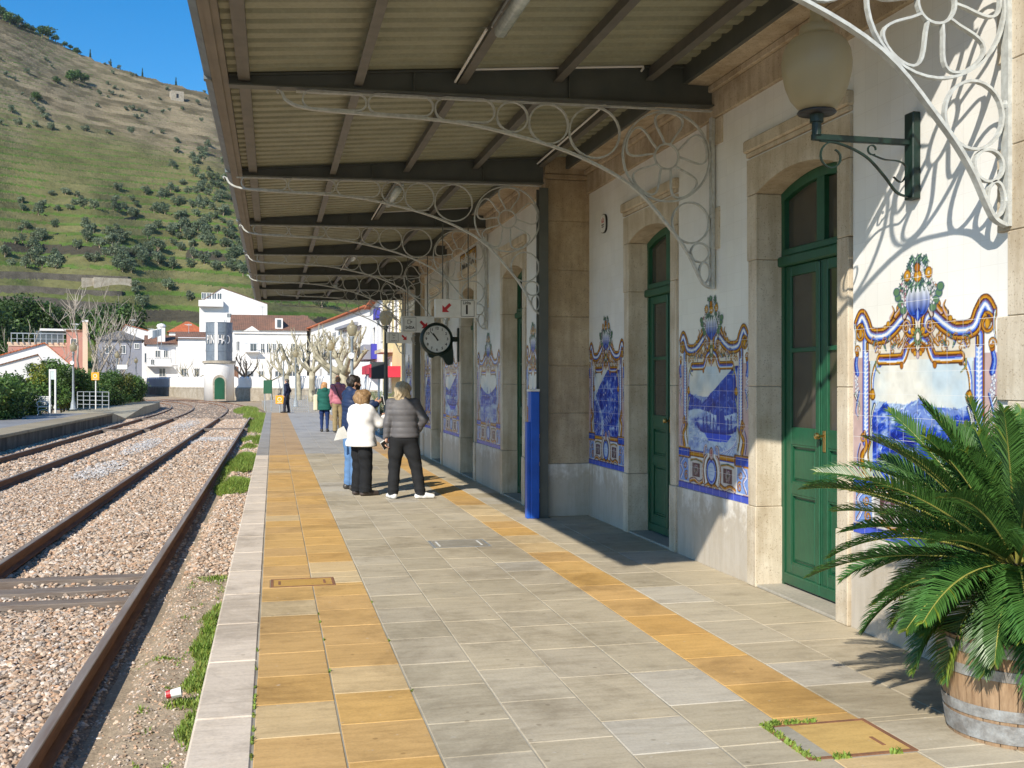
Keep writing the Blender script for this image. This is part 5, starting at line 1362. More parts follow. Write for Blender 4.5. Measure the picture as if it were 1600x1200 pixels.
def olabel(x, y):
    if y < 215 and 190 <= y: return 'grey green olive tree in the even row along the green terrace halfway up the hill'
    if y < 190: return 'small olive tree scattered on the brown upper terraces of the hill'
    if x > 225: return 'olive tree in the dense grove on the right of the hillside'
    return 'olive tree on the green lower terraces at the left of the hill'
for i, (x, y, s_) in enumerate(spots):
    p, d = on_hill(x, y+4); src = olive_src[i % 4]; o = src.copy(); COL.objects.link(o); o.location = p; f = s_*(.62+.5*rt.random())*(.85 if d > 450 else 1.0); o.scale = (f*(.9+.3*rt.random()), f, f*(.85+.3*rt.random())); o.rotation_euler.z = rt.random()*6.28
    g = 'olive trees in the even row halfway up the hill' if 190 <= y < 215 else 'olive trees on the brown upper terraces' if y < 190 else 'olive trees in the dense grove on the hillside' if x > 225 else 'olive trees on the green lower terraces'
    tag(o, olabel(x, y), 'tree', g)
for o in olive_src: bpy.data.objects.remove(o)
# dark trees on the skyline at the left, cypresses, a round pine
dk_src = small_tree('evergreen_tree', 5.0, 6.5, 1.5, 900, .5, 31, M['leaf_dark'], nl=10)
for i, (x, y, s_) in enumerate([(-6,26,1.3),(5,28,1.0),(16,36,1.0),(28,40,.9),(40,46,.7),(50,50,.6),(66,57,1.0),(76,58,1.0),(87,64,.6),(101,72,.5),(110,76,.4),(120,82,.6),(113,128,.9),(120,124,.8),(132,128,.7),(88,128,.5),(57,157,.6)]):
    p, d = on_hill(x, y+3); o = dk_src if i == 0 else dk_src.copy()
    if i: COL.objects.link(o)
    o.location = p; o.scale = (s_, s_, s_*.9); o.rotation_euler.z = i*1.3
    tag(o, 'dark evergreen tree standing on the skyline at the top left of the hill' if y < 90 else 'dark green tree on the upper terraces left of the cypresses', 'tree', 'evergreens along the skyline' if y < 90 else 'evergreens on the upper terraces')
cyp = None
for i, (x, y, h) in enumerate([(141,90,44),(173,101,40),(222.5,118,50),(275,130,46)]):
    p, d = on_hill(x, y); 
    if cyp is None:
        V, F, C = leaves([(0,0,z, .9-.07*abs(z-3), .9-.07*abs(z-3), 1.6) for z in (1,2.5,4,6,8,10,11.5)], 900, .3, 3); cyp = np_mesh('cypress', V, F, M['leaf_dark'], colc=C*.8); o = cyp
    else: o = cyp.copy(); COL.objects.link(o)
    o.location = p; o.scale = (.8,.8,h/44*.48); tag(o, 'dark cypress on the hill skyline, %s of four' % ('leftmost', 'second', 'third', 'rightmost')[i], 'tree', 'cypresses on the skyline')
# hut on the upper slope, pale ruin walls lower down
def quick_box(name, label, cat, px, py, w_, h_, dep, mat, roofm=None):
    p, d = on_hill(px, py); t = thing(name, label, cat, p)
    Mx = Matrix.Translation(p) @ Matrix.Rotation(-YAW+.5, 4, 'Z'); m = MB(); m.box(-w_/2, w_/2, -dep/2, dep/2, -2, h_, Mx); m.build('wall', mat, t)
    if cat == 'hut': m = MB(); m.box(-.6, .6, -dep/2-.05, -dep/2+.1, 0, h_*.6, Mx); m.build('door', M['black'], t)
    if roofm: m = MB(); m.prism([(-w_/2-.3, h_), (w_/2+.3, h_), (0, h_+1.2)], -dep/2-.2, dep/2+.2, 'y', Mx); m.build('roof', roofm, t)
quick_box('stone_hut', 'small roofless stone hut high on the hill under the skyline', 'hut', 276, 156, 7, 4.0, 5, M['oldplaster'])
for i, (px, py, w_, lab) in enumerate(((150, 446, 9, 'pale ruined wall on the lower terraces, left of its pair'), (176, 448, 12, 'pale ruined wall on the lower terraces, right of its pair'), (3, 500, 4, 'small white hut among the lower terraces at the left edge'))):
    quick_box('ruined_wall' if i < 2 else 'white_hut', lab, 'wall' if i < 2 else 'hut', px, py, w_*.7, 1.3, .8 if i < 2 else 3, M['oldplaster'] if i < 2 else M['w_white'])
# long dark retaining walls across the lower slope
def long_wall(pts, h, lab, seed):
    V = []; P = []
    p0_, da = on_hill(*pts[0]); p1_, db = on_hill(*pts[-1]); 
    for i_, (x, y) in enumerate(pts): d = da+(db-da)*i_/(len(pts)-1)-2.5; P.append((at(x, y, d), d))
    t = thing('retaining_wall', lab, 'wall', P[0][0], 'dry stone retaining walls on the lower slope'); m = MB()
    n = len(P); vs = []
    for p, d in P:
        for dz, df in ((-h-3, 0), (0, .0), (0, 2.2), (-h-3, 2.2)): q = p+CAMF*df; vs.append((q.x, q.y, q.z+dz))
    fs = []
    for i in range(n-1):
        for k in range(4): fs.append((i*4+k, i*4+(k+1) % 4, i*4+4+(k+1) % 4, i*4+4+k))
    fs += [(0,1,2,3), tuple(range((n-1)*4+3, (n-1)*4-1, -1))]
    m.add(vs, fs); m.build('stonework', M['drystone'], t); return t
M['drystone'] = pm('dry_stone_wall', (.13,.115,.095), (.085,.075,.062), .6, .95, .8, 3, fine=(4,.4))
dense = lambda a: [tuple(x) for x in smooth(a, 6)]
long_wall(dense([(-60,425),(20,424),(100,428),(200,432)]), 4.5, 'dark retaining wall crossing the slope behind the houses, uppermost of three', 1)
long_wall(dense([(-60,447),(30,446),(120,452),(190,455)]), 4.0, 'dark retaining wall crossing the slope, middle one of three', 2)
long_wall(dense([(-60,462),(60,464),(120,470),(195,474)]), 4.5, 'dark retaining wall crossing the slope, lowest of three', 3)
long_wall(dense([(45,374),(100,362),(150,350),(210,338)]), 3.0, 'dark retaining wall climbing to the right through the olive trees', 4)
# thick evergreens on the lower slope just behind the roofs
ev = small_tree('orange_tree', 3.2, 4.4, .6, 3800, .17, 44, M['leaf_dark'], nl=14)
for i, (x, y, d, s_) in enumerate([(-20,508,178,1.6),(8,502,178,1.6),(30,500,182,1.5),(55,500,180,1.7),(85,505,180,1.3),(190,512,172,1.5),(178,500,178,1.4),(203,512,176,1.2),(20,540,165,1.5),(0,560,160,1.5),(40,535,168,1.2),(150,505,180,1.3),(-40,530,160,2.0),(120,508,180,1.3)]):
    o = ev if i == 0 else ev.copy()
    if i: COL.objects.link(o)
    p = at(x, y, d); zz = 596-(y+14); o.location = (p.x, p.y, CZ+zz*d/FPX-2.0*s_); o.scale = (s_, s_, s_); o.rotation_euler.z = i
    tag(o, 'dense dark green orange tree on the lowest slope behind the pink house' if x < 140 else 'dense dark green tree between the bare trees and the lower terraces', 'tree', 'dense trees behind the pink house' if x < 140 else 'dense trees right of the bare tree')

def crown_arrays(lobes, n, size, seed, dark=(.5,1.4)): return leaves(lobes, n, size, seed, dark)
def leafy_bush(label, X, Y, w_, h_, seed, n=5200, group='bushes behind the far platform', fruit=False):
    t = thing('citrus_bush', label, 'bush', (X, Y, -.5), group); r_ = random.Random(seed); lb = []
    for i in range(15):
        a = r_.random()*6.28; q = w_*.33*math.sqrt(r_.random()); zz = h_*(.22+.58*r_.random()); s_ = w_*(.17+.12*r_.random())*(1.15-.45*zz/h_); lb.append((q*math.cos(a), q*math.sin(a), zz, s_, s_, s_*.85))
    V, F, C = leaves(lb, int(n*1.9), .070, seed, (.45,1.5)); C = C*np.array([1,1,1]); k = np.random.RandomState(seed).rand(len(C)) < .10; C[k] *= np.array([2.6, 1.5, 1.0])
    np_mesh('foliage', V, F, M['leaf_dark'], t, colc=C)
    m = MB()
    for k in range(4): a = k*1.6; m.tube([(.05*math.cos(a),.05*math.sin(a),-.2), (w_*.12*math.cos(a), w_*.12*math.sin(a), h_*.35), (w_*.25*math.cos(a), w_*.25*math.sin(a), h_*.6)], [.06,.045,.02], 5)
    m.build('stem', M['bark'], t, world=False)
BU = [(-6,598,47,2.6,2.5),(22,592,50,2.8,2.5),(48,582,54,2.8,2.8),(76,572,58,3.0,3.7),(100,580,60,3.0,3.4),(128,590,63,3.0,2.9),(152,592,66,3.0,2.8),(174,588,70,3.2,3.0),(196,594,74,3.0,2.8),(210,602,78,2.6,2.2),(-30,590,44,3,2.5)]
names = ['first from the left edge', 'behind the bench, on its left', 'behind the bench, on its right', 'the tallest, in front of the white gable', 'just left of the nearest far lamp', 'just right of the nearest far lamp', 'behind the orange sign', 'behind the grey railing', 'beside the second far lamp', 'the last before the curve of the track', 'wholly at the picture edge']
for i, (x, y, d, w_, h_) in enumerate(BU):
    d += 5 if i in range(3, 10) else 0; p = at(x, 596, d); leafy_bush('dark green citrus bush, '+names[i], p.x, p.y, w_*1.15, h_, 60+i)
# ------------------------------------------------------------------ the village
def frame_at(px, d, rot=0.0):
    p = at(px, 596, d); return Matrix.Translation((p.x, p.y, 0)) @ Matrix.Rotation(-YAW+rot, 4, 'Z')
def zy(y, d): return CZ+(596-y)*d/FPX
def house(name, label, x0, x1, ye, d, dep, wm, rm, kind='gable_front', yr=None, xr=None, wins=(), extra=None, zb=-.5, rot=0, over=.35, doors=(), cat='house', shut=None):
    """front face spans photo px x0..x1 at distance d, eave at photo y ye"""
    phi = math.atan((800-(x0+x1)/2)/FPX); kx = math.cos(phi) if rot == 0 else 1; rot = rot or phi
    T = frame_at((x0+x1)/2, d, rot); W = (x1-x0)*d/FPX*kx; h = zy(ye, d); t = thing(name, label, cat, T.translation)
    m = MB(); xa, xb = -W/2, W/2
    def L(x): return (x-(x0+x1)/2)*d/FPX*kx
    m.box(xa, xb, 0, dep, zb, h, T)
    ro = MB(); o = over
    if yr is not None: zr = zy(yr, d); xm = L(xr) if xr is not None else 0
    if kind == 'gable_front':
        m.prism([(xa, h), (xb, h), (xm, zr)], .001, dep-.001, 'y', T)
        th = .09
        for (ax, az, bx, bz) in ((xa, h, xm, zr), (xm, zr, xb, h)):
            dx, dz = bx-ax, bz-az; ln = math.hypot(dx, dz); ux, uz = dx/ln, dz/ln
            e0 = o if ax == xa else 0; e1 = o if bx == xb else 0
            p0 = (ax-ux*e0, az-uz*e0+.004); p1 = (bx+ux*e1, bz+uz*e1+.004); ro.prism([p0, p1, (p1[0], p1[1]+th), (p0[0], p0[1]+th)], -o, dep+o, 'y', T)
    elif kind == 'gable_side':
        xm = 0; ro.prism([(-o, h-.1), (dep/2, zr), (dep+o, h-.1)], xa-o, xb+o, 'x', T)
        m.prism([(0, h), (dep/2, zr-.15), (dep, h)], xa+.01, xb-.01, 'x', T)
    elif kind == 'hip':
        q = min(W, dep)*.45; vs = [(xa-o, -o, h), (xb+o, -o, h), (xb+o, dep+o, h), (xa-o, dep+o, h), (xa+q, dep/2, zr), (xb-q, dep/2, zr)]
        ro.add(vs, [(0,1,5,4), (1,2,5), (2,3,4,5), (3,0,4), (3,2,1,0)], T)
    elif kind == 'flat': ro.box(xa-o, xb+o, -o, dep+o, h, h+.25, T)
    elif kind == 'shed':     # falls towards one side
        m.prism([(xa, h), (xb, h), (xa, zr)] if zr > h else [(xa, h), (xb, h), (xb, h+.1)], .001, dep-.001, 'y', T)
        ro.prism([(xa-o, zr), (xb+o, h), (xb+o, h+.2), (xa-o, zr+.2)], -o, dep+o, 'y', T)
    m.build('wall', wm, t); ro.build('roof', rm, t)
    for (a, b, ya, yb) in wins:
        f = MB(); X0, X1, Z0, Z1 = L(a), L(b), zy(yb, d), zy(ya, d); g = .07
        for q in ((X0-g, X0, Z0-g, Z1+g), (X1, X1+g, Z0-g, Z1+g), (X0, X1, Z1, Z1+g), (X0, X1, Z0-g, Z0), ((X0+X1)/2-.03, (X0+X1)/2+.03, Z0, Z1)): f.box(q[0], q[1], -.08, .0, q[2], q[3], T)
        fo = f.build('window', shut or M['w_white'], t); f = MB(); f.box(X0, X1, -.03, -.004, Z0, Z1, T); f.build('pane', M['win'], fo)
    for (a, b, ya, yb, mt) in doors:
        f = MB(); f.box(L(a), L(b), -.10, -.002, zy(yb, d), zy(ya, d), T); f.build('door', mt, t)
    if extra: extra(t, T, L, d, W, h)
    return t
M['win'] = pm('house_window_glass', (.06,.08,.10), (.12,.14,.16), .4, .1)
def balcony(X0, X1, z, dep=1.1, mt='w_white'):
    def f(t, T, L, d, W, h):
        m = MB(); m.box(L(X0), L(X1), -dep, -.002, zy(z, d)-.15, zy(z, d), T); m.build('balcony_slab', M[mt], t)
        m = MB(); n = int((L(X1)-L(X0))/.35)
        for i in range(n+1):
            x = L(X0)+(L(X1)-L(X0))*i/n; m.box(x-.02, x+.02, -dep+.02, -dep+.06, zy(z, d)+.001, zy(z, d)+.95, T)
        m.box(L(X0), L(X1), -dep, -dep+.08, zy(z, d)+.951, zy(z, d)+1.02, T); m.build('railing', M['galv'], t)
    return f
house('gabled_house', 'white gabled house with red roof edges behind the citrus bushes at the far left', -75, 122, 578, 88, 14, M['w_white'], M['roof_orange'], 'gable_front', 536, 70, wins=((150-60, 98, 590, 606),), over=.15)
house('gabled_annex', 'lower white gabled annex in front of the big white gable at the far left', -90, 90, 596, 80, 7, M['w_white'], M['roof_brown'], 'gable_front', 554, 60, over=.1)
def pink_extra(t, T, L, d, W, h):
    m = MB(); m.box(L(13), L(104), -.08, 0, zy(541, d), zy(536, d), T); m.build('band', M['w_peach'], t)
    m = MB()
    for x in range(18, 105, 9): m.box(L(x)-.05, L(x)+.05, -.3, -.2, zy(537, d), zy(522, d), T)
    m.box(L(17), L(104), -.35, -.15, zy(522, d), zy(520.5, d), T); m.box(L(17), L(104), -.28, -.22, zy(530, d), zy(529.3, d), T); m.build('terrace_frame', M['galv'], t)
    m = MB(); m.box(L(56), L(100), 1.5, 5, zy(537, d), zy(516, d), T); m.build('terrace_room', M['win'], t)
    m = MB(); m.box(L(62), L(125), 1.0, 7, zy(515.9, d), zy(512.5, d), T); m.build('terrace_roof', M['w_white'], t)
house('pink_house', 'dull pink house with a glazed roof terrace behind the white gable', 13, 104, 538, 135, 10, M['w_pink'], M['w_peach'], 'flat', extra=pink_extra, over=.1, wins=((30,44,548,566),(60,74,548,566)))
house('pink_tower_block', 'taller dark pink house end wall behind the bare tree', 104, 130, 518, 134, 10, M['w_pink'], M['roof_brown'], 'flat', over=.1, wins=((111,119,530,545),))
house('chimney_stack', 'tall buff rendered chimney wall beside the pink house', 129, 137, 503, 132, 2, M['w_peach'], M['w_white'], 'flat', over=.05, cat='wall')
house('grey_house', 'grey blue house with a low hipped roof behind the bare trees', 152, 222, 531, 128, 10, M['w_grey'], M['roof_grey'], 'hip', 514, wins=((188,196,540,552),(211,217,537,544),(165,175,540,552)))
def bal_sign(t, T, L, d, W, h):
    m = MB(); m.box(L(184), L(199), -1.2, -.9, zy(577, d), zy(570, d), T); m.build('signboard', M['w_white'], t)
house('white_orange_house', 'white house with a bright orange roof sloping down to the right', 183, 272, 527, 160, 12, M['w_white'], M['roof_orange'], 'gable_front', 508, 196, wins=((226,232,552,566),(240,246,552,566)), over=.2)
def chimney(x, yt, wd, mt='w_white'):
    def f(t, T, L, d, W, h):
        m = MB(); m.bbox(L(x)-wd/2, L(x)+wd/2, 1.0, 1.0+wd, h-1, zy(yt, d), .05, T); m.build('chimney', M[mt], t)
        m = MB(); m.lathe([(0,0),(wd*.45,0),(wd*.6,.25),(wd*.45,.55),(0,.7)], 10, T @ Matrix.Translation((L(x), 1.0+wd/2, zy(yt, d)))); m.build('chimney_cap', M[mt], t)
    return f
house('balcony_house', 'white house with flags, balconies and an old brown roof left of the tower', 229, 279, 537, 146, 9, M['w_white'], M['roof_brown'], 'gable_side', 522, wins=((243,250,548,558),(256,262,548,558),(236,241,562,570),(249,258,576,588)), extra=lambda *a: (balcony(230, 268, 571)(*a), chimney(252, 512, 1.1)(*a)))
house('orange_roof_house', 'low house with an orange hipped roof between the white house and the tower', 264, 322, 519, 178, 10, M['w_white'], M['roof_orange'], 'hip', 500)
house('brown_roof_house', 'white house under a dark brown roof just left of the water tower', 278, 330, 528, 142, 9, M['w_white'], M['roof_brown'], 'gable_side', 516, wins=((284,291,576,588),(304,311,576,588)))
def big_extra(t, T, L, d, W, h):
    m = MB(); m.box(L(311), L(349), -1.0, -.003, zy(480, d), zy(470.5, d), T); m.build('balcony_front', M['w_white'], t)
house('tall_white_house', 'tallest white house with a shallow gable and a row of attic windows', 312, 418, 474, 165, 14, M['w_white'], M['roof_brown'], 'gable_front', 450.5, 347, wins=((316,322,459,468),(324,330,459,468),(332,338,459,468),(340,346,459,468),(355,361,490,496)), extra=big_extra, over=.12)
def dormer(t, T, L, d, W, h):
    m = MB(); m.box(L(430), L(442), .3, 4, h-.5, zy(497, d), T); m.build('dormer', M['w_white'], t)
    m = MB(); m.box(L(433), L(439), .22, .298, zy(511, d), zy(499, d), T); m.build('dormer_pane', M['win'], t)
    m = MB(); m.prism([(L(380), zy(518, d)), (L(406), zy(518, d)), (L(394), zy(510, d))], -.3, -.003, 'y', T); m.build('pediment', M['w_white'], t)
    m = MB(); m.box(L(365), L(480), -.25, -.003, zy(521.5, d), zy(519.5, d), T); m.build('string_course', M['w_white'], t)
    balcony(383, 405, 549, 1.0)(t, T, L, d, W, h)
house('long_white_house', 'long two storey white house with an old brown roof right of the water tower', 363, 480, 515, 138, 12, M['w_white'], M['roof_brown'], 'gable_side', 488, wins=((370,374,534,548),(391,401,537,549),(408,413,537,551),(417,422,537,551),(426,431,537,551),(436,441,537,551),(386,396,580,590),(404,412,580,590),(430,440,580,590),(452,462,580,590),(455,461,537,551)), extra=dormer, doors=((366.5,372.5,573,592, M['roof_brown']),))
house('brown_gable_house', 'old brown roofed house rising behind the long white house', 448, 498, 510, 150, 12, M['w_white'], M['roof_brown'], 'hip', 488)
def facade(name, label, pa, pb, dep, zt, wm, rm, wins=(), strip=None, zb=-.5, bands=()):
    """facade from photo px/depth pa to pb"""
    A = at(pa[0], 596, pa[1]); B = at(pb[0], 596, pb[1]); A.z = B.z = 0; v = B-A; L_ = v.length; ang = math.atan2(v.y, v.x)
    T = Matrix.Translation(A) @ Matrix.Rotation(ang, 4, 'Z'); t = thing(name, label, 'house', A); m = MB(); m.box(0, L_, 0, dep, zb, zt, T); m.build('wall', wm, t)
    m = MB(); m.prism([(-.5, zt-.05), (dep/2, zt+2.2), (dep+.5, zt-.05), (dep+.5, zt-.2), (-.5, zt-.2)], -.3, L_+.3, 'x', T); m.build('roof', rm, t)
    def along(px):   # where the pixel column meets the facade
        q = (px-800)/FPX; ray = CAMR*q+CAMF; den = v.x*ray.y-v.y*ray.x; return (A.y*ray.x-A.x*ray.y)/den*L_ if abs(den) > 1e-6 else 0
    for (a, b, z0, z1) in wins:
        s0, s1 = sorted((along(a), along(b))); f = MB()
        for q in ((s0-.08, s0, z0-.08, z1+.08), (s1, s1+.08, z0-.08, z1+.08), (s0, s1, z1, z1+.08), (s0, s1, z0-.08, z0)): f.box(q[0], q[1], -.07, 0, q[2], q[3], T)
        fo = f.build('window', M['w_white'], t); f = MB(); f.box(s0, s1, -.03, -.004, z0, z1, T); f.build('pane', M['win'], fo)
    for (a, b, z0, z1, pr, mt, nm) in bands:
        s0, s1 = sorted((along(a), along(b))); f = MB(); f.box(s0, s1, -pr, -.002, z0, z1, T); f.build(nm, M[mt], t)
    return t
facade('street_house', 'long white house with an orange eave receding along the street behind the plane trees', (470, 150), (584, 96), 10, 8.9, M['w_white'], M['roof_orange'], wins=((478,483,5.2,6.8),(490,495,5.2,6.8),(502,507,5.2,6.8),(520,526,5.6,7.2),(536,543,5.6,7.2),(500,504,1.8,3.2),(512,516,1.4,3),(556,566,5.6,7.2)), bands=((486,580,4.3,4.5,.15,'w_grey','string_course'),(530,560,7.3,7.6,.5,'w_grey','awning_hood')))
facade('shop_house', 'white shop house with blue box signs and red awnings near the end of the station', (578, 92), (606, 70), 9, 8.2, M['w_white'], M['roof_orange'], wins=((584,588,4.6,6),(596,600,4.6,6)), bands=((576,587,3.4,4.6,1.0,'w_grey','sign_face'),(587.3,589,3.4,4.6,.42,'w_blue','sign_side'),(590,594,6.4,7.2,.35,'w_blue','upper_sign'),(580,595,2.2,2.9,.8,'awning','awning')))
facade('yellow_house', 'pale yellow house with wrought balconies at the right end of the street', (598, 66), (640, 52), 8, 8.6, M['w_yellow'], M['roof_orange'], wins=((607,612,4.2,6.2),(618,623,4.2,6.2),(607,612,1,3)), bands=((603,614,3.3,3.5,.7,'stone','balcony_slab'),(602,626,1.85,2.45,1.0,'awning','awning')))

def water_tower():
    d = 114; p = at(342.5, 596, d); p.z = 0; t = thing('water_tower', 'round white water tower with a green door and a grey blue tank lettered PINHAO', 'water tower', p)
    T = Matrix.Translation(p); r = 23*d/FPX; zt = zy(568, d); m = MB(); m.lathe([(0,-.5),(r*1.0,-.5),(r*.985,zt)], 40, T); m.build('base', M['w_white'], t, True)
    m = MB(); m.lathe([(r*.97,zt-.02),(r*1.10,zt+.02),(r*1.10,zt+.28),(r*.9,zt+.30)], 40, T); m.build('ring', M['oldplaster'], t)
    rt_ = 20.0*d/FPX; z0, z1 = zt+.31, zy(505, d); prof = [(0,z0),(rt_,z0)]
    for k in range(4): z = z0+(z1-z0)*(k+1)/4; prof += [(rt_,z-.05),(rt_+.03,z-.04),(rt_+.03,z)] if k < 3 else [(rt_,z),(rt_+.04,z),(rt_+.04,z+.06),(0,z+.07)]
    m = MB(); m.lathe(prof, 40, T); tk = m.build('tank', M['tank'], t, True, auto=30)
    # angle towards the camera
    a0 = math.atan2(-p.y, -p.x)
    m = MB(); m.lathe([(rt_+.05,z0+.02),(rt_+.06,z1)], 6, T, a0-.22-.11, a0-.22+.11); m.build('white_stripe', M['w_white'], tk)
    # letters wrapped round the tank
    lt = MB(); lb = MB(); zc = zy(531.5, d); hh = 14*d/FPX
    for s_, c in zip('PINHAO', (-.92, -.69, -.47, .07, .33, .64)):
        q = a0+c; n_ = Vector((math.cos(q), math.sin(q), 0)); u_ = Vector((-math.sin(q), math.cos(q), 0))
        for mb, rr, bold in ((lb, rt_+.075, .05), (lt, rt_+.095, .012)):
            text_mb(mb, s_, hh*1.38, p+n_*rr+Vector((0,0,zc)), u_, (0,0,1), squeeze=(.44 if s_ in 'PIN' else .52), depth=.012, bold=bold)
    lb.build('letter_outline', M['black'], tk); lt.build('lettering', M['w_white'], tk)
    q = a0+.02; Dm = T @ Matrix.Rotation(q+math.pi/2, 4, 'Z'); dw = 7.5*d/FPX; dh = zy(590, d); r2 = r+.02
    def arch(w_, h0, h1, y0, y1, mt, nm):
        m = MB(); n = 10; poly = [(-w_, h0), (w_, h0)]+[(w_*math.cos(math.pi*i/n), h1-w_+w_*math.sin(math.pi*i/n)) for i in range(n+1)]; m.prism(poly, y0, y1, 'y', Dm); return m.build(nm, mt, t)
    arch(dw*1.32, -.5, dh+.30, -r2-.03, -r2+.4, M['oldplaster'], 'door_surround'); arch(dw, -.3, dh+.02, -r2-.06, -r2-.031, M['green_door'], 'door')
    m = MB(); q2 = a0+.55; m.tube([(p.x+math.cos(q2)*(rt_+.12), p.y+math.sin(q2)*(rt_+.12), -.3), (p.x+math.cos(q2)*(rt_+.12), p.y+math.sin(q2)*(rt_+.12), z1)], .04, 5)
    for k in (-1, 1):
        q3 = a0+.42+.06*k; m.tube([(p.x+math.cos(q3)*(rt_+.15), p.y+math.sin(q3)*(rt_+.15), z0), (p.x+math.cos(q3)*(rt_+.15), p.y+math.sin(q3)*(rt_+.15), z1+.3)], .03, 5)
    m.build('pipe', M['tank'], t)
water_tower()

def garden_wall():
    t = thing('garden_wall', 'long white wall with a scalloped top and bare stone foot curving behind the tracks', 'wall', at(400, 596, 118)*1.0)
    pts = [(214,152),(222,146),(262,134),(300,126),(320,121),(372,119),(430,112),(500,98),(560,86),(632,74)]
    P = [at(x, 596, d) for x, d in pts]; P = [Vector((p.x, p.y, 0)) for p in P]
    segs = []; 
    for a, b in zip(P[:-1], P[1:]):
        n = max(int((b-a).length/1.15), 1)
        for i in range(n): segs.append((a.lerp(b, i/n), a.lerp(b, (i+1)/n)))
    m = MB(); f = MB()
    for a, b in segs:
        v = b-a; L_ = v.length; T = Matrix.Translation(a) @ Matrix.Rotation(math.atan2(v.y, v.x), 4, 'Z')
        m.prism([(0, .80), (L_, .80), (L_, 1.92), (L_*.86, 1.94), (L_*.70, 2.10), (L_*.5, 2.18), (L_*.30, 2.10), (L_*.14, 1.94), (0, 1.92)], 0, .28, 'y', T)
        f.box(0, L_, -.12, .30, -.6, .80, T); f.prism([(-.16, .80), (.0, .95), (.0, .80)], 0, L_, 'x', T)
    m.build('wall', M['w_white'], t); f.build('stone_foot', M['oldplaster'], t)
garden_wall()

def aerial(px, d, y0, y1, lab):
    p = at(px, 596, d); p.z = zy(y1, d); H = zy(y0, d)-p.z; t = thing('roof_aerial', lab, 'aerial', p, 'television aerials on the village roofs'); m = MB(); m.tube([(0,0,-.3), (0,0,H)], .035, 5)
    for k in range(5): m.tube([tuple(CAMR*(-.5+.05*k)+Vector((0,0,H-.1-.02*k))+CAMF*(.2*k-.4)), tuple(CAMR*(.5-.05*k)+Vector((0,0,H-.1-.02*k))+CAMF*(.2*k-.4))], .02, 4)
    m.build('mast', M['galv'], t, world=False)
for a in ((208, 165, 499, 514, 'television aerial on the orange roofed white house'), (237, 150, 513, 526, 'television aerial on the balcony house with flags'), (295, 145, 506, 519, 'television aerial on the brown roofed house by the tower'), (410, 144, 478, 492, 'television aerial on the long white house'), (118, 138, 505, 517, 'television aerial on the pink house')): aerial(*a)
for i, (px, c) in enumerate(((246, 'bag_cream'), (252, 'w_blue'))):
    p = at(px, 596, 144); p.z = zy(535, 144); t = thing('flag', ('pale flag on a short mast on the balcony house', 'blue green flag on a short mast on the balcony house')[i], 'flag', p); m = MB(); m.tube([(0,0,-1), (0,0,2.0)], .04, 5); m.build('mast', M['galv'], t, world=False)
    m = MB(); vs = []; 
    for k in range(7): q = CAMR*(-.22*k)+CAMF*.12*math.sin(k*1.1); vs += [(q.x, q.y, 1.9-.05*k), (q.x, q.y, 1.0-.09*k)]
    m.add(vs, [(2*k, 2*k+2, 2*k+3, 2*k+1) for k in range(6)]); m.build('cloth', M['tank'] if i else M['w_white'], t, world=False)
# ------------------------------------------------------------------ bare trees of the square
def pollard(label, px, d, H, seed, mat='bark_plane', spread=1.0, knobs=True, grp='pollarded plane trees behind the white wall', thin=1.0):
    r_ = random.Random(seed); p = at(px, 596, d); p.z = -.3; t = thing('plane_tree', label, 'tree', p, grp)
    tr = MB(); br = MB(); th = H*.42; r0 = .26*thin*(H/6)
    lean = (r_.random()-.5)*.4; top = Vector((lean, 0, th)); tr.tube([(0,0,-.3), (lean*.2,0,th*.3), (lean*.6,.05,th*.7), tuple(top)], [r0*1.35, r0*1.05, r0*.95, r0*1.05], 9)
    def knob(q, s_):
        br.lathe([(0,-s_),(s_*.8,-s_*.5),(s_*1.05,0),(s_*.75,s_*.6),(0,s_*.9)], 6, Matrix.Translation(q) @ Matrix.Rotation(r_.random()*3, 4, 'X'))
        for k in range(r_.randint(2, 4)):
            v = Vector((r_.uniform(-1,1), r_.uniform(-1,1), r_.uniform(0,1.2))).normalized()*s_*r_.uniform(1.6, 3.0); br.tube([q, q+v], [s_*.38, s_*.22], 5)
    def limb(a, dirv, ln, r1, lev):
        pts = [a]; q = a; dv = dirv.normalized(); n = 4; rs = [r1]
        for i in range(n):
            dv = (dv+Vector((r_.uniform(-.35,.35), r_.uniform(-.35,.35), r_.uniform(-.02,.30)))*.6).normalized(); q = q+dv*ln/n; pts.append(q); rs.append(r1*(1-.42*(i+1)/n)*(1+.12*r_.random()))
            if knobs and r_.random() < .35: knob(q+Vector((r_.uniform(-.1,.1), 0, .08)), r1*.5)
        br.tube(pts, rs, 7)
        if lev > 0:
            for k in range(r_.randint(2, 3)):
                s_ = pts[r_.randint(2, n)]; limb(s_, dv+Vector((r_.uniform(-1,1), r_.uniform(-1,1), r_.uniform(.1,1))), ln*.62, rs[-1]*.9, lev-1)
        if knobs: knob(q, rs[-1]*1.25)
    nb = r_.randint(4, 5)
    for k in range(nb):
        a = 6.283*k/nb+r_.random()*.6; limb(top-Vector((0,0,.15)), Vector((math.cos(a)*1.25*spread, math.sin(a)*.8*spread, .55+.5*r_.random())), H*.34, r0*.62, 2)
    tr.build('trunk', M[mat], t, True, world=False); br.build('branches', M[mat], t, True, world=False); return t
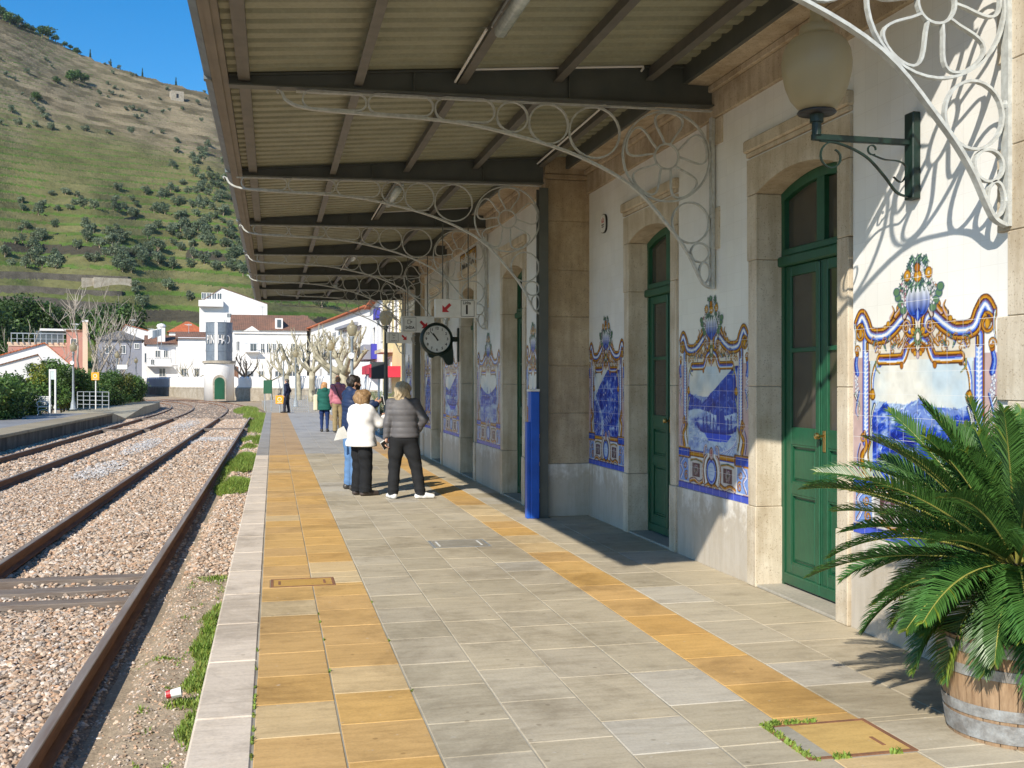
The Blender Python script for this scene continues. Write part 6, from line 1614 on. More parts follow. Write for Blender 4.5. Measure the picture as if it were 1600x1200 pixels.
TR = [(540,62,5.9,1,'bark_plane','nearest pale knobbly plane tree, its right limb reaching behind the amber lamp'),(487,88,6.6,5,'bark_plane','pale plane tree with upright knobbly limbs left of the nearest one'),(467,96,6.4,8,'bark_plane','slender pale plane tree, third from the right'),(450,101,6.0,21,'bark_plane','pale plane tree behind the lamp posts, fourth from the right'),(424,108,5.0,13,'bark_plane','small pale plane tree over the green notice board'),(383,128,5.8,17,'bark_dark','dark barked tree beside the long white house'),(297,137,5.2,19,'bark_plane','small plane tree left of the water tower'),(520,80,6.3,27,'bark_plane','plane tree between the two nearest pale ones')]
for px, d, H, sd, mt, lab in TR: pollard(lab, px, d, H, sd, mt, thin=(.62 if px in (424,297) else .9 if px != 540 else 1.25), spread=(1.3 if px in (540,424,297) else .8))
def bare_tree(label, px, d, H, seed, lean=0):
    r_ = random.Random(seed); p = at(px, 596, d); p.z = -.5; t = thing('bare_tree', label, 'tree', p, 'tall bare trees by the grey house'); tr = MB(); br = MB()
    def limb(mb, a, dv, ln, r1, lev):
        pts = [a]; q = a; rs = [r1]
        for i in range(4):
            dv = (dv+Vector((r_.uniform(-.3,.3), r_.uniform(-.3,.3), r_.uniform(-.05,.18)))*.55).normalized(); q = q+dv*ln/4; pts.append(q); rs.append(r1*(1-.16*(i+1)))
        mb.tube(pts, rs, 5 if lev > 1 else 4)
        if lev > 0:
            for k in range(3 if lev > 1 else 4):
                s_ = pts[r_.randint(1, 4)]; limb(br, s_, (dv+Vector((r_.uniform(-1,1), r_.uniform(-1,1), r_.uniform(-.2,.9)))*.9).normalized(), ln*.62, max(rs[-1]*.75, .035), lev-1)
    for k in range(3): limb(tr, Vector((0,0,-.2)), Vector((.26*(k-1)+lean+.1*r_.random(), .1*(k-1), 1)).normalized(), H*.72, H*.024, 3)
    tr.build('trunk', M['twig'], t, True, world=False); br.build('twigs', M['twig'], t, world=False)
bare_tree('tall bare tree with a fan of thin pale branches in front of the pink house', 135, 104, 8.6, 3)
bare_tree('bare tree leaning right in front of the grey house', 168, 106, 7.4, 7, .1)
bare_tree('smaller bare tree at the left of the pink house', 66, 120, 6.6, 9)

# ------------------------------------------------------------------ lamps, signs and furniture out of doors
def street_lamp(px, d, ztop, label, mat='pole_grey', zb=0.0, grp='globe lamps on posts along the platforms', cyl=False):
    p = at(px, 596, d); t = thing('street_lamp', label, 'street lamp', (p.x, p.y, zb), grp); H = ztop-zb; hp = H-.61
    m = MB(); m.lathe([(0,0),(.20,0),(.20,.05),(.15,.10),(.13,.35),(.085,.55),(.065,.8),(.052,hp-.12),(.075,hp-.10),(.075,hp-.05),(.10,hp-.02),(.0,hp)], 14, Matrix.Translation((p.x, p.y, zb))); m.build('pole', M[mat], t, True)
    globe(t, p.x, p.y, zb+hp, 1.0)
    if cyl:
        m = MB(); T = Matrix.Translation((p.x+CAMR.x*.0, p.y, 0)) @ Matrix.Rotation(-YAW, 4, 'Z') @ Matrix.Translation((0, -.09, zy(cyl, d))) @ Matrix.Rotation(R(90), 4, 'X')
        m.lathe([(0,0),(.12,0),(.12,.09),(.10,.10),(0,.06)], 14, T); m.build('loudspeaker', M['white_gloss'], t)
    return t
LP = [(603,31.4,3.93,'lamp post with a dark pole just beyond the end of the station building','steel_dark',0.0,False),(550,39.3,3.95,'nearest grey lamp post of the four beyond the people, with a loudspeaker','pole_grey',0.0,556),(517,56.5,3.9,'second grey lamp post of the four beyond the people','pole_grey',-.1,False),(462,70,3.85,'third grey lamp post of the four beyond the people','pole_grey',-.1,False),(443,84,3.9,'farthest grey lamp post of the four, left of the suited man','pole_grey',-.1,False),(114.5,59.5,3.94,'nearest lamp post on the far platform, with a round loudspeaker','pole_grey',0,567),(183,84,4.1,'second lamp post on the far side, behind the citrus bushes','pole_grey',-.3,False),(212.5,106,4.1,'third lamp post on the far side, in front of the grey house','pole_grey',-.3,False)]
for a in LP: street_lamp(a[0], a[1], a[2], a[3], a[4], a[5], cyl=a[6])
M['board_dark'] = pm('dark_slate_board', (.022,.028,.032), (.03,.038,.042), 6, .7)
def post_sign(name, label, cat, px, d, zb, y0, y1, w_, mat, pole, face=None, legs=1, thick=.06, fm=None):
    p = at(px, 596, d); T = Matrix.Translation((p.x, p.y, 0)) @ Matrix.Rotation(-YAW, 4, 'Z'); t = thing(name, label, cat, (p.x, p.y, zb)); z1, z0 = zy(y0, d), zy(y1, d)
    m = MB(); m.bbox(-w_/2, w_/2, -thick/2, thick/2, z0, z1, .01, T); m.build('board', M[mat], t)
    m = MB()
    for k in range(legs):
        x = 0 if legs == 1 else (-w_*.38 if k == 0 else w_*.38); m.tube([T @ Vector((x, thick/2+.03, zb)), T @ Vector((x, thick/2+.03, z1-.02))], .035, 8)
    m.build('pole', M[pole], t)
    if face: face(t, T, z0, z1, -thick/2-.002)
    return t
def ticket_face(t, T, z0, z1, y):
    m = MB(); zc = (z0+z1)/2; w_ = (z1-z0)
    m.lathe([(w_*.20,0),(w_*.26,0),(w_*.26,.01),(w_*.20,.01)], 16, T @ Matrix.Translation((0, y, zc+w_*.05)) @ Matrix.Rotation(R(90), 4, 'X')); m.box(-w_*.30, w_*.30, y-.006, y, z0+w_*.10, z0+w_*.15, T); m.build('emblem', M['white_gloss'], t)
post_sign('ticket_sign', 'square orange sign with a white emblem on a white post on the far platform', 'sign', 149, 60.5, 0, 582, 594, .46, 'orange_sign', 'white_gloss', ticket_face)
post_sign('ticket_sign', 'square orange sign with a white emblem standing at the end of the near platform', 'sign', 437, 53.5, 0, 618, 631, .42, 'orange_sign', 'galv', ticket_face)
post_sign('notice_board', 'dark green notice board on two thin legs in front of the white wall', 'notice board', 418.5, 60, -.10, 594, 615, .50, 'green_door', 'galv', legs=2)
post_sign('mirror_board', 'dark rectangular board on a white post beyond the people talking', 'sign', 591.5, 33, 0, 565.5, 592, .46, 'board_dark', 'white_gloss')
post_sign('white_sign', 'plain white sign board under the second lamp among the bushes', 'sign', 191, 82, -.3, 570, 577, .80, 'white_gloss', 'galv', legs=2)
def info_frame():
    d = 53.0; p = at(82, 596, d); T = Matrix.Translation((p.x, p.y, 0)) @ Matrix.Rotation(-YAW, 4, 'Z'); t = thing('timetable_stand', 'tall narrow white timetable stand on two legs beside the bench', 'sign', (p.x, p.y, 0)); zt = zy(577, d)
    m = MB(); m.bbox(-.17, -.09, -.04, .04, 0, zt, .01, T); m.bbox(.11, .19, -.04, .04, 0, zt, .01, T); m.box(-.0899, .1099, -.03, .03, zt-.08, zt-.001, T); m.build('frame', M['white_gloss'], t)
    m = MB(); m.box(-.0899, .1099, -.015, .015, zy(593, d), zt-.081, T); m.build('panel', M['lampglass'], t)
info_frame()
def bench():
    d = 50; X, Y = at(56, 596, d).x+.0, at(56, 596, d).y; t = thing('park_bench', 'cast iron and slat bench on the far platform in front of the bushes', 'bench', (X, Y, 0)); T = Matrix.Translation((X, Y, 0)) @ Matrix.Rotation(R(-55), 4, 'Z')
    m = MB()
    for i in range(5): m.bbox(-.85, .85, -.22+.095*i, -.14+.095*i, .42, .445, .005, T)
    m.build('seat', M['iron_white'], t); m = MB()
    for i in range(5): m.bbox(-.85, .85, .255+.018*i, .275+.018*i, .50+.085*i, .57+.085*i, .005, T)
    m.build('backrest', M['iron_white'], t)
    for x in (-.80, .80):
        m = MB(); f = lambda pts, r: m.tube([T @ Vector((x, a, b)) for a, b in pts], r, 6)
        f(smooth([(-.28, 0), (-.22, .12), (-.26, .28), (-.22, .42)]), .022); f(smooth([(.34, 0), (.26, .14), (.24, .30), (.25, .42), (.30, .70), (.36, .92)]), .022); f([(-.24, .40), (.25, .40)], .02)
        f(smooth([(-.24, .42), (-.30, .58), (-.22, .66), (.0, .66), (.27, .64)]), .020); f(smooth([(-.24, .18), (-.1, .26), (.1, .26), (.26, .18)]), .014); m.build('iron_frame', M['iron_white'], t, True)
bench()
def railing(label, pa, pb, zb, H, n, lean=0):
    A = at(pa[0], 596, pa[1]); B = at(pb[0], 596, pb[1]); A.z = B.z = zb; t = thing('metal_railing', label, 'railing', A); m = MB()
    for k in range(4): z = Vector((0, 0, H*(.25+.25*k))); m.tube([A+z, B+z], .022, 6)
    m.build('bars', M['galv'], t)
    for i in range(n): q = A.lerp(B, i/(n-1)); mm_ = MB(); mm_.tube([q, q+Vector((0,0,H))], .028, 6); mm_.build('post', M['galv'], t)
railing('grey pipe railing with curved rails beside the orange sign on the far platform', (121, 62.5), (170, 60.5), 0, 1.0, 6)
def mesh_barrier():
    d = 57; p = at(469, 596, d); T = Matrix.Translation((p.x, p.y, -.1)) @ Matrix.Rotation(-YAW+.5, 4, 'Z') @ Matrix.Rotation(R(-14), 4, 'X'); t = thing('mesh_barrier', 'leaning grey wire mesh barrier at the end of the platform', 'barrier', (p.x, p.y, -.1)); m = MB(); w_, h = .95, .95
    m.tube([(-w_/2,0,0), (-w_/2,0,h), (w_/2,0,h), (w_/2,0,0)], .022, 6, True, T)
    for k in range(1, 8): m.tube([(-w_/2+w_*k/8,0,.02), (-w_/2+w_*k/8,0,h)], .009, 4, False, T); m.tube([(-w_/2,0,h*k/8), (w_/2,0,h*k/8)], .009, 4, False, T)
    m.build('mesh_panel', M['galv'], t); m = MB()
    for x in (-w_/2, w_/2): m.tube([(x,-.3,0), (x,.3,0)], .02, 5, False, T)
    m.build('feet', M['galv'], t)
mesh_barrier()
# number plate on the far platform face
t = thing('number_plate', 'small white plate fixed to the dark face of the far platform', 'sign', (-8.06, 22.5, -.28)); Yp = 28.0
p = at(63.5, 596, 27.2)
m = MB(); m.bbox(-8.058-.0, -8.03, 29.0, 29.45, -.46, -.16, .004); m.build('plate', M['white_gloss'], t); t.location = (-8.05, 29.2, -.3)
for ch in t.children: ch.location = Vector((-8.06, 22.5, -.28))-Vector((-8.05, 29.2, -.3))
# ------------------------------------------------------------------ the cycads and the half barrel
def cycad(label, loc, R_, nf, seed, pairs, z0=.30, view=None, grp=None):
    r_ = np.random.RandomState(seed); t = thing('sago_palm', label, 'palm', loc, grp)
    m = MB(); m.lathe([(0,-.05),(.10,-.05),(.13,.05),(.12,z0*.7),(.09,z0),(.0,z0+.03)], 14)
    for k in range(60):
        a = k*2.4; z = -.02+z0*(k/60.); q = .125-.03*(k/60.); m.tube([(q*math.cos(a), q*math.sin(a), z), ((q+.045)*math.cos(a), (q+.045)*math.sin(a), z+.045)], [.018, .009], 4)
    m.build('trunk', M['bark_dark'], t, world=False)
    for i in range(nf):
        u = (i+.5)/nf; az = i*2.39996+.15*r_.randn(); el = R(87)-(R(87)+R(31))*u**.95+.08*r_.randn(); L = R_*(.86+.22*r_.rand())*(.78+.35*math.sin(math.pi*min(u*1.15, 1)**.8))
        droop = .36+.62*u+.14*r_.randn()
        # rachis curve
        n = pairs; P = []; e = el; q = np.array([.04*math.cos(az), .04*math.sin(az), z0]); st = L/n; az2 = az
        for k in range(n+1):
            P.append(q.copy()); e -= droop*(.35+1.3*(k/n))/n; az2 += .10*r_.randn()/n*2
            q = q+st*np.array([math.cos(az2)*math.cos(e), math.sin(az2)*math.cos(e), math.sin(e)])
        P = np.array(P); T = np.gradient(P, axis=0); T /= np.linalg.norm(T, axis=1)[:, None]
        side = np.cross(T, np.array([0, 0, 1.0])); side += 1e-6; side /= np.linalg.norm(side, axis=1)[:, None]; up = np.cross(side, T)
        tw = .35*r_.randn(); side, up = side*math.cos(tw)+up*math.sin(tw), up*math.cos(tw)-side*math.sin(tw)
        V = []; F = []; C = []; base = .70+.60*r_.rand(); old = u > .86 and r_.rand() < .5
        k0 = int(n*.13)
        for k in range(k0, n):
            s_ = (k-k0)/(n-k0); ln = R_*.205*(math.sin(math.pi*(.12+.86*s_))**.62)*(1+.06*r_.randn()); wd = R_*.0098
            for sg in (-1, 1):
                fw = .62+.42*s_+.04*r_.randn(); vv = .50-.22*s_+.05*r_.randn()
                d = side[k]*sg*math.cos(fw)+T[k]*math.sin(fw)+up[k]*vv; d /= np.linalg.norm(d)
                wv = T[k]*math.cos(fw)-side[k]*sg*math.sin(fw); a = P[k]+(P[k+1]-P[k])*(.5 if sg > 0 else 0)
                mid = a+d*ln*.55; dn = d-np.array([0, 0, .32+.25*r_.rand()]); dn /= np.linalg.norm(dn); tip = mid+dn*ln*.45
                b = len(V); kl = up[k]*wd*.35
                V += [a-wv*wd*.5, a-kl, a+wv*wd*.5, mid-wv*wd*.55, mid-kl, mid+wv*wd*.55, tip]
                F += [(b, b+1, b+4, b+3), (b+1, b+2, b+5, b+4), (b+3, b+4, b+6, b+6), (b+4, b+5, b+6, b+6)]
                c = base*(.85+.3*r_.rand()); tipc = s_ > .96 or old; col = (c*2.6, c*1.35, c*.7) if (tipc and r_.rand() < .7) or r_.rand() < .02 else (c*1.05, c, c*.9)
                C += [col]*4
        V = np.array(V); me = bpy.data.meshes.new('frond'); me.from_pydata([tuple(v) for v in V]+[], [], [tuple(dict.fromkeys(f)) for f in F]); 
        rb = MB(); rb.tube([tuple(p) for p in P[::3]]+[tuple(P[-1])], list(np.linspace(.0085, .002, len(P[::3])+1)*R_), 5, cap=False)
        me2 = MB(); me2.v = [tuple(v) for v in V]; me2.f = [tuple(dict.fromkeys(f)) for f in F]; me2.c = C; me2.mi = [0]*len(F); me2.cur = 1; me2.col = (1,1,1); me2.add(rb.v, rb.f)
        bpy.data.meshes.remove(me); me2.build('frond', [M['leaf_cycad'], M['rachis']], t, world=False)
    return t
PX_, PY_ = 3.345, 4.17
def barrel():
    T = Matrix.Translation((PX_, PY_, 0)); t = thing('half_barrel', 'oak half barrel planter with dull metal hoops holding the large sago palm', 'planter', (PX_, PY_, 0))
    R0, R1, H = .278, .330, .47; n = 26; m = MB()
    rad = lambda z: R0+(R1-R0)*math.sin(z/H*1.25)/math.sin(1.25)
    for i in range(n):
        a0, a1 = 2*math.pi*i/n+.006, 2*math.pi*(i+1)/n-.006; vs = []; f_ = .82+.3*rnd.random(); m.col = (f_, f_, f_)
        zs = [0, .12, .24, .36, H]
        for z in zs:
            r = rad(z)+.002*rnd.random(); ri = r-.026
            vs += [(r*math.cos(a0), r*math.sin(a0), z), ((r+.003)*math.cos((a0+a1)/2), (r+.003)*math.sin((a0+a1)/2), z), (r*math.cos(a1), r*math.sin(a1), z), (ri*math.cos(a1), ri*math.sin(a1), z), (ri*math.cos(a0), ri*math.sin(a0), z)]
        fs = []
        for j in range(4):
            for k in range(5): fs.append((j*5+k, j*5+(k+1) % 5, j*5+5+(k+1) % 5, j*5+5+k))
        fs += [(4,3,2,1,0), (20,21,22,23,24)]; m.add(vs, fs, T)
    m.build('staves', M['oak'], t); 
    for z0, z1 in ((.018, .105), (.120, .172), (.30, .348), (.405, .452)):
        h = MB(); h.lathe([(rad(z0)+.0045, z0), (rad(z0)+.0075, z0+.001), (rad(z1)+.0075, z1-.001), (rad(z1)+.0045, z1)], 48, T); h.build('hoop', M['hoop'], t, True, auto=40)
    s_ = MB(); s_.lathe([(0, .42), (R1-.03, .405)], 24, T); s_.build('soil', M['soil'], t)
m, t, b = newmat('weathered_oak'); P = worldpos(t, (7, 7, .8)); a = nd(t, 'ShaderNodeVertexColor', layer_name='Col')
base = mixc(t, ramp(t, noise(t, P, 6, 6, .7), [(.35, (0,0,0)), (.65, (1,1,1))]), (.20,.125,.070), (.33,.225,.135)); base = mixc(t, 1.0, base, a.outputs[0], 'MULTIPLY')
t.links.new(base, b.inputs['Base Color']); b.inputs['Roughness'].default_value = .8; bump(t, b, noise(t, P, 12, 5, .7), .4, .004); M['oak'] = m
M['hoop'] = pm('weathered_hoop_steel', (.42,.44,.45), (.24,.23,.22), 14, .5, .2, 60, metal=.35, fine=(50,.25))
barrel()
cycad('large glossy green sago palm spreading over the barrel at the right edge', (PX_+.03, PY_, .44), .84, 128, 4, 80, z0=.33)
p = at(592, 596, 34.5)
t = thing('clay_pot', 'low clay pot under the small distant sago palm', 'planter', (p.x, p.y, 0)); m = MB(); m.lathe([(0,0),(.26,0),(.36,.42),(.38,.42),(.38,.47),(.33,.47),(.30,.40),(0,.40)], 20); m.build('pot_body', M['w_peach'], t, world=False)
cycad('small distant sago palm in a pot behind the group of three', (p.x, p.y, .40), .78, 34, 9, 22, z0=.25)
# ------------------------------------------------------------------ people: smooth blended volumes turned into one skin
class Vol:
    def __init__(s, h): s.h = h; s.p = []
    def cap(s, a, b, ra, rb, k=.02): s.p.append(('c', np.array(a, float), np.array(b, float), ra, rb, k)); return s
    def ell(s, c, r, rot=0, k=.02, sub=False, tilt=0): s.p.append(('s' if sub else 'e', np.array(c, float), np.array(r, float), rot, tilt, k)); return s
    def chain(s, pts, rs, k=.02):
        for i in range(len(pts)-1): s.cap(pts[i], pts[i+1], rs[i], rs[i+1], k)
        return s
    def grid(s):
        lo = np.full(3, 1e9); hi = -lo
        for q in s.p:
            if q[0] == 'c': r = max(q[3], q[4]); A = np.minimum(q[1], q[2])-r; B = np.maximum(q[1], q[2])+r
            elif q[0] == 'e': A = q[1]-q[2].max(); B = q[1]+q[2].max()
            else: continue
            lo = np.minimum(lo, A); hi = np.maximum(hi, B)
        lo -= 4*s.h; hi += 4*s.h; n = np.ceil((hi-lo)/s.h).astype(int)+1; return lo, n
    def mesh(s, disp=None, cut=None):
        h = s.h; lo, n = s.grid(); ax = [lo[i]+h*np.arange(n[i]) for i in range(3)]; D = np.full(tuple(n), .12, np.float32)
        for q in s.p:
            if q[0] == 'c': r = max(q[3], q[4]); A = np.minimum(q[1], q[2])-r-.08; B = np.maximum(q[1], q[2])+r+.08
            else: A = q[1]-q[2].max()-.08; B = q[1]+q[2].max()+.08
            i0 = np.clip(((A-lo)/h).astype(int), 0, n-1); i1 = np.clip(((B-lo)/h).astype(int)+2, 1, n)
            sl = tuple(slice(i0[k], i1[k]) for k in range(3)); X = ax[0][sl[0]][:, None, None]; Y = ax[1][sl[1]][None, :, None]; Z = ax[2][sl[2]][None, None, :]
            if q[0] == 'c':
                d = q[2]-q[1]; L = d@d+1e-12; px, py, pz = X-q[1][0], Y-q[1][1], Z-q[1][2]; t = np.clip((px*d[0]+py*d[1]+pz*d[2])/L, 0, 1)
                v = np.sqrt((px-t*d[0])**2+(py-t*d[1])**2+(pz-t*d[2])**2)-(q[3]+(q[4]-q[3])*t); k = q[5]
            else:
                px, py, pz = X-q[1][0], Y-q[1][1], Z-q[1][2]; c_, s_ = math.cos(q[3]), math.sin(q[3]); px, py = px*c_+py*s_, -px*s_+py*c_
                c_, s_ = math.cos(q[4]), math.sin(q[4]); py, pz = py*c_+pz*s_, -py*s_+pz*c_
                r = q[2]; k0 = np.sqrt((px/r[0])**2+(py/r[1])**2+(pz/r[2])**2); v = (k0-1)*r.min()*1.0; k1 = np.sqrt((px/r[0]**2)**2+(py/r[1]**2)**2+(pz/r[2]**2)**2); v = k0*(k0-1)/np.maximum(k1, 1e-5); k = q[5]
            W = D[sl]
            if q[0] == 's': hh = np.clip(.5-.5*(W+v)/k, 0, 1); D[sl] = W*(1-hh)+(-v)*hh+k*hh*(1-hh)
            else: hh = np.clip(.5+.5*(W-v)/k, 0, 1); D[sl] = W*(1-hh)+v*hh-k*hh*(1-hh)
        X, Y, Z = np.meshgrid(*ax, indexing='ij')
        if disp is not None: D = D+disp(X, Y, Z).astype(np.float32)
        if cut is not None: D = np.maximum(D, cut(X, Y, Z).astype(np.float32))
        return nets(D, lo, h)
def nets(D, lo, h):
    S = D < 0; c = np.stack([S[i:S.shape[0]-1+i, j:S.shape[1]-1+j, k:S.shape[2]-1+k] for i in (0,1) for j in (0,1) for k in (0,1)]); cnt = c.sum(0); act = (cnt > 0) & (cnt < 8)
    I = np.argwhere(act); acc = np.zeros((len(I), 3)); num = np.zeros(len(I)); co = [(i,j,k) for i in (0,1) for j in (0,1) for k in (0,1)]
    for a in range(8):
        for b in range(a+1, 8):
            if sum(abs(co[a][t]-co[b][t]) for t in range(3)) != 1: continue
            va = D[tuple((I+co[a]).T)]; vb = D[tuple((I+co[b]).T)]; m = (va < 0) != (vb < 0); t = np.where(m, va/np.where(m, va-vb, 1), 0)[:, None]
            p = np.array(co[a])*(1-t)+np.array(co[b])*t; acc += np.where(m[:, None], p, 0); num += m
    V = lo+(I+acc/num[:, None])*h; id_ = np.full(act.shape, -1); id_[tuple(I.T)] = np.arange(len(I)); F = []
    for ax_ in range(3):
        u, w_ = [(1,2), (2,0), (0,1)][ax_]; sl0 = [slice(1, -1)]*3; sl1 = [slice(1, -1)]*3; sl0[ax_] = slice(0, -1); sl1[ax_] = slice(1, None)
        A, B = S[tuple(sl0)], S[tuple(sl1)]; e = np.argwhere(A != B)
        if len(e) == 0: continue
        off = np.array([1,1,1]); off[ax_] = 0; e0 = e+off; eu = np.zeros(3, int); eu[u] = 1; ew = np.zeros(3, int); ew[w_] = 1
        q = [id_[tuple((e0-x).T)] for x in (eu+ew, ew, 0*eu, eu)]; q = np.stack(q, -1); flip = B[tuple(e.T)]; q[flip] = q[flip][:, ::-1]; F.append(q)
    F = np.concatenate(F); return V, F[(F >= 0).all(1)]
def pmesh(name, vol, mat, parent, colf=None, disp=None, cut=None, base=(1,1,1)):
    V, F = vol.mesh(disp, cut)
    # light smoothing of the surface
    for it in range(2):
        A = np.zeros_like(V); N = np.zeros(len(V))
        for a in range(4): np.add.at(A, F[:, a], V[F[:, (a+1) % 4]]); np.add.at(N, F[:, a], 1)
        V = V*.5+.5*A/np.maximum(N, 1)[:, None]
    col = np.tile(np.array([base], float), (len(V), 1))
    if colf: col = colf(V, col)
    return np_mesh(name, V, F, mat, parent, col=col, smooth=True)
def cloth(name, rough=.85, bs=60, b_=.2, spec=.3, sheen=0):
    m, t, b = newmat(name); P = coords(t); a = nd(t, 'ShaderNodeVertexColor', layer_name='Col'); f = ramp(t, noise(t, P, 9, 4), [(.3, (.85,.85,.85)), (.65, (1.08,1.08,1.08))])
    t.links.new(mixc(t, 1.0, a.outputs[0], f, 'MULTIPLY'), b.inputs['Base Color']); b.inputs['Roughness'].default_value = rough; b.inputs['Specular IOR Level'].default_value = spec
    bump(t, b, noise(t, P, bs, 4, .6), b_, .006); return m
M['fabric'] = cloth('woven_cloth'); M['nylon'] = cloth('quilted_nylon', .60, 30, .3, .35); M['skin'] = cloth('skin', .5, 40, .04, .4); M['leather'] = cloth('shoe_leather', .45, 30, .1, .5)
m, t, b = newmat('hair'); P = coords(t, (60, 60, 6)); a = nd(t, 'ShaderNodeVertexColor', layer_name='Col'); f = ramp(t, noise(t, P, 1.2, 4, .7), [(.3, (.45,.42,.38)), (.7, (1.35,1.3,1.2))])
t.links.new(mixc(t, 1.0, a.outputs[0], f, 'MULTIPLY'), b.inputs['Base Color']); b.inputs['Roughness'].default_value = .5; bump(t, b, noise(t, P, 1.5, 3, .7), .8, .01); M['hair'] = m

def hand(v, wr, d, palm_n, s_=1.0, curl=.5, thumb=1):
    """wrist point, finger direction, palm normal: a palm, four unequal bent fingers and a thumb"""
    d = np.array(d, float); d /= np.linalg.norm(d); n = np.array(palm_n, float); n -= n@d*d; n /= np.linalg.norm(n); sd = np.cross(d, n)*thumb; wr = np.array(wr, float)
    v.cap(wr, wr+d*.03*s_, .024*s_, .026*s_, .015)
    for off in (-.024, -.008, .008, .024): v.cap(wr+d*.02*s_+sd*off*.7*s_, wr+d*.085*s_+sd*off*s_, .014*s_, .0125*s_, .012)
    for off, L in ((-.027, .060), (-.009, .074), (.009, .080), (.027, .070)):
        q = wr+d*.085*s_+sd*off*s_; dd = d.copy()
        for j, r in enumerate((.0095, .0088, .0078)):
            c = curl*(.55+.35*j); dn = dd*math.cos(c)+n*math.sin(c); dn /= np.linalg.norm(dn); q2 = q+dn*L*s_*(.42, .33, .25)[j]; v.cap(q, q2, r*s_, (r-.0008)*s_, .004); q = q2; dd = dn
    q = wr+d*.03*s_+sd*.022*s_; t1 = q+(d*.5+sd*.75+n*.25)*.045*s_; t2 = t1+(d*.85+sd*.25+n*.45)*.033*s_; v.cap(q, t1, .014*s_, .0115*s_, .01); v.cap(t1, t2, .0112*s_, .0088*s_, .005)
def head(v, c, yaw, s_=1.0, pitch=0):
    """c = centre of the skull; yaw 0 faces +y"""
    f = np.array([-math.sin(yaw), math.cos(yaw), 0]); r = np.array([math.cos(yaw), math.sin(yaw), 0]); u = np.array([0,0,1.0]); P = lambda a, b, z: c+(r*a+f*b+u*(z+b*math.tan(pitch)))*s_
    v.ell(c, np.array((.076,.097,.100))*s_, yaw, .02); v.ell(P(0,.020,-.055), np.array((.060,.074,.072))*s_, yaw, .03); v.ell(P(0,.058,-.095), np.array((.030,.028,.024))*s_, yaw, .03)
    v.cap(P(0,.088,.000), P(0,.108,-.036), .008*s_, .0125*s_, .012); v.ell(P(0,.102,-.040), np.array((.017,.012,.009))*s_, yaw, .008)
    v.cap(P(-.034,.082,.022), P(.034,.082,.022), .010*s_, .010*s_, .014)
    for g in (-1, 1):
        v.ell(P(.031*g,.090,.004), np.array((.014,.011,.009))*s_, yaw, .008, True); v.ell(P(.031*g,.079,.003), np.array((.0125,.0125,.0115))*s_, yaw, .003)
        v.ell(P(.078*g,-.004,-.014), np.array((.008,.020,.030))*s_, yaw, .008); v.ell(P(.036*g,.070,-.035), np.array((.022,.020,.022))*s_, yaw, .02)
    v.cap(P(-.020,.086,-.068), P(.020,.086,-.068), .0075*s_, .0075*s_, .006); v.cap(P(-.016,.085,-.079), P(.016,.085,-.079), .008*s_, .008*s_, .006)
    return P
def face_paint(P, s_, skin, beard=None, lips=(.45,.16,.13)):
    def f(V, col):
        col[:] = skin
        def near(p, r): return np.linalg.norm(V-p, axis=1) < r*s_
        if beard is not None:
            for a, b, z, r in ((0,.07,-.095,.050), (.045,.04,-.075,.042), (-.045,.04,-.075,.042), (.06,.01,-.05,.03), (-.06,.01,-.05,.03), (0,.092,-.056,.018)): col[near(P(a,b,z), r)] = beard
        for g in (-1, 1):
            col[near(P(.031*g,.086,.003), .0145)] = (.55,.53,.50); col[near(P(.031*g,.092,.003), .008)] = (.03,.02,.015); col[near(P(.031*g,.096,.026), .014)] = np.array(skin)*.35
        col[near(P(0,.094,-.073), .017)] = lips; return col
    return f
def foot(v, a, dirv, s_=1.0, k=.02):
    d = np.array([dirv[0], dirv[1], 0]); d /= np.linalg.norm(d); a = np.array(a, float)
    v.cap(a+d*-.035*s_+[0,0,.040], a+d*.05*s_+[0,0,.048], .040*s_, .040*s_, k); v.cap(a+d*.05*s_+[0,0,.042], a+d*.155*s_+[0,0,.030], .042*s_, .030*s_, k); v.cap(a+d*-.02+[0,0,.05], a+[0,0,.10], .036*s_, .036*s_, k)
flat0 = lambda X, Y, Z: .004-Z
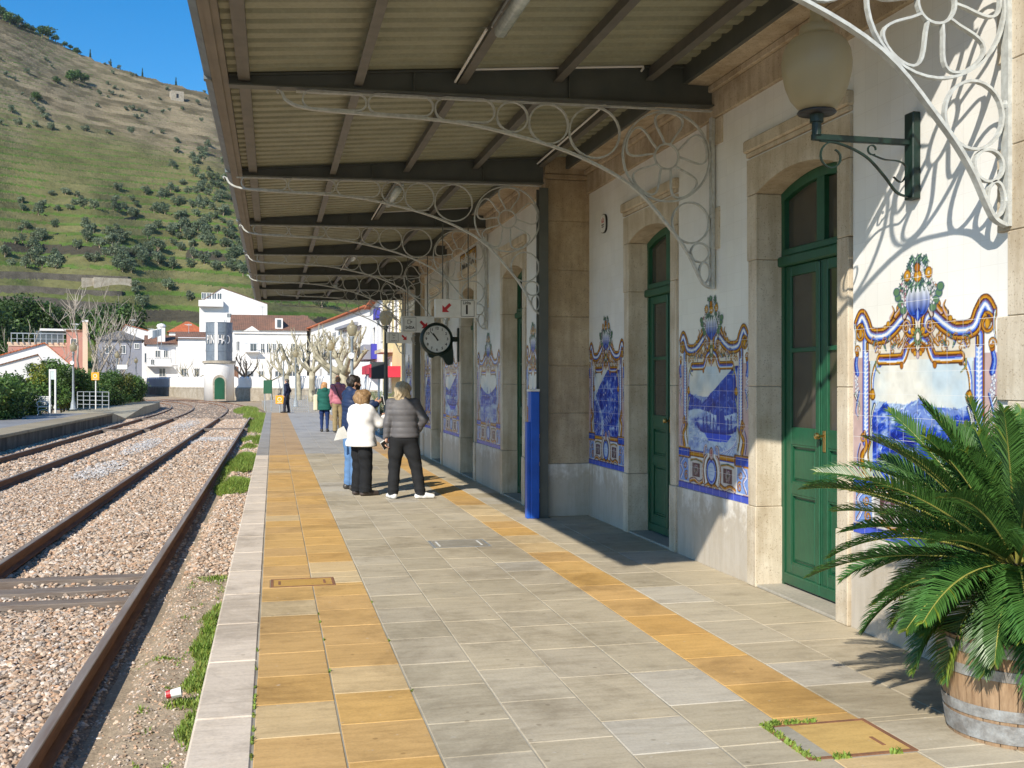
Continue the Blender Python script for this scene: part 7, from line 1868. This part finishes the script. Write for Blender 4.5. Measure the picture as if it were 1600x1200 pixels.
def person(label, loc, rz, B):
    """B: dict of joints in local metres (x right, y forward, z up) and clothing volumes"""
    t = thing('person', label, 'person', loc, None, rz); h = B.get('h', .0095); J = B['J']; s_ = B.get('s', 1.0); g = B.get('girth', 1.0)
    A = lambda k: np.array(J[k], float)
    # body: one continuous surface from feet to head and fingertips
    v = Vol(min(h, .0085) if B.get('hands', True) else h)
    hd = A('head'); P = head(v, hd, B.get('hyaw', 0), s_, B.get('hpitch', 0)); v.cap(hd+[0,-.02,-.07], A('neck'), .052*s_, .056*s_, .03)
    for c, r in ((A('chest'), (.150*g,.098*g,.16)), (A('waist'), (.130*g,.09*g,.13)), (A('hip'), (.155*g,.105*g,.12))): v.ell(c, np.array(r)*s_, J.get('tyaw', 0), .05)
    v.cap(A('neck'), A('chest'), .055, .09, .06)
    for q in 'lr':
        v.cap(A('neck')+[0,0,-.03], A('sh'+q), .045, .046, .04); v.chain([A('sh'+q), A('el'+q), A('wr'+q)], [.044*s_, .036*s_, .025*s_], .02); v.chain([A('hp'+q), A('kn'+q), A('an'+q)], [.078*s_*g, .052*s_, .036*s_], .03); foot(v, A('ft'+q), J['fd'+q], .9*s_)
        if B.get('hands', True): hand(v, A('wr'+q), J['hd'+q], J['hn'+q], s_*.95, J.get('curl'+q, .5), 1 if q == 'r' else -1)
        else: v.cap(A('wr'+q), A('wr'+q)+np.array(J['hd'+q])*.12, .026, .02, .01)
    pmesh('body', v, M['skin'], t, face_paint(P, s_, B['skin'], B.get('beard')), cut=flat0)
    # shoes
    for q in 'lr':
        f = Vol(.008 if h < .012 else h); foot(f, A('ft'+q), J['fd'+q], s_*1.14); pmesh('shoe', f, M['leather'], t, cut=flat0, base=B['shoe'])
    # trousers
    f = Vol(h); tr = B['leg']; f.ell(A('hip')+[0,0,-.02], np.array((.170*g,.122*g,.13))*s_, J.get('tyaw', 0), .05)
    for q in 'lr': f.chain([A('hp'+q), (A('hp'+q)+A('kn'+q))/2, A('kn'+q), (A('kn'+q)+A('an'+q))/2, A('an'+q)+[0,0,-.015]], [tr[0]*g, tr[0]*.93*g, tr[1], tr[2], tr[3]], .025)
    ph = rnd.random()*6
    wr_ = lambda X, Y, Z: -.0045*np.sin(Z*46+X*22+ph+2*np.sin(Y*30))*np.exp(-((Z-.47)/.13)**2)-.005*np.sin(Z*70+Y*18)*np.exp(-((Z-.10)/.07)**2)
    pmesh('trousers', f, M['fabric'], t, disp=wr_, cut=lambda X, Y, Z: np.maximum(.055-Z, Z-J['hip'][2]-.10), base=B['trouser'])
    # jacket, coat or jumper
    f = Vol(h); top = B['top']; k = top.get('k', 1.0); zt = J['neck'][2]; zb = top['z']
    f.ell(A('chest'), np.array((.182*k*g,.130*k*g,.185))*s_, J.get('tyaw', 0), .06); f.ell(A('waist'), np.array((.168*k*g,.128*k*g,.15))*s_, J.get('tyaw', 0), .06); f.ell(A('hip')+[0,0,.02], np.array((.180*k*g,.135*k*g,.14))*s_, J.get('tyaw', 0), .06)
    if top.get('flare'): f.ell(A('hip')+[0,0,-.10], np.array((.195*k*g,.150*k*g,.18))*s_, J.get('tyaw', 0), .06)
    f.cap(A('neck')+[0,-.01,.0], A('neck')+[0,-.02,.035], .072*s_, .066*s_, .03)
    for q in 'lr': f.cap(A('neck')+[0,0,-.05], A('sh'+q), .075*k, .070*k, .05); f.chain([A('sh'+q), A('el'+q), A('wr'+q)+(A('wr'+q)-A('el'+q))*-.04], [.066*k*s_, .057*k*s_, .045*k*s_], .03)
    if top.get('hood'): f.ell(A('neck')+[0,-.075,.0], (.10,.06,.075), 0, .03); f.ell(A('neck')+[0,.0,.05], (.055,.07,.05), 0, .02, True)
    qd = top.get('quilt')
    if qd: ds = lambda X, Y, Z: -.0085*np.sqrt(np.abs(np.sin(math.pi*(Z+.12*np.abs(X)*top.get('vee', 0))/qd)))+.006
    else: ds = lambda X, Y, Z: -.006*np.sin(Z*26+X*15+ph+1.5*np.sin(Y*14+Z*9))-.003*np.sin(Z*60+Y*35+ph)
    pmesh('jacket', f, M[top.get('mat', 'nylon')], t, disp=ds, cut=lambda X, Y, Z: np.where(np.hypot(X-J['hip'][0], Y-J['hip'][1]) < .27*k, (zb+top.get('wav', 0)*np.sin(X*18))-Z, -1.0), base=top['c'])
    # hair
    f = Vol(.008 if h < .012 else h); B['hair'](f, P, s_); pmesh('hair', f, M['hair'], t, disp=lambda X, Y, Z: -.006*np.sin(X*110+2*np.sin(Z*38))*np.cos(Y*60)-.007*np.sin(Z*45+X*24+Y*31), base=B['hairc'])
    return t, P
def stand(H, stance=.10, swing=0.0, armout=.0):
    k = H/1.70
    return dict(head=(0,.01,1.585*k), neck=(0,-.01,1.435*k), chest=(0,0,1.25*k), waist=(0,0,1.06*k), hip=(0,0,.90*k), shl=(-.165,0,1.385*k), shr=(.165,0,1.385*k), ell=(-.21-armout,-.03,1.11*k), elr=(.21+armout,-.03,1.11*k), wrl=(-.21-armout,.04,.88*k), wrr=(.21+armout,.04,.88*k),
        hpl=(-.085,0,.86*k), hpr=(.085,0,.86*k), knl=(-.09-stance*.2,.02+swing*.4,.47*k), knr=(.09+stance*.2,.02-swing*.2,.47*k), anl=(-.09-stance*.5,-.0+swing*.5,.09), anr=(.09+stance*.5,-.0-swing*.5,.09), ftl=(-.09-stance*.5,swing*.5,0), ftr=(.09+stance*.5,-swing*.5,0),
        fdl=(-.15,1), fdr=(.15,1), hdl=(0,.25,-1), hdr=(0,.25,-1), hnl=(1,0,0), hnr=(-1,0,0))
SK = (.52,.31,.22); SK2 = (.44,.25,.17)
# 1. woman in the grey quilted jacket, seen from behind
def hair_bob(vol=1.0, ln=.10, back=0):
    def f(v, P, s_):
        v.ell(P(0,-.016,.020), np.array((.090*vol,.106*vol,.095))*s_, 0, .02); v.ell(P(0,-.045,-.035), np.array((.096*vol,.080*vol,.09))*s_, 0, .03)
        for g in (-1, 1): v.ell(P(.068*g,-.010,-.045), np.array((.032*vol,.055,.075+ln*.3))*s_, 0, .03)
        v.ell(P(0,-.05,-.06-ln*.35), np.array((.088*vol,.055,.06+ln*.4))*s_, 0, .03); v.ell(P(0,.10,-.045), np.array((.066,.062,.085))*s_, 0, .01, True)
    return f
def hair_short(v, P, s_, up=0):
    v.ell(P(0,-.012,.024), np.array((.084,.103,.092))*s_, 0, .02); v.ell(P(0,-.045,-.02), np.array((.078,.068,.07))*s_, 0, .03); v.ell(P(0,.045,.062+up), np.array((.062,.055,.045+up))*s_, 0, .02); v.ell(P(0,.105,-.03), np.array((.085,.060,.070))*s_, 0, .01, True)
def placed(px, d, zoff=0):
    p = at(px, 596, d); return (p.x, p.y, zoff)
J = stand(1.62, .36); J.update(hip=(.02,0,.86), waist=(.01,0,1.01), ell=(-.215,-.03,1.05), wrl=(-.235,-.02,.83), elr=(.29,-.03,1.10), wrr=(.20,.10,.92), anl=(-.14,.0,.09), ftl=(-.14,0,0), anr=(.235,-.05,.09), ftr=(.235,-.05,0), knl=(-.12,.03,.45), knr=(.175,.0,.45), fdl=(-.2,-.9), fdr=(.75,-.65), hdl=(-.05,-.25,-1), hnl=(.7,-.5,0), curll=.7, hdr=(-.6,.6,-.5), hnr=(-1,0,0), curlr=.8)
J['fdl'] = (-.35, .9); J['fdr'] = (.9, .1)
J1 = J
t1, P1 = person('woman seen from behind in a grey quilted jacket, black trousers and white shoes', placed(630, 14.35), -.08, dict(J=J, skin=SK, shoe=(.75,.75,.74), trouser=(.013,.014,.016), leg=(.100,.082,.078,.074), girth=1.12, s=.98, hyaw=-.35, top=dict(z=.845, c=(.105,.102,.108), quilt=.082, k=1.02, vee=.0, mat='nylon'), hair=hair_bob(1.20, .15), hairc=(.46,.38,.26)))
def phone(label, loc, rz, tilt, cover=(.7,.7,.7)):
    t = thing('mobile_phone', label, 'phone', loc, None, rz); T = Matrix.Rotation(tilt, 4, 'X'); m = MB(); m.bbox(-.037,.037,-.005,.005,-.072,.072,.003,T); m.build('phone_case', M['white_gloss'], t, world=False); m = MB(); m.box(-.033,.033,-.0058,-.0052,-.060,.060,T); m.build('screen', M['black'], t, world=False); return t
tm = Matrix.Translation(t1.location) @ Matrix.Rotation(-.08, 4, 'Z'); q = tm @ Vector((-.262, -.065, .745)); ph_ = phone('white phone with a dark screen held low in the grey jacketed woman\'s left hand', q, .1, .45); ph_.rotation_euler.y = R(-35)
# 2. short woman in the white coat, seen from behind on the right side
J = stand(1.50, .02); J.update(head=(0,.035,1.395), neck=(0,-.005,1.255), shl=(-.155,.0,1.205), shr=(.155,.01,1.205), elr=(.19,.18,1.03), wrr=(.10,.38,1.11), ell=(-.17,.16,1.02), wrl=(-.06,.36,1.10), hdr=(-.3,1,.2), hnr=(-.8,0,-.3), hdl=(.3,1,.2), hnl=(.8,0,-.3), curll=.8, curlr=.8, fdl=(-.1,1), fdr=(.2,1))
person('short woman in a white coat and black trousers, between the other two talkers', placed(564.5, 14.75), -1.05, dict(J=J, skin=SK, shoe=(.06,.045,.04), trouser=(.010,.011,.013), leg=(.095,.085,.085,.092), girth=1.10, hyaw=.05, top=dict(z=.70, c=(.78,.77,.76), k=1.22, flare=True, mat='fabric'), hair=hair_bob(1.22, .06), hairc=(.29,.185,.095)))
# 3. bearded man in the navy quilted jacket, in profile
J = stand(1.74, .05); J.update(head=(0,.045,1.605), neck=(0,.0,1.46), elr=(.225,.10,1.17), wrr=(.12,.36,1.28), ell=(-.22,.10,1.16), wrl=(-.03,.38,1.30), hdr=(-.5,.9,.15), hnr=(-.7,.1,.5), hdl=(.5,.9,.15), hnl=(.7,.1,.5), curll=.9, curlr=.9, fdl=(-.1,1), fdr=(.25,1))
t3, P3 = person('bearded dark haired man in a navy quilted jacket and jeans, in profile', placed(549, 15.55), -1.22, dict(J=J, skin=SK2, beard=(.025,.018,.014), shoe=(.05,.045,.04), trouser=(.10,.20,.38), leg=(.098,.075,.068,.066), hyaw=-.05, hpitch=-.12, top=dict(z=.89, c=(.014,.030,.085), quilt=.062, vee=1.2, k=1.05, mat='nylon'), hair=lambda v, P, s_: hair_short(v, P, s_), hairc=(.018,.014,.012)))
tm = Matrix.Translation(t3.location) @ Matrix.Rotation(-1.22, 4, 'Z'); ph_ = phone('dark phone held up by the bearded man in both hands', tm @ Vector((.045, .50, 1.335)), -1.22, .2)
t = thing('paper_bag', 'folded white paper hanging beside the bearded man\'s hip', 'paper', tm @ Vector((.14, -.22, .84))); m = MB(); m.prism([(-.11,-.09),(.12,-.05),(.03,.12),(-.05,.08)], -.012, .012, 'y', Matrix.Rotation(-1.22+1.4, 4, 'Z')); m.build('folded_sheet', M['white_gloss'], t, world=False)
m = MB(); m.tube([(0,0,.08), (.0,.0,.22)], .004, 5); m.build('cord', M['black'], t, world=False)
# 4. woman in the dark green coat walking away
J = stand(1.60, .0, .10); 
t4, P4 = person('woman in a dark green hooded coat and blue leggings walking away along the platform', placed(507, 33.4), -.1, dict(J=J, h=.012, hands=True, skin=SK, shoe=(.03,.028,.03), trouser=(.015,.035,.12), leg=(.085,.062,.050,.042), hyaw=-.5, top=dict(z=.70, c=(.012,.095,.075), k=1.14, flare=True, hood=True, mat='fabric'), hair=hair_bob(1.0, .20), hairc=(.50,.28,.13)))
def bag(label, loc, w_, h_, dp, mat, strap, name='shoulder_bag', cat='bag'):
    t = thing(name, label, cat, loc); m = MB(); m.bbox(-w_/2, w_/2, -dp/2, dp/2, 0, h_, .03); m.build('bag_body', mat, t, world=False); m = MB(); m.bar([Vector(p)-Vector(loc) for p in strap], (0,1,0), .03, .006); m.build('strap', mat, t, world=False)
L4 = Vector(t4.location)
M['bag_cream'] = pm('cream_canvas', (.62,.58,.42), None, rough=.9); M['bag_navy'] = pm('navy_bag', (.03,.05,.16), (.12,.14,.28), 30, .7); M['bag_black'] = pm('black_strap', (.03,.02,.025), None, rough=.7)
bag('long cream tote bag hanging at the left side of the woman in green', L4+Vector((-.28,-.02,.68)), .14, .52, .12, M['bag_cream'], [L4+Vector((-.27,0,1.18)), L4+Vector((-.20,-.05,1.42))])
bag('small navy patterned bag hanging between the two people walking away', L4+Vector((.33,-.02,.66)), .17, .24, .12, M['bag_navy'], [L4+Vector((.30,0,.90)), L4+Vector((.26,0,1.02))])
# 5. person in the pink hooded jumper
J = stand(1.80, .0, -.12); 
t5, P5 = person('tall person in a dusty pink hooded jumper and khaki trousers, strap across the back', placed(528, 33.0), -.05, dict(J=J, h=.012, hands=True, skin=SK, shoe=(.06,.06,.05), trouser=(.26,.20,.105), leg=(.098,.082,.078,.078), hyaw=.2, top=dict(z=.90, c=(.42,.15,.19), k=1.10, hood=True, mat='fabric'), hair=lambda v, P, s_: hair_short(v, P, s_, .012), hairc=(.34,.17,.075)))
L5 = Vector(t5.location); t = thing('bag_strap', 'thin dark shoulder strap running across the back of the pink jumper', 'strap', L5+Vector((0,-.15,1.2))); m = MB(); m.bar([(-.12,.02,.30), (-.08,-.035,.22), (.0,-.045,.0), (.10,-.035,-.22), (.19,.03,-.36)], (0,1,0), .012, .028); m.build('strap', M['bag_black'], t, world=False)
# 6. man in the dark suit at the platform end
J = stand(1.76, .16, .10); J.update(wrr=(.12,-.08,.98), elr=(.24,-.09,1.14), hdr=(-.9,-.3,.1))
person('man in a dark suit standing sideways at the far end of the platform', placed(448, 53.6), 1.15, dict(J=J, h=.014, hands=True, skin=SK, shoe=(.012,.012,.012), trouser=(.02,.022,.035), leg=(.100,.080,.072,.070), hyaw=.0, top=dict(z=.80, c=(.018,.024,.055), k=1.04, mat='fabric'), hair=lambda v, P, s_: hair_short(v, P, s_), hairc=(.07,.06,.055)))
# ------------------------------------------------------------------ the air of the valley
def haze():
    m = bpy.data.materials.new('valley_air'); m.use_nodes = True; t = m.node_tree; t.nodes.clear()
    o = t.nodes.new('ShaderNodeOutputMaterial'); v = t.nodes.new('ShaderNodeVolumePrincipled')
    v.inputs['Color'].default_value = (.80,.88,1,1); v.inputs['Density'].default_value = .00007; v.inputs['Anisotropy'].default_value = .3
    t.links.new(v.outputs[0], o.inputs['Volume']); b = MB(); b.box(-1100, 1400, -140, 1520, -2.2, 420); h = b.build('haze', m); tag(h, 'thin bluish air filling the valley', 'haze', kind='stuff')
haze()
bpy.context.view_layer.update()
